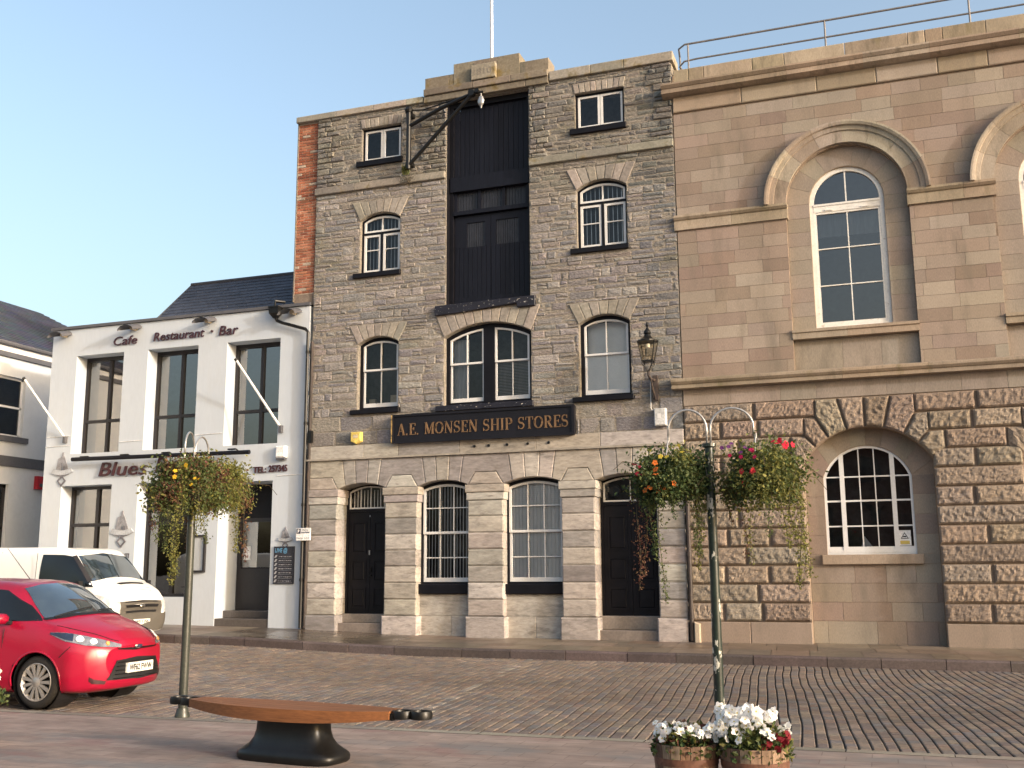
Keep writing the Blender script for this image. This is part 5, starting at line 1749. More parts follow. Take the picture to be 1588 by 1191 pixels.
mb = MB(); mb.chamfer([(-14.09, 4.42), (-13.82, 4.42), (-13.82, 4.71), (-14.09, 4.71)], -.14, .13, .03); mb.build('case', WHPL, ab)
mb = MB(); mb.chamfer([(-14.07, 4.36), (-13.84, 4.36), (-13.82, 4.42), (-14.09, 4.42)], -.13, .12, .01); mb.build('lens', DGREY, ab)
FL = [('slanting white flagpole in front of the right upper bar window', (-14.02, -.03, 5.17), (-15.0, -.62, 6.86)),
      ('slanting white flagpole at the left corner of the bar', (-20.73, -.03, 5.22), (-21.72, -.62, 6.83))]
for lab, p0, p1 in FL:
    f_ = thing('angled_flagpole', lab, 'flagpole', p0, 0, 'angled flagpoles on the bar')
    mb = MB(); mb.tube([p0, p1], [.032, .028], 10); mb.build('pole', WPAINT, f_)
    mb = MB(); mb.box(p0[0] - .03, p0[0] + .05, -.1, .0, p0[2] - .12, p0[2] + .06); mb.build('bracket', DGREY, f_)
    mb = MB(); d_ = (Vector(p1) - Vector(p0)).normalized(); mb.tube([Vector(p1) - d_ * .02, Vector(p1) + d_ * .05], .042, 8); mb.build('finial', IRON, f_)

# ================================================================== white house across the lane
HX = -24.0
hs = thing('white_house', 'white rendered house with dark bands and slate roof left of the bar', 'building', (-27, 0, .4))
def yz(mb, quad, x0, x1):       # box in the plane x=const: quad (y0,y1,z0,z1)
    mb.box(x0, x1, quad[0], quad[1], quad[2], quad[3])
mb = MB()
WY = [(.05, 1.76), (-3.2, -1.5), (4.2, 5.6)]
W1, W2 = (5.6, 7.37), (1.6, 4.2)
ys = sorted({-6, 9} | {q for p in WY for q in p} | {1.4, -.9})
for a, b in zip(ys, ys[1:]):
    m = (a + b) / 2
    hol = []
    if any(p[0] < m < p[1] for p in WY): hol.append(W1)
    if -.9 < m < 1.4: hol.append(W2)
    hol.sort(); z = 0
    for lo, hi in hol + [(8.2, 8.2)]:
        if lo > z: mb.add([(HX, a, z), (HX, b, z), (HX, b, lo), (HX, a, lo)], [(0, 1, 2, 3)])
        z = hi
for (a, b), (lo, hi) in [(p, W1) for p in WY] + [((-.9, 1.4), W2)]:
    d = HX - .14
    mb.add([(HX, a, lo), (d, a, lo), (d, a, hi), (HX, a, hi), (HX, b, lo), (d, b, lo), (d, b, hi), (HX, b, hi)], [(0, 1, 2, 3), (7, 6, 5, 4), (0, 4, 5, 1), (3, 2, 6, 7)])
mb.add([(HX, -6, 0), (-33, -6, 0), (-33, -6, 8.2), (HX, -6, 8.2), (HX, 9, 0), (-33, 9, 0), (-33, 9, 8.2), (HX, 9, 8.2)], [(3, 2, 1, 0), (4, 5, 6, 7)])
mb.build('wall', HOUSEW, hs)
mb = MB(); mb.box(-33, HX - .4, -5.9, 8.9, 0, 8.1); mb.build('interior', ROOM, hs)
mb = MB(); yz(mb, (-6.02, 9.02, 4.72, 5.02), HX - .01, HX + .05); mb.build('plinth_band', DGREY, hs)
mb = MB(); yz(mb, (-6.02, 9.02, 7.92, 8.06), HX - .01, HX + .10); mb.build('eaves_band', DGREY, hs)
mb = MB(); mb.tube([(HX + .16, -6.1, 8.30), (HX + .16, 9.1, 8.30)], .07, 8); mb.build('gutter', DGREY, hs)
mb = MB(); yz(mb, (-6, 9, 8.06, 8.3), HX - .02, HX + .08); mb.build('soffit', WPAINT, hs)
for (a, b) in WY:
    mb = MB(); X_ = HX - .11
    for (p, q, lo, hi) in ((a, a + .07, *W1), (b - .07, b, *W1), (a, b, W1[0], W1[0] + .07), (a, b, W1[1] - .07, W1[1]), (a, b, 6.45, 6.51)): mb.box(X_ - .04, X_, p, q, lo, hi)
    wn = mb.build('window', WPAINT, hs)
    mb = MB(); mb.add([(X_ - .02, a, W1[0]), (X_ - .02, b, W1[0]), (X_ - .02, b, W1[1]), (X_ - .02, a, W1[1])], [(0, 1, 2, 3)]); mb.build('pane', GLASSD, wn)
    mb = MB(); mb.box(HX - .1, HX + .08, a - .1, b + .18, W1[0] - .16, W1[0]); mb.build('sill', DGREY, wn)
mb = MB(); X_ = HX - .11
for (p, q, lo, hi) in ((-.9, -.8, *W2), (1.3, 1.4, *W2), (-.9, 1.4, 4.1, 4.2), (-.9, 1.4, 2.9, 2.96)): mb.box(X_ - .04, X_, p, q, lo, hi)
wn = mb.build('window', DFRAME, hs)
mb = MB(); mb.add([(X_ - .02, -.9, 1.6), (X_ - .02, 1.4, 1.6), (X_ - .02, 1.4, 4.2), (X_ - .02, -.9, 4.2)], [(0, 1, 2, 3)]); mb.build('pane', GLASSD, wn)
# hipped roof with slates
mb = MB()
E0, E1, RZ = HX + .2, -33.2, 11.0
y0, y1 = -6.2, 9.2
xm_ = (E0 + E1) / 2
ra, rb_ = (xm_, y0 + 3.5, RZ), (xm_, y1 - 2.6, RZ)
corners = [(E0, y0, 8.34), (E0, y1, 8.34), (E1, y1, 8.34), (E1, y0, 8.34)]
mb.add(corners + [ra, rb_], [(0, 1, 5, 4), (1, 2, 5), (2, 3, 4, 5), (3, 0, 4)], (.05, .055, .07))
N_ = 26
for r_ in range(N_):
    t0, t1 = r_ / N_, (r_ + 1.05) / N_
    A0, B0 = Vector(corners[0]).lerp(Vector(ra), t0), Vector(corners[1]).lerp(Vector(rb_), t0)
    A1, B1 = Vector(corners[0]).lerp(Vector(ra), t1), Vector(corners[1]).lerp(Vector(rb_), t1)
    n = max(2, int((B0 - A0).length / .32))
    up_ = Vector((.018, 0, .03))
    for k in range(n):
        f0, f1 = (k + .01) / n, (k + .99) / n
        c = tuple(.05 * q * rnd.uniform(.8, 1.2) for q in (.95, 1.05, 1.4))
        mb.add([A0.lerp(B0, f0) + up_, A0.lerp(B0, f1) + up_, A1.lerp(B1, f1) + up_ * .3, A1.lerp(B1, f0) + up_ * .3, A0.lerp(B0, f0), A0.lerp(B0, f1)], [(0, 1, 2, 3), (4, 5, 1, 0)], c)
mb.build('slate_roof', SLATE, hs)
ra_ = thing('alarm_box', 'small red alarm box on the shaded white house wall beside the bar corner', 'alarm', (HX, 2.5, 4.1))
mb = MB(); mb.box(HX, HX + .14, 2.36, 2.72, 4.13, 4.52); mb.build('case', REDPL, ra_)
mb = MB(); mb.box(HX + .14, HX + .155, 2.44, 2.64, 4.2, 4.3); mb.build('lens', DGREY, ra_)

# ================================================================== vehicles
def crom(P, t):
    n = len(P) - 1
    i = min(int(t), n - 1); f = t - i
    p0, p1, p2, p3 = P[max(i - 1, 0)], P[i], P[i + 1], P[min(i + 2, n)]
    return 0.5 * (2 * p1 + (p2 - p0) * f + (2 * p0 - 5 * p1 + 4 * p2 - p3) * f * f + (3 * p1 - p0 - 3 * p2 + p3) * f ** 3)

def loft_car(stations, W, dx=.04, sub=6, arches=()):
    X = np.array([s[0] for s in stations]); K = np.array([[q for p in s[1] for q in p] + [s[2]] for s in stations])
    nk = len(stations[0][1])
    seq = []
    for i in range(len(X) - 1):
        m = max(1, round(abs(X[i + 1] - X[i]) / dx))
        for j in range(m): seq.append(i + j / m)
    seq.append(len(X) - 1)
    G = []
    for t in seq:
        i = min(int(t), len(X) - 2); x = X[i] + (X[i + 1] - X[i]) * (t - i)
        row = crom(K, t); sh = row[-1]; kp = row[:-1].reshape(nk, 2)
        pts = [crom(kp, (nk - 1) * q / ((nk - 1) * sub)) for q in range((nk - 1) * sub + 1)]
        G.append([(x - sh * (max(0, p[0]) / W) ** 2, max(0, p[0]), p[1]) for p in pts])
    nu, nv = len(G), len(G[0])
    vs, idx = [], {}
    for i in range(nu):
        for s_ in (1, -1):
            for j in range(nv):
                if s_ < 0 and j in (0, nv - 1): idx[i, s_, j] = idx[i, 1, j]; continue
                idx[i, s_, j] = len(vs); p = G[i][j]; vs.append([p[0], p[1] * s_, p[2]])
    fs = []
    for i in range(nu - 1):
        for s_ in (1, -1):
            for j in range(nv - 1):
                q = (idx[i, s_, j], idx[i + 1, s_, j], idx[i + 1, s_, j + 1], idx[i, s_, j + 1])
                fs.append(q if s_ < 0 else q[::-1])
    for i, fl in ((0, 0), (nu - 1, 1)):
        ring = [idx[i, 1, j] for j in range(nv)] + [idx[i, -1, j] for j in range(nv - 2, 0, -1)]
        fs.append(tuple(ring) if fl == 0 else tuple(ring[::-1]))
    V0 = [tuple(v) for v in vs]
    bvh = BVHTree.FromPolygons([Vector(v) for v in V0], fs)
    keep = []
    for f in fs:
        c = sum((Vector(V0[k]) for k in f), Vector()) / len(f)
        cut = any((c.x - ax) ** 2 + (c.z - az) ** 2 < ar * ar and abs(c.y) > .45 for ax, az, ar in arches)
        if not cut: keep.append(f)
    for v in vs:
        for ax, az, ar in arches:
            d = math.hypot(v[0] - ax, v[2] - az)
            if abs(v[1]) > .5 and abs(d - ar) < .03 and d > 1e-6:
                v[0] = ax + (v[0] - ax) * ar / d; v[2] = az + (v[2] - az) * ar / d
    mb = MB(); mb.add(vs, keep)
    return mb, bvh

def patch(bvh, top, bot, d, off, nu=16, nv=6):
    """sheet laid on the body between two polylines of 3D points, cast along d"""
    d = Vector(d).normalized()
    def rs(pl, n):
        pl = [Vector(p) for p in pl]; L_ = [0]
        for a, b in zip(pl, pl[1:]): L_.append(L_[-1] + (b - a).length)
        out = []
        for k in range(n + 1):
            t = L_[-1] * k / n; i = 0
            while i < len(pl) - 2 and t > L_[i + 1]: i += 1
            out.append(pl[i].lerp(pl[i + 1], (t - L_[i]) / max(1e-9, L_[i + 1] - L_[i])))
        return out
    A, B = rs(top, nu), rs(bot, nu)
    vs = []
    for j in range(nv + 1):
        for i in range(nu + 1):
            p = A[i].lerp(B[i], j / nv)
            h, n, _, _ = bvh.ray_cast(p - d * 3, d)
            if h is None:
                h, n, _, _ = bvh.find_nearest(p)
            if n.dot(d) > 0: n = -n
            vs.append(h - d * off * .6 + n * off * .6)
    W_ = nu + 1
    fs = [(j * W_ + i, j * W_ + i + 1, (j + 1) * W_ + i + 1, (j + 1) * W_ + i) for j in range(nv) for i in range(nu)]
    # face outwards
    a, b, c = vs[fs[0][0]], vs[fs[0][1]], vs[fs[0][2]]
    if (b - a).cross(c - a).dot(d) > 0: fs = [f[::-1] for f in fs]
    mb = MB(); mb.add(vs, fs)
    return mb

def mirror(mb):
    m = MB(); m.V = [(v[0], -v[1], v[2]) for v in mb.V]; m.F = [f[::-1] for f in mb.F]; m.C = list(mb.C); m.I = list(mb.I)
    return m

def wheel(root, x, y, r, side, nsp, wdt=.19, rimr=.215):
    """side = -1: outer face towards -y"""
    mb = MB()
    prof = [(rimr, -wdt / 2 + .01), (r - .05, -wdt / 2), (r - .012, -wdt / 2 + .025), (r, -wdt / 2 + .05), (r, wdt / 2 - .05), (r - .012, wdt / 2 - .025), (rimr, wdt / 2)]
    n = 36
    def lat(mb, prof):
        vs = [(x + a * math.cos(2 * PI * k / n), y + side * (-b), r + a * math.sin(2 * PI * k / n)) for a, b in prof for k in range(n)]
        fs = [(i * n + k, i * n + (k + 1) % n, (i + 1) * n + (k + 1) % n, (i + 1) * n + k) for i in range(len(prof) - 1) for k in range(n)]
        mb.add(vs, fs)
    lat(mb, prof)
    ty = mb.build('wheel', TYRE, root, smooth=50, local=True)
    mb = MB()
    lat(mb, [(rimr + .004, -wdt / 2 + .012), (rimr - .008, -wdt / 2 + .004), (rimr - .02, -wdt / 2 + .02), (rimr - .03, -wdt / 2 + .05)])
    lat(mb, [(.055, -wdt / 2 + .012), (.03, -wdt / 2 + .002), (.001, -wdt / 2)])
    yo = y + side * (wdt / 2 - .012)
    for k in range(nsp):
        a = 2 * PI * k / nsp
        ca, sa = math.cos(a), math.sin(a)
        q = []
        for rr, hw in ((.045, .012), (rimr - .014, .021)):
            for s_ in (-1, 1): q.append((rr, s_ * hw))
        P = [(x + ca * p[0] - sa * p[1], r + sa * p[0] + ca * p[1]) for p in (q[0], q[2], q[3], q[1])]
        vs = [(px_, yo, pz_) for px_, pz_ in P] + [(px_, yo - side * .03, pz_) for px_, pz_ in P]
        mb.add(vs, [(0, 1, 2, 3), (0, 4, 5, 1), (1, 5, 6, 2), (2, 6, 7, 3), (3, 7, 4, 0)])
    mb.build('rim', ALLOY, ty, smooth=40, local=True)
    mb = MB()
    lat(mb, [(rimr, -wdt / 2 + .06), (.001, -wdt / 2 + .065)])
    mb.build('brake_disc', IRON, ty, local=True)

def plate_on(root, name, bvh, x, y0, y1, z, hgt, txt, sx=1.0):
    h, n, _, _ = bvh.ray_cast(Vector((3, (y0 + y1) / 2, z)), Vector((-1, 0, 0)))
    X = h.x + .035
    mb = MB(); mb.box(X - .03, X, y0, y1, z - hgt / 2, z + hgt / 2)
    pl = mb.build(name, PLATE, root, local=True)
    m4 = Matrix(((0, 0, 1, 0), (1, 0, 0, 0), (0, 1, 0, 0), (0, 0, 0, 1)))
    t = text_mb(txt, .1, m4, bold=.003)
    ys = [v[1] for v in t.V]; zs = [v[2] for v in t.V]
    a, b, c, d_ = min(ys), max(ys), min(zs), max(zs)
    wq = (y1 - y0) * .86
    t.V = [(X + .002, y0 + (y1 - y0) * .07 + (v[1] - a) / (b - a) * wq, z - hgt * .34 + (v[2] - c) / (d_ - c) * hgt * .68) for v in t.V]
    t.build('registration', BLK, pl, local=True)

# ---- small red hatchback
rc = thing('red_hatchback', 'small red hatchback parked on the setts at the left edge', 'car', (-10.37, -10.56, -.10), R(3.5))
rc.scale = (1.08, 1.07, 1.12)
ST = [
 (.775, [(0, .30), (.36, .30), (.48, .36), (.55, .50), (.52, .62), (.44, .665), (.24, .69), (0, .695)], .24),
 (.745, [(0, .22), (.52, .22), (.66, .31), (.72, .50), (.68, .66), (.56, .715), (.3, .745), (0, .75)], .26),
 (.60, [(0, .18), (.64, .18), (.80, .29), (.83, .55), (.77, .75), (.62, .80), (.32, .84), (0, .85)], .25),
 (.45, [(0, .17), (.67, .17), (.825, .28), (.848, .58), (.79, .82), (.64, .87), (.33, .905), (0, .915)], .235),
 (.25, [(0, .17), (.69, .17), (.838, .28), (.86, .60), (.805, .885), (.655, .945), (.335, .975), (0, .985)], .21),
 (.12, [(0, .17), (.70, .17), (.842, .28), (.866, .61), (.818, .915), (.678, .985), (.358, 1.03), (0, 1.04)], .22),
 (-.14, [(0, .17), (.70, .17), (.845, .28), (.868, .615), (.828, .94), (.70, 1.10), (.38, 1.195), (0, 1.22)], .22),
 (-.50, [(0, .17), (.70, .17), (.845, .28), (.868, .62), (.834, .96), (.645, 1.305), (.36, 1.385), (0, 1.405)], .16),
 (-.80, [(0, .17), (.70, .17), (.845, .28), (.868, .63), (.835, .97), (.61, 1.385), (.34, 1.445), (0, 1.458)], .11),
 (-1.6, [(0, .17), (.70, .17), (.845, .28), (.868, .64), (.83, .99), (.60, 1.405), (.34, 1.468), (0, 1.48)], 0),
 (-2.3, [(0, .17), (.70, .17), (.845, .28), (.865, .66), (.82, 1.02), (.585, 1.38), (.33, 1.435), (0, 1.445)], 0),
 (-2.75, [(0, .18), (.68, .18), (.83, .30), (.85, .66), (.79, 1.05), (.57, 1.285), (.32, 1.34), (0, 1.35)], -.05),
 (-3.0, [(0, .22), (.62, .22), (.78, .32), (.81, .64), (.74, .98), (.60, 1.06), (.34, 1.1), (0, 1.12)], -.1),
 (-3.14, [(0, .28), (.50, .28), (.64, .36), (.70, .55), (.66, .72), (.5, .8), (.3, .83), (0, .84)], -.12)]
AR = ((-.08, .30, .345), (-2.57, .30, .345))
mb, bv = loft_car(ST, .86, arches=AR)
mb.build('body', RED, rc, smooth=60, local=True)
for s_ in (-1, 1):
    for ax in (-.08, -2.57):
        mb = MB()
        path = []
        for k in range(25):
            a = R(-8 + 196 * k / 24)
            px_, pz_ = ax + .345 * math.cos(a), .30 + .345 * math.sin(a)
            h, n_, _, _ = bv.ray_cast(Vector((px_, s_ * 2, pz_)), Vector((0, -s_, 0)))
            path.append((px_, (h.y if h else s_ * .84) - s_ * .004, pz_))
        mb.tube(path, .012, 8); mb.build('wheel_arch', RED, rc, smooth=True, local=True)
        mb = MB(); mb.tube([(ax, s_ * .80, .31), (ax, s_ * .42, .31)], .342, 28); 
        mb.F = mb.F[:-2]; mb.C = mb.C[:-2]; mb.I = mb.I[:-2]; mb.add([(ax + .342 * math.cos(2 * PI * k / 28), s_ * .5, .31 + .342 * math.sin(2 * PI * k / 28)) for k in range(28)], [tuple(range(28))])
        mb.build('wheel_well', BLK, rc, local=True)
        wheel(rc, ax, s_ * .735, .30, s_, 13)
gl_ = patch(bv, [(3, -.555, 1.355), (3, -.3, 1.40), (3, 0, 1.415), (3, .3, 1.40), (3, .555, 1.355)], [(3, -.70, 1.01), (3, -.36, 1.055), (3, 0, 1.065), (3, .36, 1.055), (3, .70, 1.01)], (-1, 0, 0), .006, 24, 10)
gl_.build('windscreen', SCREEN, rc, smooth=True, local=True)
gl_ = patch(bv, [(3, -.715, 1.012), (3, -.36, 1.057), (3, 0, 1.067), (3, .36, 1.057), (3, .715, 1.012)], [(3, -.725, .99), (3, -.36, 1.03), (3, 0, 1.042), (3, .36, 1.03), (3, .725, .99)], (-1, 0, 0), .008, 24, 2)
gl_.build('scuttle', BLK, rc, smooth=True, local=True)
for s_ in (-1, 1):
    for tp_, bt_ in (([(-.34, s_ * 2, 1.155), (-.72, s_ * 2, 1.335), (-1.2, s_ * 2, 1.37), (-1.78, s_ * 2, 1.375)], [(-.10, s_ * 2, .985), (-.6, s_ * 2, .985), (-1.3, s_ * 2, .995), (-1.80, s_ * 2, 1.005)]),
                     ([(-1.86, s_ * 2, 1.372), (-2.2, s_ * 2, 1.355), (-2.5, s_ * 2, 1.30)], [(-1.88, s_ * 2, 1.01), (-2.2, s_ * 2, 1.03), (-2.56, s_ * 2, 1.12)])):
        patch(bv, tp_, bt_, (0, -s_, 0), .005, 18, 6).build('side_window', CARGL, rc, smooth=True, local=True)
    hl_ = patch(bv, [(.10, s_ * .84, .865), (.30, s_ * .80, .862), (.50, s_ * .70, .825), (.62, s_ * .56, .775), (.72, s_ * .33, .70)],
                [(.12, s_ * .86, .845), (.32, s_ * .84, .765), (.52, s_ * .74, .715), (.64, s_ * .58, .685), (.72, s_ * .34, .668)], (-.72, -s_ * .66, -.16), .007, 20, 6)
    hh = hl_.build('headlight', LAMPC, rc, smooth=True, local=True)
    patch(bv, [(.10, s_ * .84, .862), (.30, s_ * .80, .857), (.38, s_ * .77, .845)], [(.12, s_ * .86, .848), (.32, s_ * .84, .785), (.40, s_ * .81, .765)], (-.72, -s_ * .66, -.16), .010, 10, 4).build('lamp_bezel', DLAMP, hh, smooth=True, local=True)
    for (cx_, cy_, cz_, rr, m_) in ((.44, .74, .785, .05, LSILV), (.56, .64, .752, .046, LSILV), (.645, .5, .722, .028, AMBER)):
        d = Vector((-.72, -s_ * .66, -.16)).normalized()
        h, n_, _, _ = bv.ray_cast(Vector((cx_, s_ * cy_, cz_)) - d * 2, d)
        if h:
            if n_.dot(d) > 0: n_ = -n_
            mb = MB(); mb.tube([h + n_ * .006, h + n_ * .018], [rr, rr * .8], 16); mb.build('lamp_reflector', m_, hh, smooth=40, local=True)
    mb = MB()
    mb.lathe([(.0, -.062), (.07, -.055), (.105, -.02), (.105, .02), (.07, .055), (.0, .062)], 0, 0, 16, sx=.8, sy=1.15)
    mb.V = [(v[0] - .52, v[1] + s_ * .99, v[2] + 1.015) for v in mb.V]
    mr = mb.build('door_mirror', RED, rc, smooth=True, local=True)
    mb = MB(); mb.tube([(-.50, s_ * .80, .96), (-.52, s_ * .93, .985)], .03, 8); mb.build('mirror_arm', BLK, mr, local=True)
    mb = MB(); mb.tube([(-.55, s_ * .868, .90), (-.62, s_ * .855, .25)], .004, 6); mb.tube([(-1.8, s_ * .868, .95), (-1.8, s_ * .86, .25)], .004, 6); mb.build('door_gap', BLK, rc, local=True)
    mb = MB(); mb.tube([(-1.42, s_ * .885, .83), (-1.62, s_ * .885, .835)], .014, 8); mb.build('door_handle', RED, rc, smooth=True, local=True)
    mb = patch(bv, [(3, s_ * .52, .30), (3, s_ * .66, .33), (3, s_ * .70, .36)], [(3, s_ * .53, .265), (3, s_ * .66, .28), (3, s_ * .69, .31)], (-1, 0, 0), .006, 8, 3); mb.build('bumper_recess', MAROON, rc, smooth=True, local=True)
for s_ in (-1, 1):
    path = []
    for k in range(12):
        f = k / 11
        hq = bv.ray_cast(Vector((.70 - .60 * f, s_ * (.36 + .38 * f ** .8), 3)), Vector((0, 0, -1)))[0]
        path.append(hq + Vector((0, 0, .001)))
    mb = MB(); mb.tube(path, .0055, 5); mb.build('bonnet_gap', BLK, rc, local=True)
    path = []
    for k in range(9):
        f = k / 8
        px_, pz_ = .36 - .12 * f, .70 - .12 * f
        hq = bv.ray_cast(Vector((px_, s_ * 2, pz_)), Vector((0, -s_, 0)))[0]
        path.append(hq)
    mb = MB(); mb.tube(path, .005, 5); mb.build('bumper_gap', BLK, rc, local=True)
gr_ = patch(bv, [(3, -.40, .525), (3, 0, .545), (3, .40, .525)], [(3, -.52, .31), (3, 0, .295), (3, .52, .31)], (-1, 0, 0), .008, 20, 5).build('lower_grille', VGREY if False else BLK, rc, smooth=True, local=True)
mb = MB()
for q in range(5):
    z = .32 + q * .045
    path = [bv.ray_cast(Vector((3, y, z)), Vector((-1, 0, 0)))[0] + Vector((.012, 0, 0)) for y in np.linspace(-.44 + q * .015, .44 - q * .015, 13)]
    mb.tube(path, .006, 5)
mb.build('grille_slat', IRON, gr_, local=True)
patch(bv, [(3, -.40, .662), (3, 0, .655), (3, .40, .662)], [(3, -.36, .645), (3, 0, .622), (3, .36, .645)], (-1, 0, 0), .008, 16, 2).build('upper_grille', BLK, rc, smooth=True, local=True)
h = bv.ray_cast(Vector((3, 0, .672)), Vector((-1, 0, 0)))[0]
mb = MB(); mb.lathe([(.0, .022), (.055, .018), (.075, .0)], 0, 0, 20, sy=1.0, sx=.45); mb.V = [(h.x + v[2] - .005, v[1], .672 + v[0]) for v in mb.V]
bd = mb.build('badge', CHROME, rc, smooth=True, local=True)
mb = MB(); mb.lathe([(.0, .026), (.045, .023), (.058, .016)], 0, 0, 20, sy=1.0, sx=.42); mb.V = [(h.x + v[2] - .004, v[1], .672 + v[0]) for v in mb.V]; mb.build('badge_field', SIGNN, bd, smooth=True, local=True)
plate_on(rc, 'number_plate', bv, 0, -.26, .26, .43, .111, "WF62 FWW")
mb = MB(); mb.tube([(-.95, 0, 1.45), (-1.35, 0, 1.85)], [.006, .003], 6); mb.build('aerial', IRON, rc, local=True)
for a_, b_ in (((-.02, -.62), (-.02, .0)), ((-.02, .05), (-.02, .62))):
    path = []
    for k in range(9):
        y = a_[1] + (b_[1] - a_[1]) * k / 8; z = 1.075 - .05 * (abs(y) / .6) ** 2 + .04 * k / 8
        hq = bv.ray_cast(Vector((3, y, z)), Vector((-1, 0, 0)))[0]
        path.append(hq + Vector((.02, 0, .01)))
    mb = MB(); mb.tube(path, .008, 6); mb.build('wiper', BLK, rc, local=True)
mb = MB(); mb.lathe([(.0, -.03), (.09, -.02), (.09, .02), (.0, .03)], 0, 0, 12, sx=.25, sy=1); mb.V = [(v[0] - .72, v[1], v[2] + 1.30) for v in mb.V]; 

# ---- white van
vn = thing('white_van', 'white panel van with grey bumper parked at the kerb before the bar', 'van', (-15.85, -3.63, .10), R(0.0))
def vs_(zb_, wb, a, b, c, d_, e, f): return [(0, zb_), (wb, zb_), a, b, c, d_, e, (0, f)]
ST = [
 (.84, vs_(.32, .55, (.72, .42), (.80, .56), (.78, .72), (.72, .80), (.4, .85), .86), .10),
 (.79, vs_(.28, .65, (.84, .38), (.90, .60), (.86, .88), (.78, .97), (.42, 1.02), 1.03), .10),
 (.62, vs_(.27, .75, (.93, .36), (.96, .68), (.89, 1.07), (.80, 1.15), (.43, 1.205), 1.22), .10),
 (.40, vs_(.27, .78, (.95, .36), (.975, .72), (.91, 1.16), (.84, 1.27), (.45, 1.33), 1.345), .10),
 (.24, vs_(.27, .78, (.955, .36), (.98, .72), (.92, 1.19), (.86, 1.34), (.46, 1.395), 1.41), .10),
 (-.10, vs_(.27, .78, (.955, .36), (.985, .74), (.93, 1.21), (.835, 1.69), (.46, 1.745), 1.76), .10),
 (-.40, vs_(.27, .78, (.955, .36), (.985, .74), (.94, 1.22), (.80, 1.92), (.46, 1.99), 2.005), .07),
 (-.75, vs_(.27, .78, (.955, .36), (.985, .74), (.95, 1.22), (.83, 1.99), (.46, 2.055), 2.07), .03),
 (-1.6, vs_(.27, .78, (.955, .36), (.985, .74), (.955, 1.22), (.85, 2.00), (.46, 2.07), 2.085), 0),
 (-3.7, vs_(.27, .78, (.955, .36), (.985, .74), (.955, 1.22), (.85, 2.00), (.46, 2.07), 2.085), 0),
 (-3.95, vs_(.3, .74, (.93, .4), (.96, .74), (.93, 1.22), (.82, 1.92), (.44, 2.0), 2.01), 0)]
mb, bvn = loft_car(ST, .98, dx=.06, arches=((0, .34, .37), (-2.93, .34, .37)))
mb.build('body', VANW, vn, smooth=60, local=True)
for s_ in (-1, 1):
    for ax in (0, -2.93):
        mb = MB(); mb.add([(ax + .37 * math.cos(2 * PI * k / 24), s_ * .6, .34 + .37 * math.sin(2 * PI * k / 24)) for k in range(24)] + [(ax + .37 * math.cos(2 * PI * k / 24), s_ * .94, .34 + .37 * math.sin(2 * PI * k / 24)) for k in range(24)],
                          [tuple(range(24))] + [(k, (k + 1) % 24, 24 + (k + 1) % 24, 24 + k) for k in range(24)]); mb.build('wheel_well', BLK, vn, local=True)
        wheel(vn, ax, s_ * .85, .33, s_, 6, .2, .2)
patch(bvn, [(3, -.745, 1.885), (3, 0, 1.955), (3, .745, 1.885)], [(3, -.86, 1.345), (3, -.4, 1.42), (3, 0, 1.435), (3, .4, 1.42), (3, .86, 1.345)], (-1, 0, 0), .006, 20, 10).build('windscreen', SCREEN, vn, smooth=True, local=True)
for s_ in (-1, 1):
    patch(bvn, [(.05, s_ * 2, 1.44), (-.38, s_ * 2, 1.875), (-.6, s_ * 2, 1.91), (-1.12, s_ * 2, 1.92)], [(.28, s_ * 2, 1.235), (-.1, s_ * 2, 1.25), (-.7, s_ * 2, 1.26), (-1.14, s_ * 2, 1.26)], (0, -s_, 0), .005, 18, 6).build('side_window', CARGL, vn, smooth=True, local=True)
    patch(bvn, [(.20, s_ * .85, 1.36), (-.02, s_ * .845, 1.62), (-.32, s_ * .77, 1.90)], [(.12, s_ * .90, 1.34), (-.10, s_ * .88, 1.60), (-.40, s_ * .81, 1.88)], (-.7, -s_ * .7, 0), .006, 10, 3).build('windscreen_pillar', DFRAME, vn, smooth=True, local=True)
    mb = MB(); mb.box(.0, .10, s_ * 1.08 - .06, s_ * 1.08 + .06, 1.16, 1.36); mm = mb.build('door_mirror', BLK, vn, local=True)
    mb = MB(); mb.tube([(.08, s_ * .94, 1.22), (.05, s_ * 1.08, 1.25)], .03, 8); mb.build('mirror_arm', BLK, mm, local=True)
    patch(bvn, [(.20, s_ * .94, 1.10), (.55, s_ * .93, 1.06), (.78, s_ * .80, .96), (.82, s_ * .66, .93)], [(.42, s_ * .96, .92), (.6, s_ * .95, .78), (.8, s_ * .82, .70), (.84, s_ * .66, .70)], (-.75, -s_ * .64, -.1), .008, 14, 6).build('headlight', VLAMP, vn, smooth=True, local=True)
    mb = MB(); mb.tube([(-1.2, s_ * .95, 1.95), (-1.2, s_ * .99, 1.2), (-1.2, s_ * .985, .4)], .006, 6); mb.build('door_gap', BLK, vn, local=True)
for s_ in (-1, 1):
    for tag_, pts_ in (('sliding_door_rail', [(-1.3, .955, 1.12), (-3.6, .955, 1.12)]), ('side_rubbing_strip', [(-.5, .985, .72), (-2.4, .985, .72)])):
        mb = MB(); mb.tube([(a_, s_ * b_, c_) for a_, b_, c_ in pts_], .016, 6); mb.build(tag_, VGREY, vn, local=True)
    mb = MB(); mb.tube([(-2.25, s_ * .86, 1.98), (-2.25, s_ * .955, 1.2), (-2.25, s_ * .985, .45)], .006, 6); mb.build('panel_gap', BLK, vn, local=True)
gp_ = patch(bvn, [(3, -.66, .93), (3, 0, .955), (3, .66, .93)], [(3, -.66, .60), (3, 0, .60), (3, .66, .60)], (-1, 0, 0), .009, 16, 6).build('grille_panel', VGREY, vn, smooth=True, local=True)
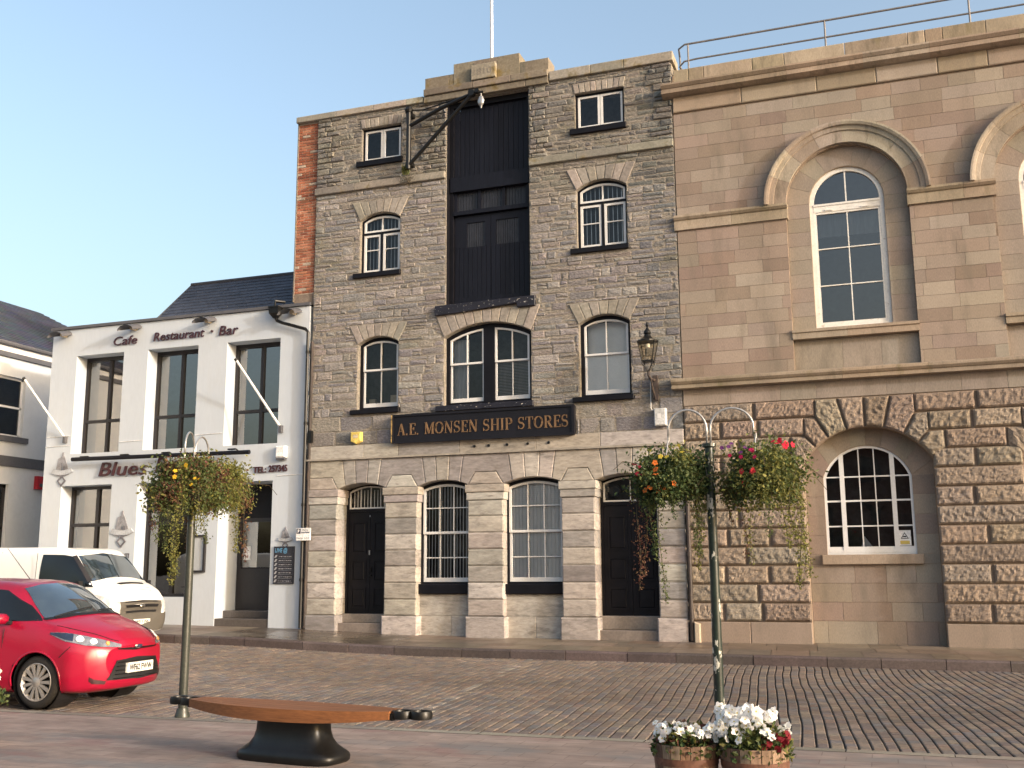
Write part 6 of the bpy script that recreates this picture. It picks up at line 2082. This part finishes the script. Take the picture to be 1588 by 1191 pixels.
for z0_, z1_, w_ in ((.905, .93, .55), (.80, .855, .53), (.69, .735, .5)):
    patch(bvn, [(3, -w_, z1_), (3, 0, z1_ + .012), (3, w_, z1_)], [(3, -w_ + .03, z0_), (3, 0, z0_ + .012), (3, w_ - .03, z0_)], (-1, 0, 0), .016, 12, 2).build('grille_slot', BLK, gp_, smooth=True, local=True)
patch(bvn, [(3, -.88, .66), (3, -.6, .66), (3, 0, .67), (3, .6, .66), (3, .88, .66)], [(3, -.86, .34), (3, -.6, .31), (3, 0, .31), (3, .6, .31), (3, .86, .34)], (-1, 0, 0), .016, 24, 6).build('front_bumper', VGREY, vn, smooth=True, local=True)
for s_ in (-1, 1):
    patch(bvn, [(.78, s_ * 2, .68), (.36, s_ * 2, .68)], [(.78, s_ * 2, .34), (.40, s_ * 2, .34)], (0, -s_, 0), .016, 8, 4).build('bumper_end', VGREY, vn, smooth=True, local=True)
patch(bvn, [(.44, -.42, 3), (.44, .42, 3)], [(.51, -.36, 3), (.51, .38, 3)], (0, 0, -1), .008, 8, 2).build('bonnet_vent', BLK, vn, smooth=True, local=True)
mb = MB(); rnd = random.Random(5)
for q in range(12):
    y = -.02 + q * .04
    for xx_ in (.60, .66):
        hq = bvn.ray_cast(Vector((xx_, y, 3)), Vector((0, 0, -1)))[0]
        hr = bvn.ray_cast(Vector((xx_ + .022, y, 3)), Vector((0, 0, -1)))[0]
        if rnd.random() < .8: mb.add([hq + Vector((0, 0, .006)), hr + Vector((0, 0, .006)), hr + Vector((0, .03, .006)), hq + Vector((0, .03, .006))], [(0, 1, 2, 3)])
mb.build('bonnet_lettering', mat('faded_red_print', (.55, .36, .33), .5), vn, local=True)
h = bvn.ray_cast(Vector((3, 0, .83)), Vector((-1, 0, 0)))[0]
mb = MB(); mb.lathe([(.0, .034), (.07, .03), (.09, .01)], 0, 0, 20, sx=.45); mb.V = [(h.x + v[2], v[1], .83 + v[0]) for v in mb.V]; mb.build('badge', CHROME, vn, smooth=True, local=True)
plate_on(vn, 'number_plate', bvn, 0, -.26, .26, .50, .111, "WJ11 JSK")

# ================================================================== plants
def leafq(mb, p, size, rnd, col, droop=None, aspect=.62):
    n = Vector((rnd.gauss(0, 1), rnd.gauss(0, 1), rnd.gauss(.35, 1))).normalized()
    a = n.orthogonal().normalized()
    a = Matrix.Rotation(rnd.uniform(0, 2 * PI), 3, n) @ a
    if droop: a = (a + Vector((0, 0, -droop))).normalized()
    b = n.cross(a).normalized() * size * aspect * .5
    a = a * size
    fold = n * size * rnd.uniform(.05, .2)
    mb.add([p, p + a * .5 + b + fold, p + a, p + a * .5 - b + fold], [(0, 1, 2), (0, 2, 3)], col)

def flowerq(mb, p, size, rnd, col, col2=None, face=None):
    n = (Vector((rnd.gauss(0, .6), rnd.gauss(-.7, .5), rnd.gauss(.55, .5))) if face is None else face).normalized()
    a = n.orthogonal().normalized(); a = Matrix.Rotation(rnd.uniform(0, 6.28), 3, n) @ a
    b = n.cross(a)
    np_ = 5
    for k in range(np_):
        t = 2 * PI * k / np_
        d = a * math.cos(t) + b * math.sin(t); e = n.cross(d)
        w_ = size * .80
        c = vcol(col, rnd, .08, .02)
        mb.add([p, p + d * size * .55 + e * w_ * .6 + n * size * .12, p + d * size + e * w_ * .25 + n * size * .02, p + d * size - e * w_ * .25 + n * size * .02, p + d * size * .55 - e * w_ * .6 + n * size * .12], [(0, 1, 2, 3, 4)], c)
    if col2: mb.add([p + n * size * .16 + (a * math.cos(t) + b * math.sin(t)) * size * .2 for t in (0, 1.57, 3.14, 4.71)], [(0, 1, 2, 3)], col2)

GDK = [(.030, .055, .020), (.045, .075, .025), (.055, .085, .03)]
GMD = [(.080, .105, .034), (.10, .125, .04), (.068, .09, .03)]
GYL = [(.155, .16, .04), (.19, .18, .05), (.135, .145, .042)]
BRN = [(.12, .055, .035), (.10, .04, .03), (.15, .085, .04)]

def hanging_basket(label, c, r, seed, pal, strands, flowers, group, n=3000, drop=.34, hook=None):
    rnd = random.Random(seed)
    c = Vector(c)
    t = thing('hanging_basket', label, 'hanging basket', c, 0, group)
    mb = MB(); mb.lathe([(.0, c.z - .26), (.10, c.z - .25), (.19, c.z - .16), (.22, c.z - .02), (.20, c.z - .03), (0, c.z - .04)], c.x, c.y, 20); mb.build('basket', MOSS, t, smooth=True)
    mb = MB(); hk = Vector(hook)
    for k in range(3):
        a = 2.1 * k + .4
        mb.tube([c + Vector((.21 * math.cos(a), .21 * math.sin(a), -.02)), hk], .005, 5)
    mb.tube([hk - Vector((0, 0, .02)), hk + Vector((0, 0, .03))], .012, 6)
    mb.build('chain', STEEL, t)
    mb = MB()
    clumps = []
    for k in range(44):
        a, e = rnd.uniform(0, 2 * PI), rnd.uniform(-.75, 1)
        rr = r * rnd.uniform(.35, 1.0)
        q = Vector((math.cos(a) * math.cos(e) * rr, math.sin(a) * math.cos(e) * rr, math.sin(e) * rr * .75 + .02))
        clumps.append((q, rnd.uniform(.07, .17), rnd.choice(pal)))
    for k in range(n):
        q, s_, pl = rnd.choice(clumps)
        p = c + q + Vector((rnd.gauss(0, s_ * .6), rnd.gauss(0, s_ * .6), rnd.gauss(0, s_ * .6) - abs(rnd.gauss(0, .05))))
        leafq(mb, p, rnd.uniform(.026, .056), rnd, pick(rnd, pl, .3), .4)
    for k in range(34):       # skirts of foliage round the rim
        a = rnd.uniform(0, 2 * PI); pl = rnd.choice(pal)
        L_ = rnd.uniform(.15, drop)
        x0_, y0_ = math.cos(a) * r * rnd.uniform(.6, 1.0), math.sin(a) * r * rnd.uniform(.6, 1.0)
        for m_ in range(int(L_ * 330)):
            f = rnd.random()
            sw = .07 * (1 - f * .7)
            p = c + Vector((x0_ * (1 + .1 * f) + rnd.gauss(0, sw), y0_ * (1 + .1 * f) + rnd.gauss(0, sw), -.02 - f * L_))
            leafq(mb, p, rnd.uniform(.02, .042), rnd, pick(rnd, pl, .3), .6)
    mb.build('foliage', LEAF, t)
    mb = MB()
    for (dx_, dy_, L_, pl, dens) in strands:
        p = c + Vector((dx_, dy_, .0)); prev = p.copy(); w1 = rnd.uniform(0, 6)
        pts = [p]
        m_ = max(4, int(L_ / .05))
        for k in range(1, m_ + 1):
            f = k / m_
            pts.append(c + Vector((dx_ * (1 + .18 * min(1, f * 3)) + .025 * math.sin(w1 + f * 5), dy_ * (1 + .18 * min(1, f * 3)), -.05 * min(1, f * 4) - L_ * f)))
        mb.tube(pts, .0035, 4, (.06, .05, .025), cap=False)
        for k in range(int(L_ * dens * 1.7)):
            f = rnd.random() ** .8; q = pts[min(m_, int(f * m_))]
            s2 = .045 * (1 - f * .6)
            leafq(mb, q + Vector((rnd.gauss(0, s2), rnd.gauss(0, s2), rnd.uniform(-.04, .03))), rnd.uniform(.018, .036), rnd, pick(rnd, pl, .3), .5)
    # stray wiry shoots
    for k in range(9):
        a = rnd.uniform(0, 2 * PI); d = Vector((math.cos(a), math.sin(a), rnd.uniform(-.25, .35)))
        p0 = c + d * r * .8; p1 = c + d * r * rnd.uniform(1.25, 1.6) + Vector((0, 0, -.05)); p2 = p1 + d * .1 + Vector((0, 0, -.12))
        mb.tube([p0, p1, p2], .003, 4, (.07, .05, .03), cap=False)
        for q in range(9): leafq(mb, p0.lerp(p1, q / 8), rnd.uniform(.015, .03), rnd, pick(rnd, rnd.choice(pal), .3), .3)
    mb.build('trailing_stems', LEAF, t)
    for nm, col, col2, num, size, box in flowers:
        mb = MB()
        for k in range(num):
            mb.mark(); x_, z_ = rnd.uniform(box[0], box[1]), rnd.uniform(box[2], box[3])
            yy = -math.sqrt(max(.01, r * r * 1.1 - x_ * x_ - (z_ * .8) ** 2)) - rnd.uniform(-.02, .05)
            flowerq(mb, c + Vector((x_, yy, z_)), size * rnd.uniform(.8, 1.2), rnd, col, col2)
        mb.build_each(nm, PETAL, t)
    return t

def flower_post(label, x, y, top, arms, m, zb0):
    t = thing('basket_post', label, 'post', (x, y, zb0), 0, 'hanging basket posts at the plaza edge')
    mb = MB(); mb.tube([(x, y, zb0), (x + .003, y, (top + zb0) / 2), (x, y, top)], [.05, .047, .044], 16); mb.build('shaft', m, t, smooth=40)
    mb = MB(); mb.lathe([(.0, zb0 + .10), (.062, zb0 + .10), (.07, zb0 + .06), (.085, zb0 + .02), (.085, zb0)], x, y, 16); mb.build('foot', m, t, smooth=40)
    mb = MB(); mb.lathe([(.0, top + .012), (.07, top + .01), (.07, top - .02), (.045, top - .03)], x, y, 16); mb.build('cap', m, t)
    for (ax, ay) in arms:
        mb = MB(); d = Vector((ax, ay, 0)); L_ = d.length; d /= L_
        pts = []
        o_ = Vector((x, y, top)) + d * .018
        pts.append(o_)
        pts.append(o_ + Vector((0, 0, .16)))
        hw = (L_ - .018) / 2
        for k in range(1, 14):
            a = PI - PI * k / 14
            pts.append(o_ + d * (hw + hw * math.cos(a)) + Vector((0, 0, .16 + .20 * math.sin(a))))
        pts.append(o_ + d * 2 * hw + Vector((0, 0, .06)))
        mb.tube(pts, .011, 8); mb.build('hoop_arm', STEEL, t, smooth=True)
    return t
PX, PYY = -1.575, -12.1
flower_post('dark green basket post with flaking paint behind the two flower barrels', PX, -12.35 + .25, 2.83, [(-.40, -.03), (.44, .03)], POSTG, 0)
hanging_basket('dark green hanging basket with orange flowers left of the right hand post', (-1.97, -12.13, 2.54), .355, 41, [GDK, GDK, GDK, GMD, GMD, GYL],
    [(-.27, -.1, 1.08, BRN, 150), (-.24, .05, .95, BRN, 120), (-.05, -.2, 1.2, GMD, 130), (-.13, -.18, .75, GDK, 220), (.25, -.1, .75, GMD, 200), (.2, .02, .7, GYL, 160), (.24, -.05, .9, GYL, 120), (.05, -.25, .4, GDK, 150)],
    [('orange_flower', (.62, .16, .03), (.25, .05, .02), 10, .028, (-.28, .12, -.2, .1)), ('yellow_flower', (.5, .40, .06), None, 5, .022, (-.15, .2, .12, .27)), ('pink_flower', (.35, .03, .06), None, 4, .025, (-.36, -.2, -.05, .1))],
    'hanging baskets of trailing plants', n=8500, hook=(-1.975, -12.13, 2.90))
hanging_basket('yellow green hanging basket with red begonias right of the right hand post', (-1.10, -12.07, 2.55), .37, 42, [GMD, GMD, GYL, GYL, GDK, GYL],
    [(.3, -.1, 1.08, GYL, 220), (.34, 0, .98, GYL, 200), (.2, -.2, .7, GYL, 180), (-.05, -.25, .85, GYL, 110), (-.12, -.2, .8, BRN, 90), (.1, -.25, .6, GMD, 150), (-.25, -.1, .5, BRN, 100), (.26, -.14, .62, GYL, 200)],
    [('red_begonia', (.55, .02, .05), None, 7, .03, (.14, .34, .1, .28)), ('crimson_flower', (.45, .02, .09), None, 5, .024, (-.3, .02, .1, .26)), ('small_red_flower', (.4, .03, .04), None, 4, .028, (-.2, .1, -.15, .1)), ('purple_flower', (.14, .04, .16), None, 6, .025, (-.35, -.05, .15, .32))],
    'hanging baskets of trailing plants', n=8500, hook=(-1.12, -12.07, 2.90))
flower_post('grey green basket post behind the left end of the wooden bench', -7.62, -12.15, 2.86, [(.16, -.40), (-.09, .40)], POSTG2, 0)
hanging_basket('green hanging basket with trailing stems on the near side of the left post', (-7.42, -12.52, 2.62), .39, 43, [GMD, GMD, GYL, GYL, BRN, GDK],
    [(.10, -.3, 1.1, GYL, 260), (.14, -.3, 1.0, GYL, 240), (-.1, -.3, .65, GMD, 200), (.0, -.3, .75, GMD, 200), (-.4, 0, .5, BRN, 160), (.3, -.2, .5, GYL, 160)],
    [('yellow_flower', (.60, .38, .03), None, 6, .026, (.1, .35, -.1, .2))], 'hanging baskets of trailing plants', n=11000, hook=(-7.46, -12.55, 2.92))
hanging_basket('olive and russet hanging basket with yellow flowers on the far side of the left post', (-7.58, -11.78, 2.68), .43, 44, [GYL, GYL, GYL, BRN, GMD, GYL],
    [(.33, -.1, .8, GYL, 220), (.38, .0, .9, BRN, 130), (.0, -.3, .6, GYL, 150), (-.1, -.3, .75, BRN, 120), (.12, -.3, .7, GMD, 160)],
    [('yellow_flower', (.62, .36, .03), None, 14, .026, (-.25, .2, -.15, .25)), ('purple_flower', (.12, .03, .08), None, 8, .03, (-.1, .15, -.25, -.05))], 'hanging baskets of trailing plants', n=11000, hook=(-7.71, -11.75, 2.92))

# small fern on the crane foot
wp = thing('wall_fern', 'small green plant growing on the stone ledge at the crane foot', 'plant', (-10.6, -.12, 11.33))
mb = MB(); rnd = random.Random(9)
for k in range(60):
    a = rnd.uniform(0, 2 * PI); d = Vector((math.cos(a) * rnd.uniform(.1, .5), -abs(math.sin(a)) * .4, 1)).normalized()
    p = Vector((-10.62 + rnd.gauss(0, .05), -.13, 11.34)); L_ = rnd.uniform(.12, .3)
    s_ = d.orthogonal().normalized() * .009
    mb.add([p - s_, p + s_, p + d * L_ * .7 + s_, p + d * L_ + Vector((d.x * .08, d.y * .08, -.02)), p + d * L_ * .7 - s_], [(0, 1, 2, 3, 4)], pick(rnd, GMD + GYL, .3))
mb.build('fronds', LEAF, wp)
mb = MB()
for k in range(220): leafq(mb, Vector((-10.6 + rnd.gauss(0, .09), -.1 - abs(rnd.gauss(0, .03)), 11.22 + rnd.gauss(0, .07))), .03, rnd, pick(rnd, [(.06, .055, .03), (.08, .06, .04)], .3))
mb.build('root_mat', LEAF, wp)

# barrel planters
def barrel(label, x, y, r, h, seed):
    rnd = random.Random(seed)
    t = thing('barrel_planter', label, 'planter', (x, y, 0), 0, 'half barrel planters')
    n = 20
    mb = MB()
    for k in range(n):
        a0, a1 = 2 * PI * k / n + .012, 2 * PI * (k + 1) / n - .012
        c = vcol(rnd.choice([(.20, .135, .09), (.15, .09, .055), (.12, .07, .045), (.24, .18, .125)]), rnd, .18)
        vs = []
        for (z, rr) in ((0, r * .86), (h * .5, r * .96), (h, r)):
            for (a, q) in ((a0, 0), (a1, 0), (a1, .022), (a0, .022)): vs.append((x + (rr - q) * math.cos(a), y + (rr - q) * math.sin(a), z))
        fs = []
        for i in range(2):
            for q in range(4): fs.append((i * 4 + q, i * 4 + (q + 1) % 4, i * 4 + 4 + (q + 1) % 4, i * 4 + 4 + q))
        fs.append((8, 9, 10, 11))
        mb.add(vs, fs, c)
    mb.build('staves', STAVE, t)
    for z0_, z1_ in ((h * .68, h * .80), (h * .18, h * .28)):
        mb = MB(); f = lambda z: r * (.86 + .14 * z / h) + .006
        mb.lathe([(f(z0_) - .01, z0_), (f(z0_), z0_ + .002), (f(z1_), z1_ - .002), (f(z1_) - .01, z1_)], x, y, 40); mb.build('hoop', HOOP, t, smooth=40)
    mb = MB(); mb.lathe([(0, h - .03), (r - .02, h - .04)], x, y, 24); mb.lathe([(r * .95, .1), (r * .95, h - .05)], x, y, 24); mb.build('soil', SOIL, t)
    return t
def bed(label, x, y, z, r, seed, pal, flw, hgt=.22, n=900):
    rnd = random.Random(seed)
    t = thing('pansy_bed', label, 'flowers', (x, y, z))
    mb = MB()
    for k in range(n):
        a, q = rnd.uniform(0, 2 * PI), r * math.sqrt(rnd.random())
        zz = z + rnd.random() * hgt * .72 * (1 - .5 * (q / r) ** 2) - (.05 if q > r * .9 else 0)
        leafq(mb, Vector((x + q * math.cos(a), y + q * math.sin(a), zz)), rnd.uniform(.03, .06), rnd, pick(rnd, rnd.choice(pal), .3), -.1)
    mb.build('foliage', LEAF, t)
    for nm, col, col2, num, size, (x0_, x1_, z0_, z1_), sp in flw:
        mb = MB()
        for k in range(num):
            mb.mark(); px_ = rnd.uniform(x0_, x1_); pz_ = rnd.uniform(z0_, z1_)
            py_ = -math.sqrt(max(.0, r * r - px_ * px_)) * rnd.uniform(-.2, 1.0) 
            flowerq(mb, Vector((x + px_, y + py_, z + pz_)), size * rnd.uniform(.75, 1.2), rnd, col, col2)
        mb.build_each(nm, PETAL, t)
    return t
WHT = (.82, .82, .80)
barrel('weathered half barrel with small white pansies, left of the flower barrel pair', -1.385, -14.95, .225, .425, 1)
barrel('weathered half barrel under tall white blooms, the right one of the pair', -.918, -14.95, .232, .425, 2)
bed('low white pansies and straggly green leaves in the left barrel', -1.385, -14.95, .40, .23, 61, [GMD, GDK, GYL, BRN],
    [('white_pansy', WHT, (.55, .42, .08), 62, .029, (-.22, .22, .05, .15), 0), ('dark_flower', (.06, .012, .015), None, 3, .02, (-.02, .06, .12, .14), 0)], .2, 1000)
bed('tall dense white pansies with dark red flowers in the right barrel', -.918, -14.95, .40, .24, 62, [GMD, GMD, GDK, GYL],
    [('white_pansy', WHT, (.55, .45, .12), 80, .034, (-.24, .16, .13, .28), 0), ('white_edge_pansy', WHT, None, 8, .03, (.12, .24, .10, .17), 0), ('low_white_pansy', WHT, (.55, .45, .12), 10, .034, (-.22, -.04, .08, .14), 0), ('red_flower', (.16, .012, .02), None, 40, .024, (.08, .235, .03, .12), 0)], .26, 1200)
barrel('half barrel mostly outside the left edge of the picture', -8.40, -14.3, .195, .42, 3)
bed('cream white pansies just entering the left edge in front of the red car', -8.40, -14.3, .40, .25, 63, [GMD, GDK],
    [('white_pansy', (.78, .74, .6), None, 60, .04, (-.24, .25, .12, .3), 0)], .22, 600)

# ================================================================== bench
bn = thing('boat_bench', 'boat shaped varnished wooden bench on a flared black iron pedestal', 'bench', (-4.98, -14.15, 0), R(-7))
mb = MB(); nU = 36
L0, L1 = -1.12, 1.05
SEATC = [(1, .95, .9), (.92, .9, .85), (1.05, 1, .95)]
def halfw(u): return .105 + .165 * (1 - (2 * u - 1) ** 2)
def botz(u): return .455 - .055 - .052 * (1 - abs(2 * u - 1) ** 2.4)
nb_ = 5
for k in range(nb_):
    f0, f1 = -1 + 2 * k / nb_, -1 + 2 * (k + 1) / nb_
    vs = []
    for i in range(nU + 1):
        u = i / nU; x = L0 + (L1 - L0) * u; hw_ = halfw(u)
        ya, yb_ = hw_ * f0 + .003, hw_ * f1 - .003
        zt = .455 + .012 * (2 * u - 1) ** 2; zl = botz(u)
        vs += [(x, ya, zl), (x, yb_, zl), (x, yb_, zt), (x, ya, zt)]
    fs = []
    for i in range(nU):
        for q in range(4): fs.append((i * 4 + q, i * 4 + 4 + q, i * 4 + 4 + (q + 1) % 4, i * 4 + (q + 1) % 4))
    fs += [(0, 1, 2, 3), (nU * 4 + 3, nU * 4 + 2, nU * 4 + 1, nU * 4)]
    c = tuple(q * (1, .93, 1.04, .97, 1.02)[k] for q in (.19, .076, .028))
    mb.add(vs, fs, c)
mb.build('seat', WOOD, bn, local=True)
mb = MB()
prof = [(.50, .0), (.52, .02), (.522, .055), (.505, .08), (.46, .105), (.405, .14), (.365, .19), (.345, .25), (.338, .32), (.35, .36), (.352, .395)]
vs = []; n = 40
for (hx, z) in prof:
    hy = hx * .46
    for k in range(n):
        a = 2 * PI * k / n
        ca, sa = math.cos(a), math.sin(a)
        e = .5
        vs.append((math.copysign(abs(ca) ** e, ca) * hx, math.copysign(abs(sa) ** e, sa) * hy, z))
fs = [(i * n + k, i * n + (k + 1) % n, (i + 1) * n + (k + 1) % n, (i + 1) * n + k) for i in range(len(prof) - 1) for k in range(n)]
mb.add(vs, fs); mb.build('pedestal', IRON, bn, smooth=50, local=True)
mb = MB(); mb.box(-.42, .42, -.09, .09, .35, .40); mb.build('seat_bracket', IRON, bn, local=True)
for s_ in (-1, 1):
    for (dx_, dy_) in ((.075, .0), (.235, .03)):
        mb = MB(); pts = []
        cx_, cy_ = (L1 + dx_ if s_ > 0 else L0 - dx_), dy_
        rr = .078
        nn = 24
        ring_v, ring_f = [], []
        pr_ = [(rr + .014, .405), (rr + .017, .44), (rr + .008, .468), (rr - .006, .465), (rr - .012, .43), (rr - .004, .40)]
        mb.lathe(pr_ + [pr_[0]], cx_, cy_, nn); mb.build('end_ring', IRON, bn, smooth=60, local=True)
    mb = MB(); xe = L1 if s_ > 0 else L0; mb.box(xe - .04 if s_ > 0 else xe - .03, xe + .03 if s_ > 0 else xe + .04, -.09, .09, .392, .45); mb.build('end_cap', IRON, bn, local=True)

# ================================================================== across the square (seen in the window reflections) and an unseen tree added to shade the setts
rnd = random.Random(77)
TW = [('cream three storey terrace house facing the square, behind the camera', (.45, .40, .32), -34, -22, 11.0), ('grey stone house facing the square, behind the camera', (.26, .24, .22), -22, -9, 13.0),
      ('red brick warehouse facing the square, behind the camera', (.26, .12, .08), -9, 8, 11.5), ('pale stone house facing the square, behind the camera', (.36, .33, .29), 8, 22, 13.5)]
for lab, c_, xa, xb, hh in TW:
    t = thing('terrace_house', lab, 'building', ((xa + xb) / 2, -56, 0), 0, 'houses across the square')
    mb = MB(); mb.box(xa, xb - .05, -66, -56, 0, hh); mb.build('wall', mat('far_wall', c_, .85, False, (.6, .1), (8, .1)), t)
    mb = MB(); mb.add([(xa, -55.8, hh), (xb, -55.8, hh), (xb, -66, hh), (xa, -66, hh), (xa, -61, hh + 3), (xb, -61, hh + 3)], [(1, 0, 4, 5), (3, 2, 5, 4), (0, 3, 4), (2, 1, 5)]); mb.build('roof', SLATE, t)
    nwin = int((xb - xa) / 3)
    for k in range(nwin):
        for f_ in range(int(hh / 3.4)):
            x = xa + (k + .5) * (xb - xa) / nwin; z = 1.2 + f_ * 3.3
            mb = MB(); mb.box(x - .5, x + .5, -56.05, -55.95, z, z + 1.7); mb.build('window', CARGL, t)
st_ = thing('added_shade_tree', 'leafy tree added out of view at the right to shade the setts', 'tree', (17, -13.2, 0))  # out of view, added only to cast a soft shadow band on the road
mb = MB(); mb.tube([(17, -13.2, 0), (17.05, -13.2, 1.5), (16.95, -13.15, 3.0), (17.1, -13.2, 6.0)], [.16, .13, .10, .04], 10)
for k in range(9):
    a = rnd.uniform(0, 6.28); z = rnd.uniform(2.0, 5.2); q = Vector((17, -13.2, z)); d = Vector((math.cos(a), math.sin(a), .8))
    mb.tube([q, q + d * .6, q + d * 1.2 + Vector((0, 0, .2))], [.04, .025, .01], 6)
mb.build('trunk', BARK, st_, smooth=True)
mb = MB()
cl = [(Vector((17 + rnd.gauss(0, .8), -13.2 + rnd.gauss(0, .85), rnd.uniform(2.4, 6.8))), rnd.uniform(.35, .65)) for _ in range(75)]
for k in range(13000):
    q, s_ = rnd.choice(cl)
    leafq(mb, q + Vector((rnd.gauss(0, s_ * .5), rnd.gauss(0, s_ * .5), rnd.gauss(0, s_ * .45))), rnd.uniform(.07, .12), rnd, pick(rnd, GMD + GDK, .3))
mb.build('crown', LEAF, st_)
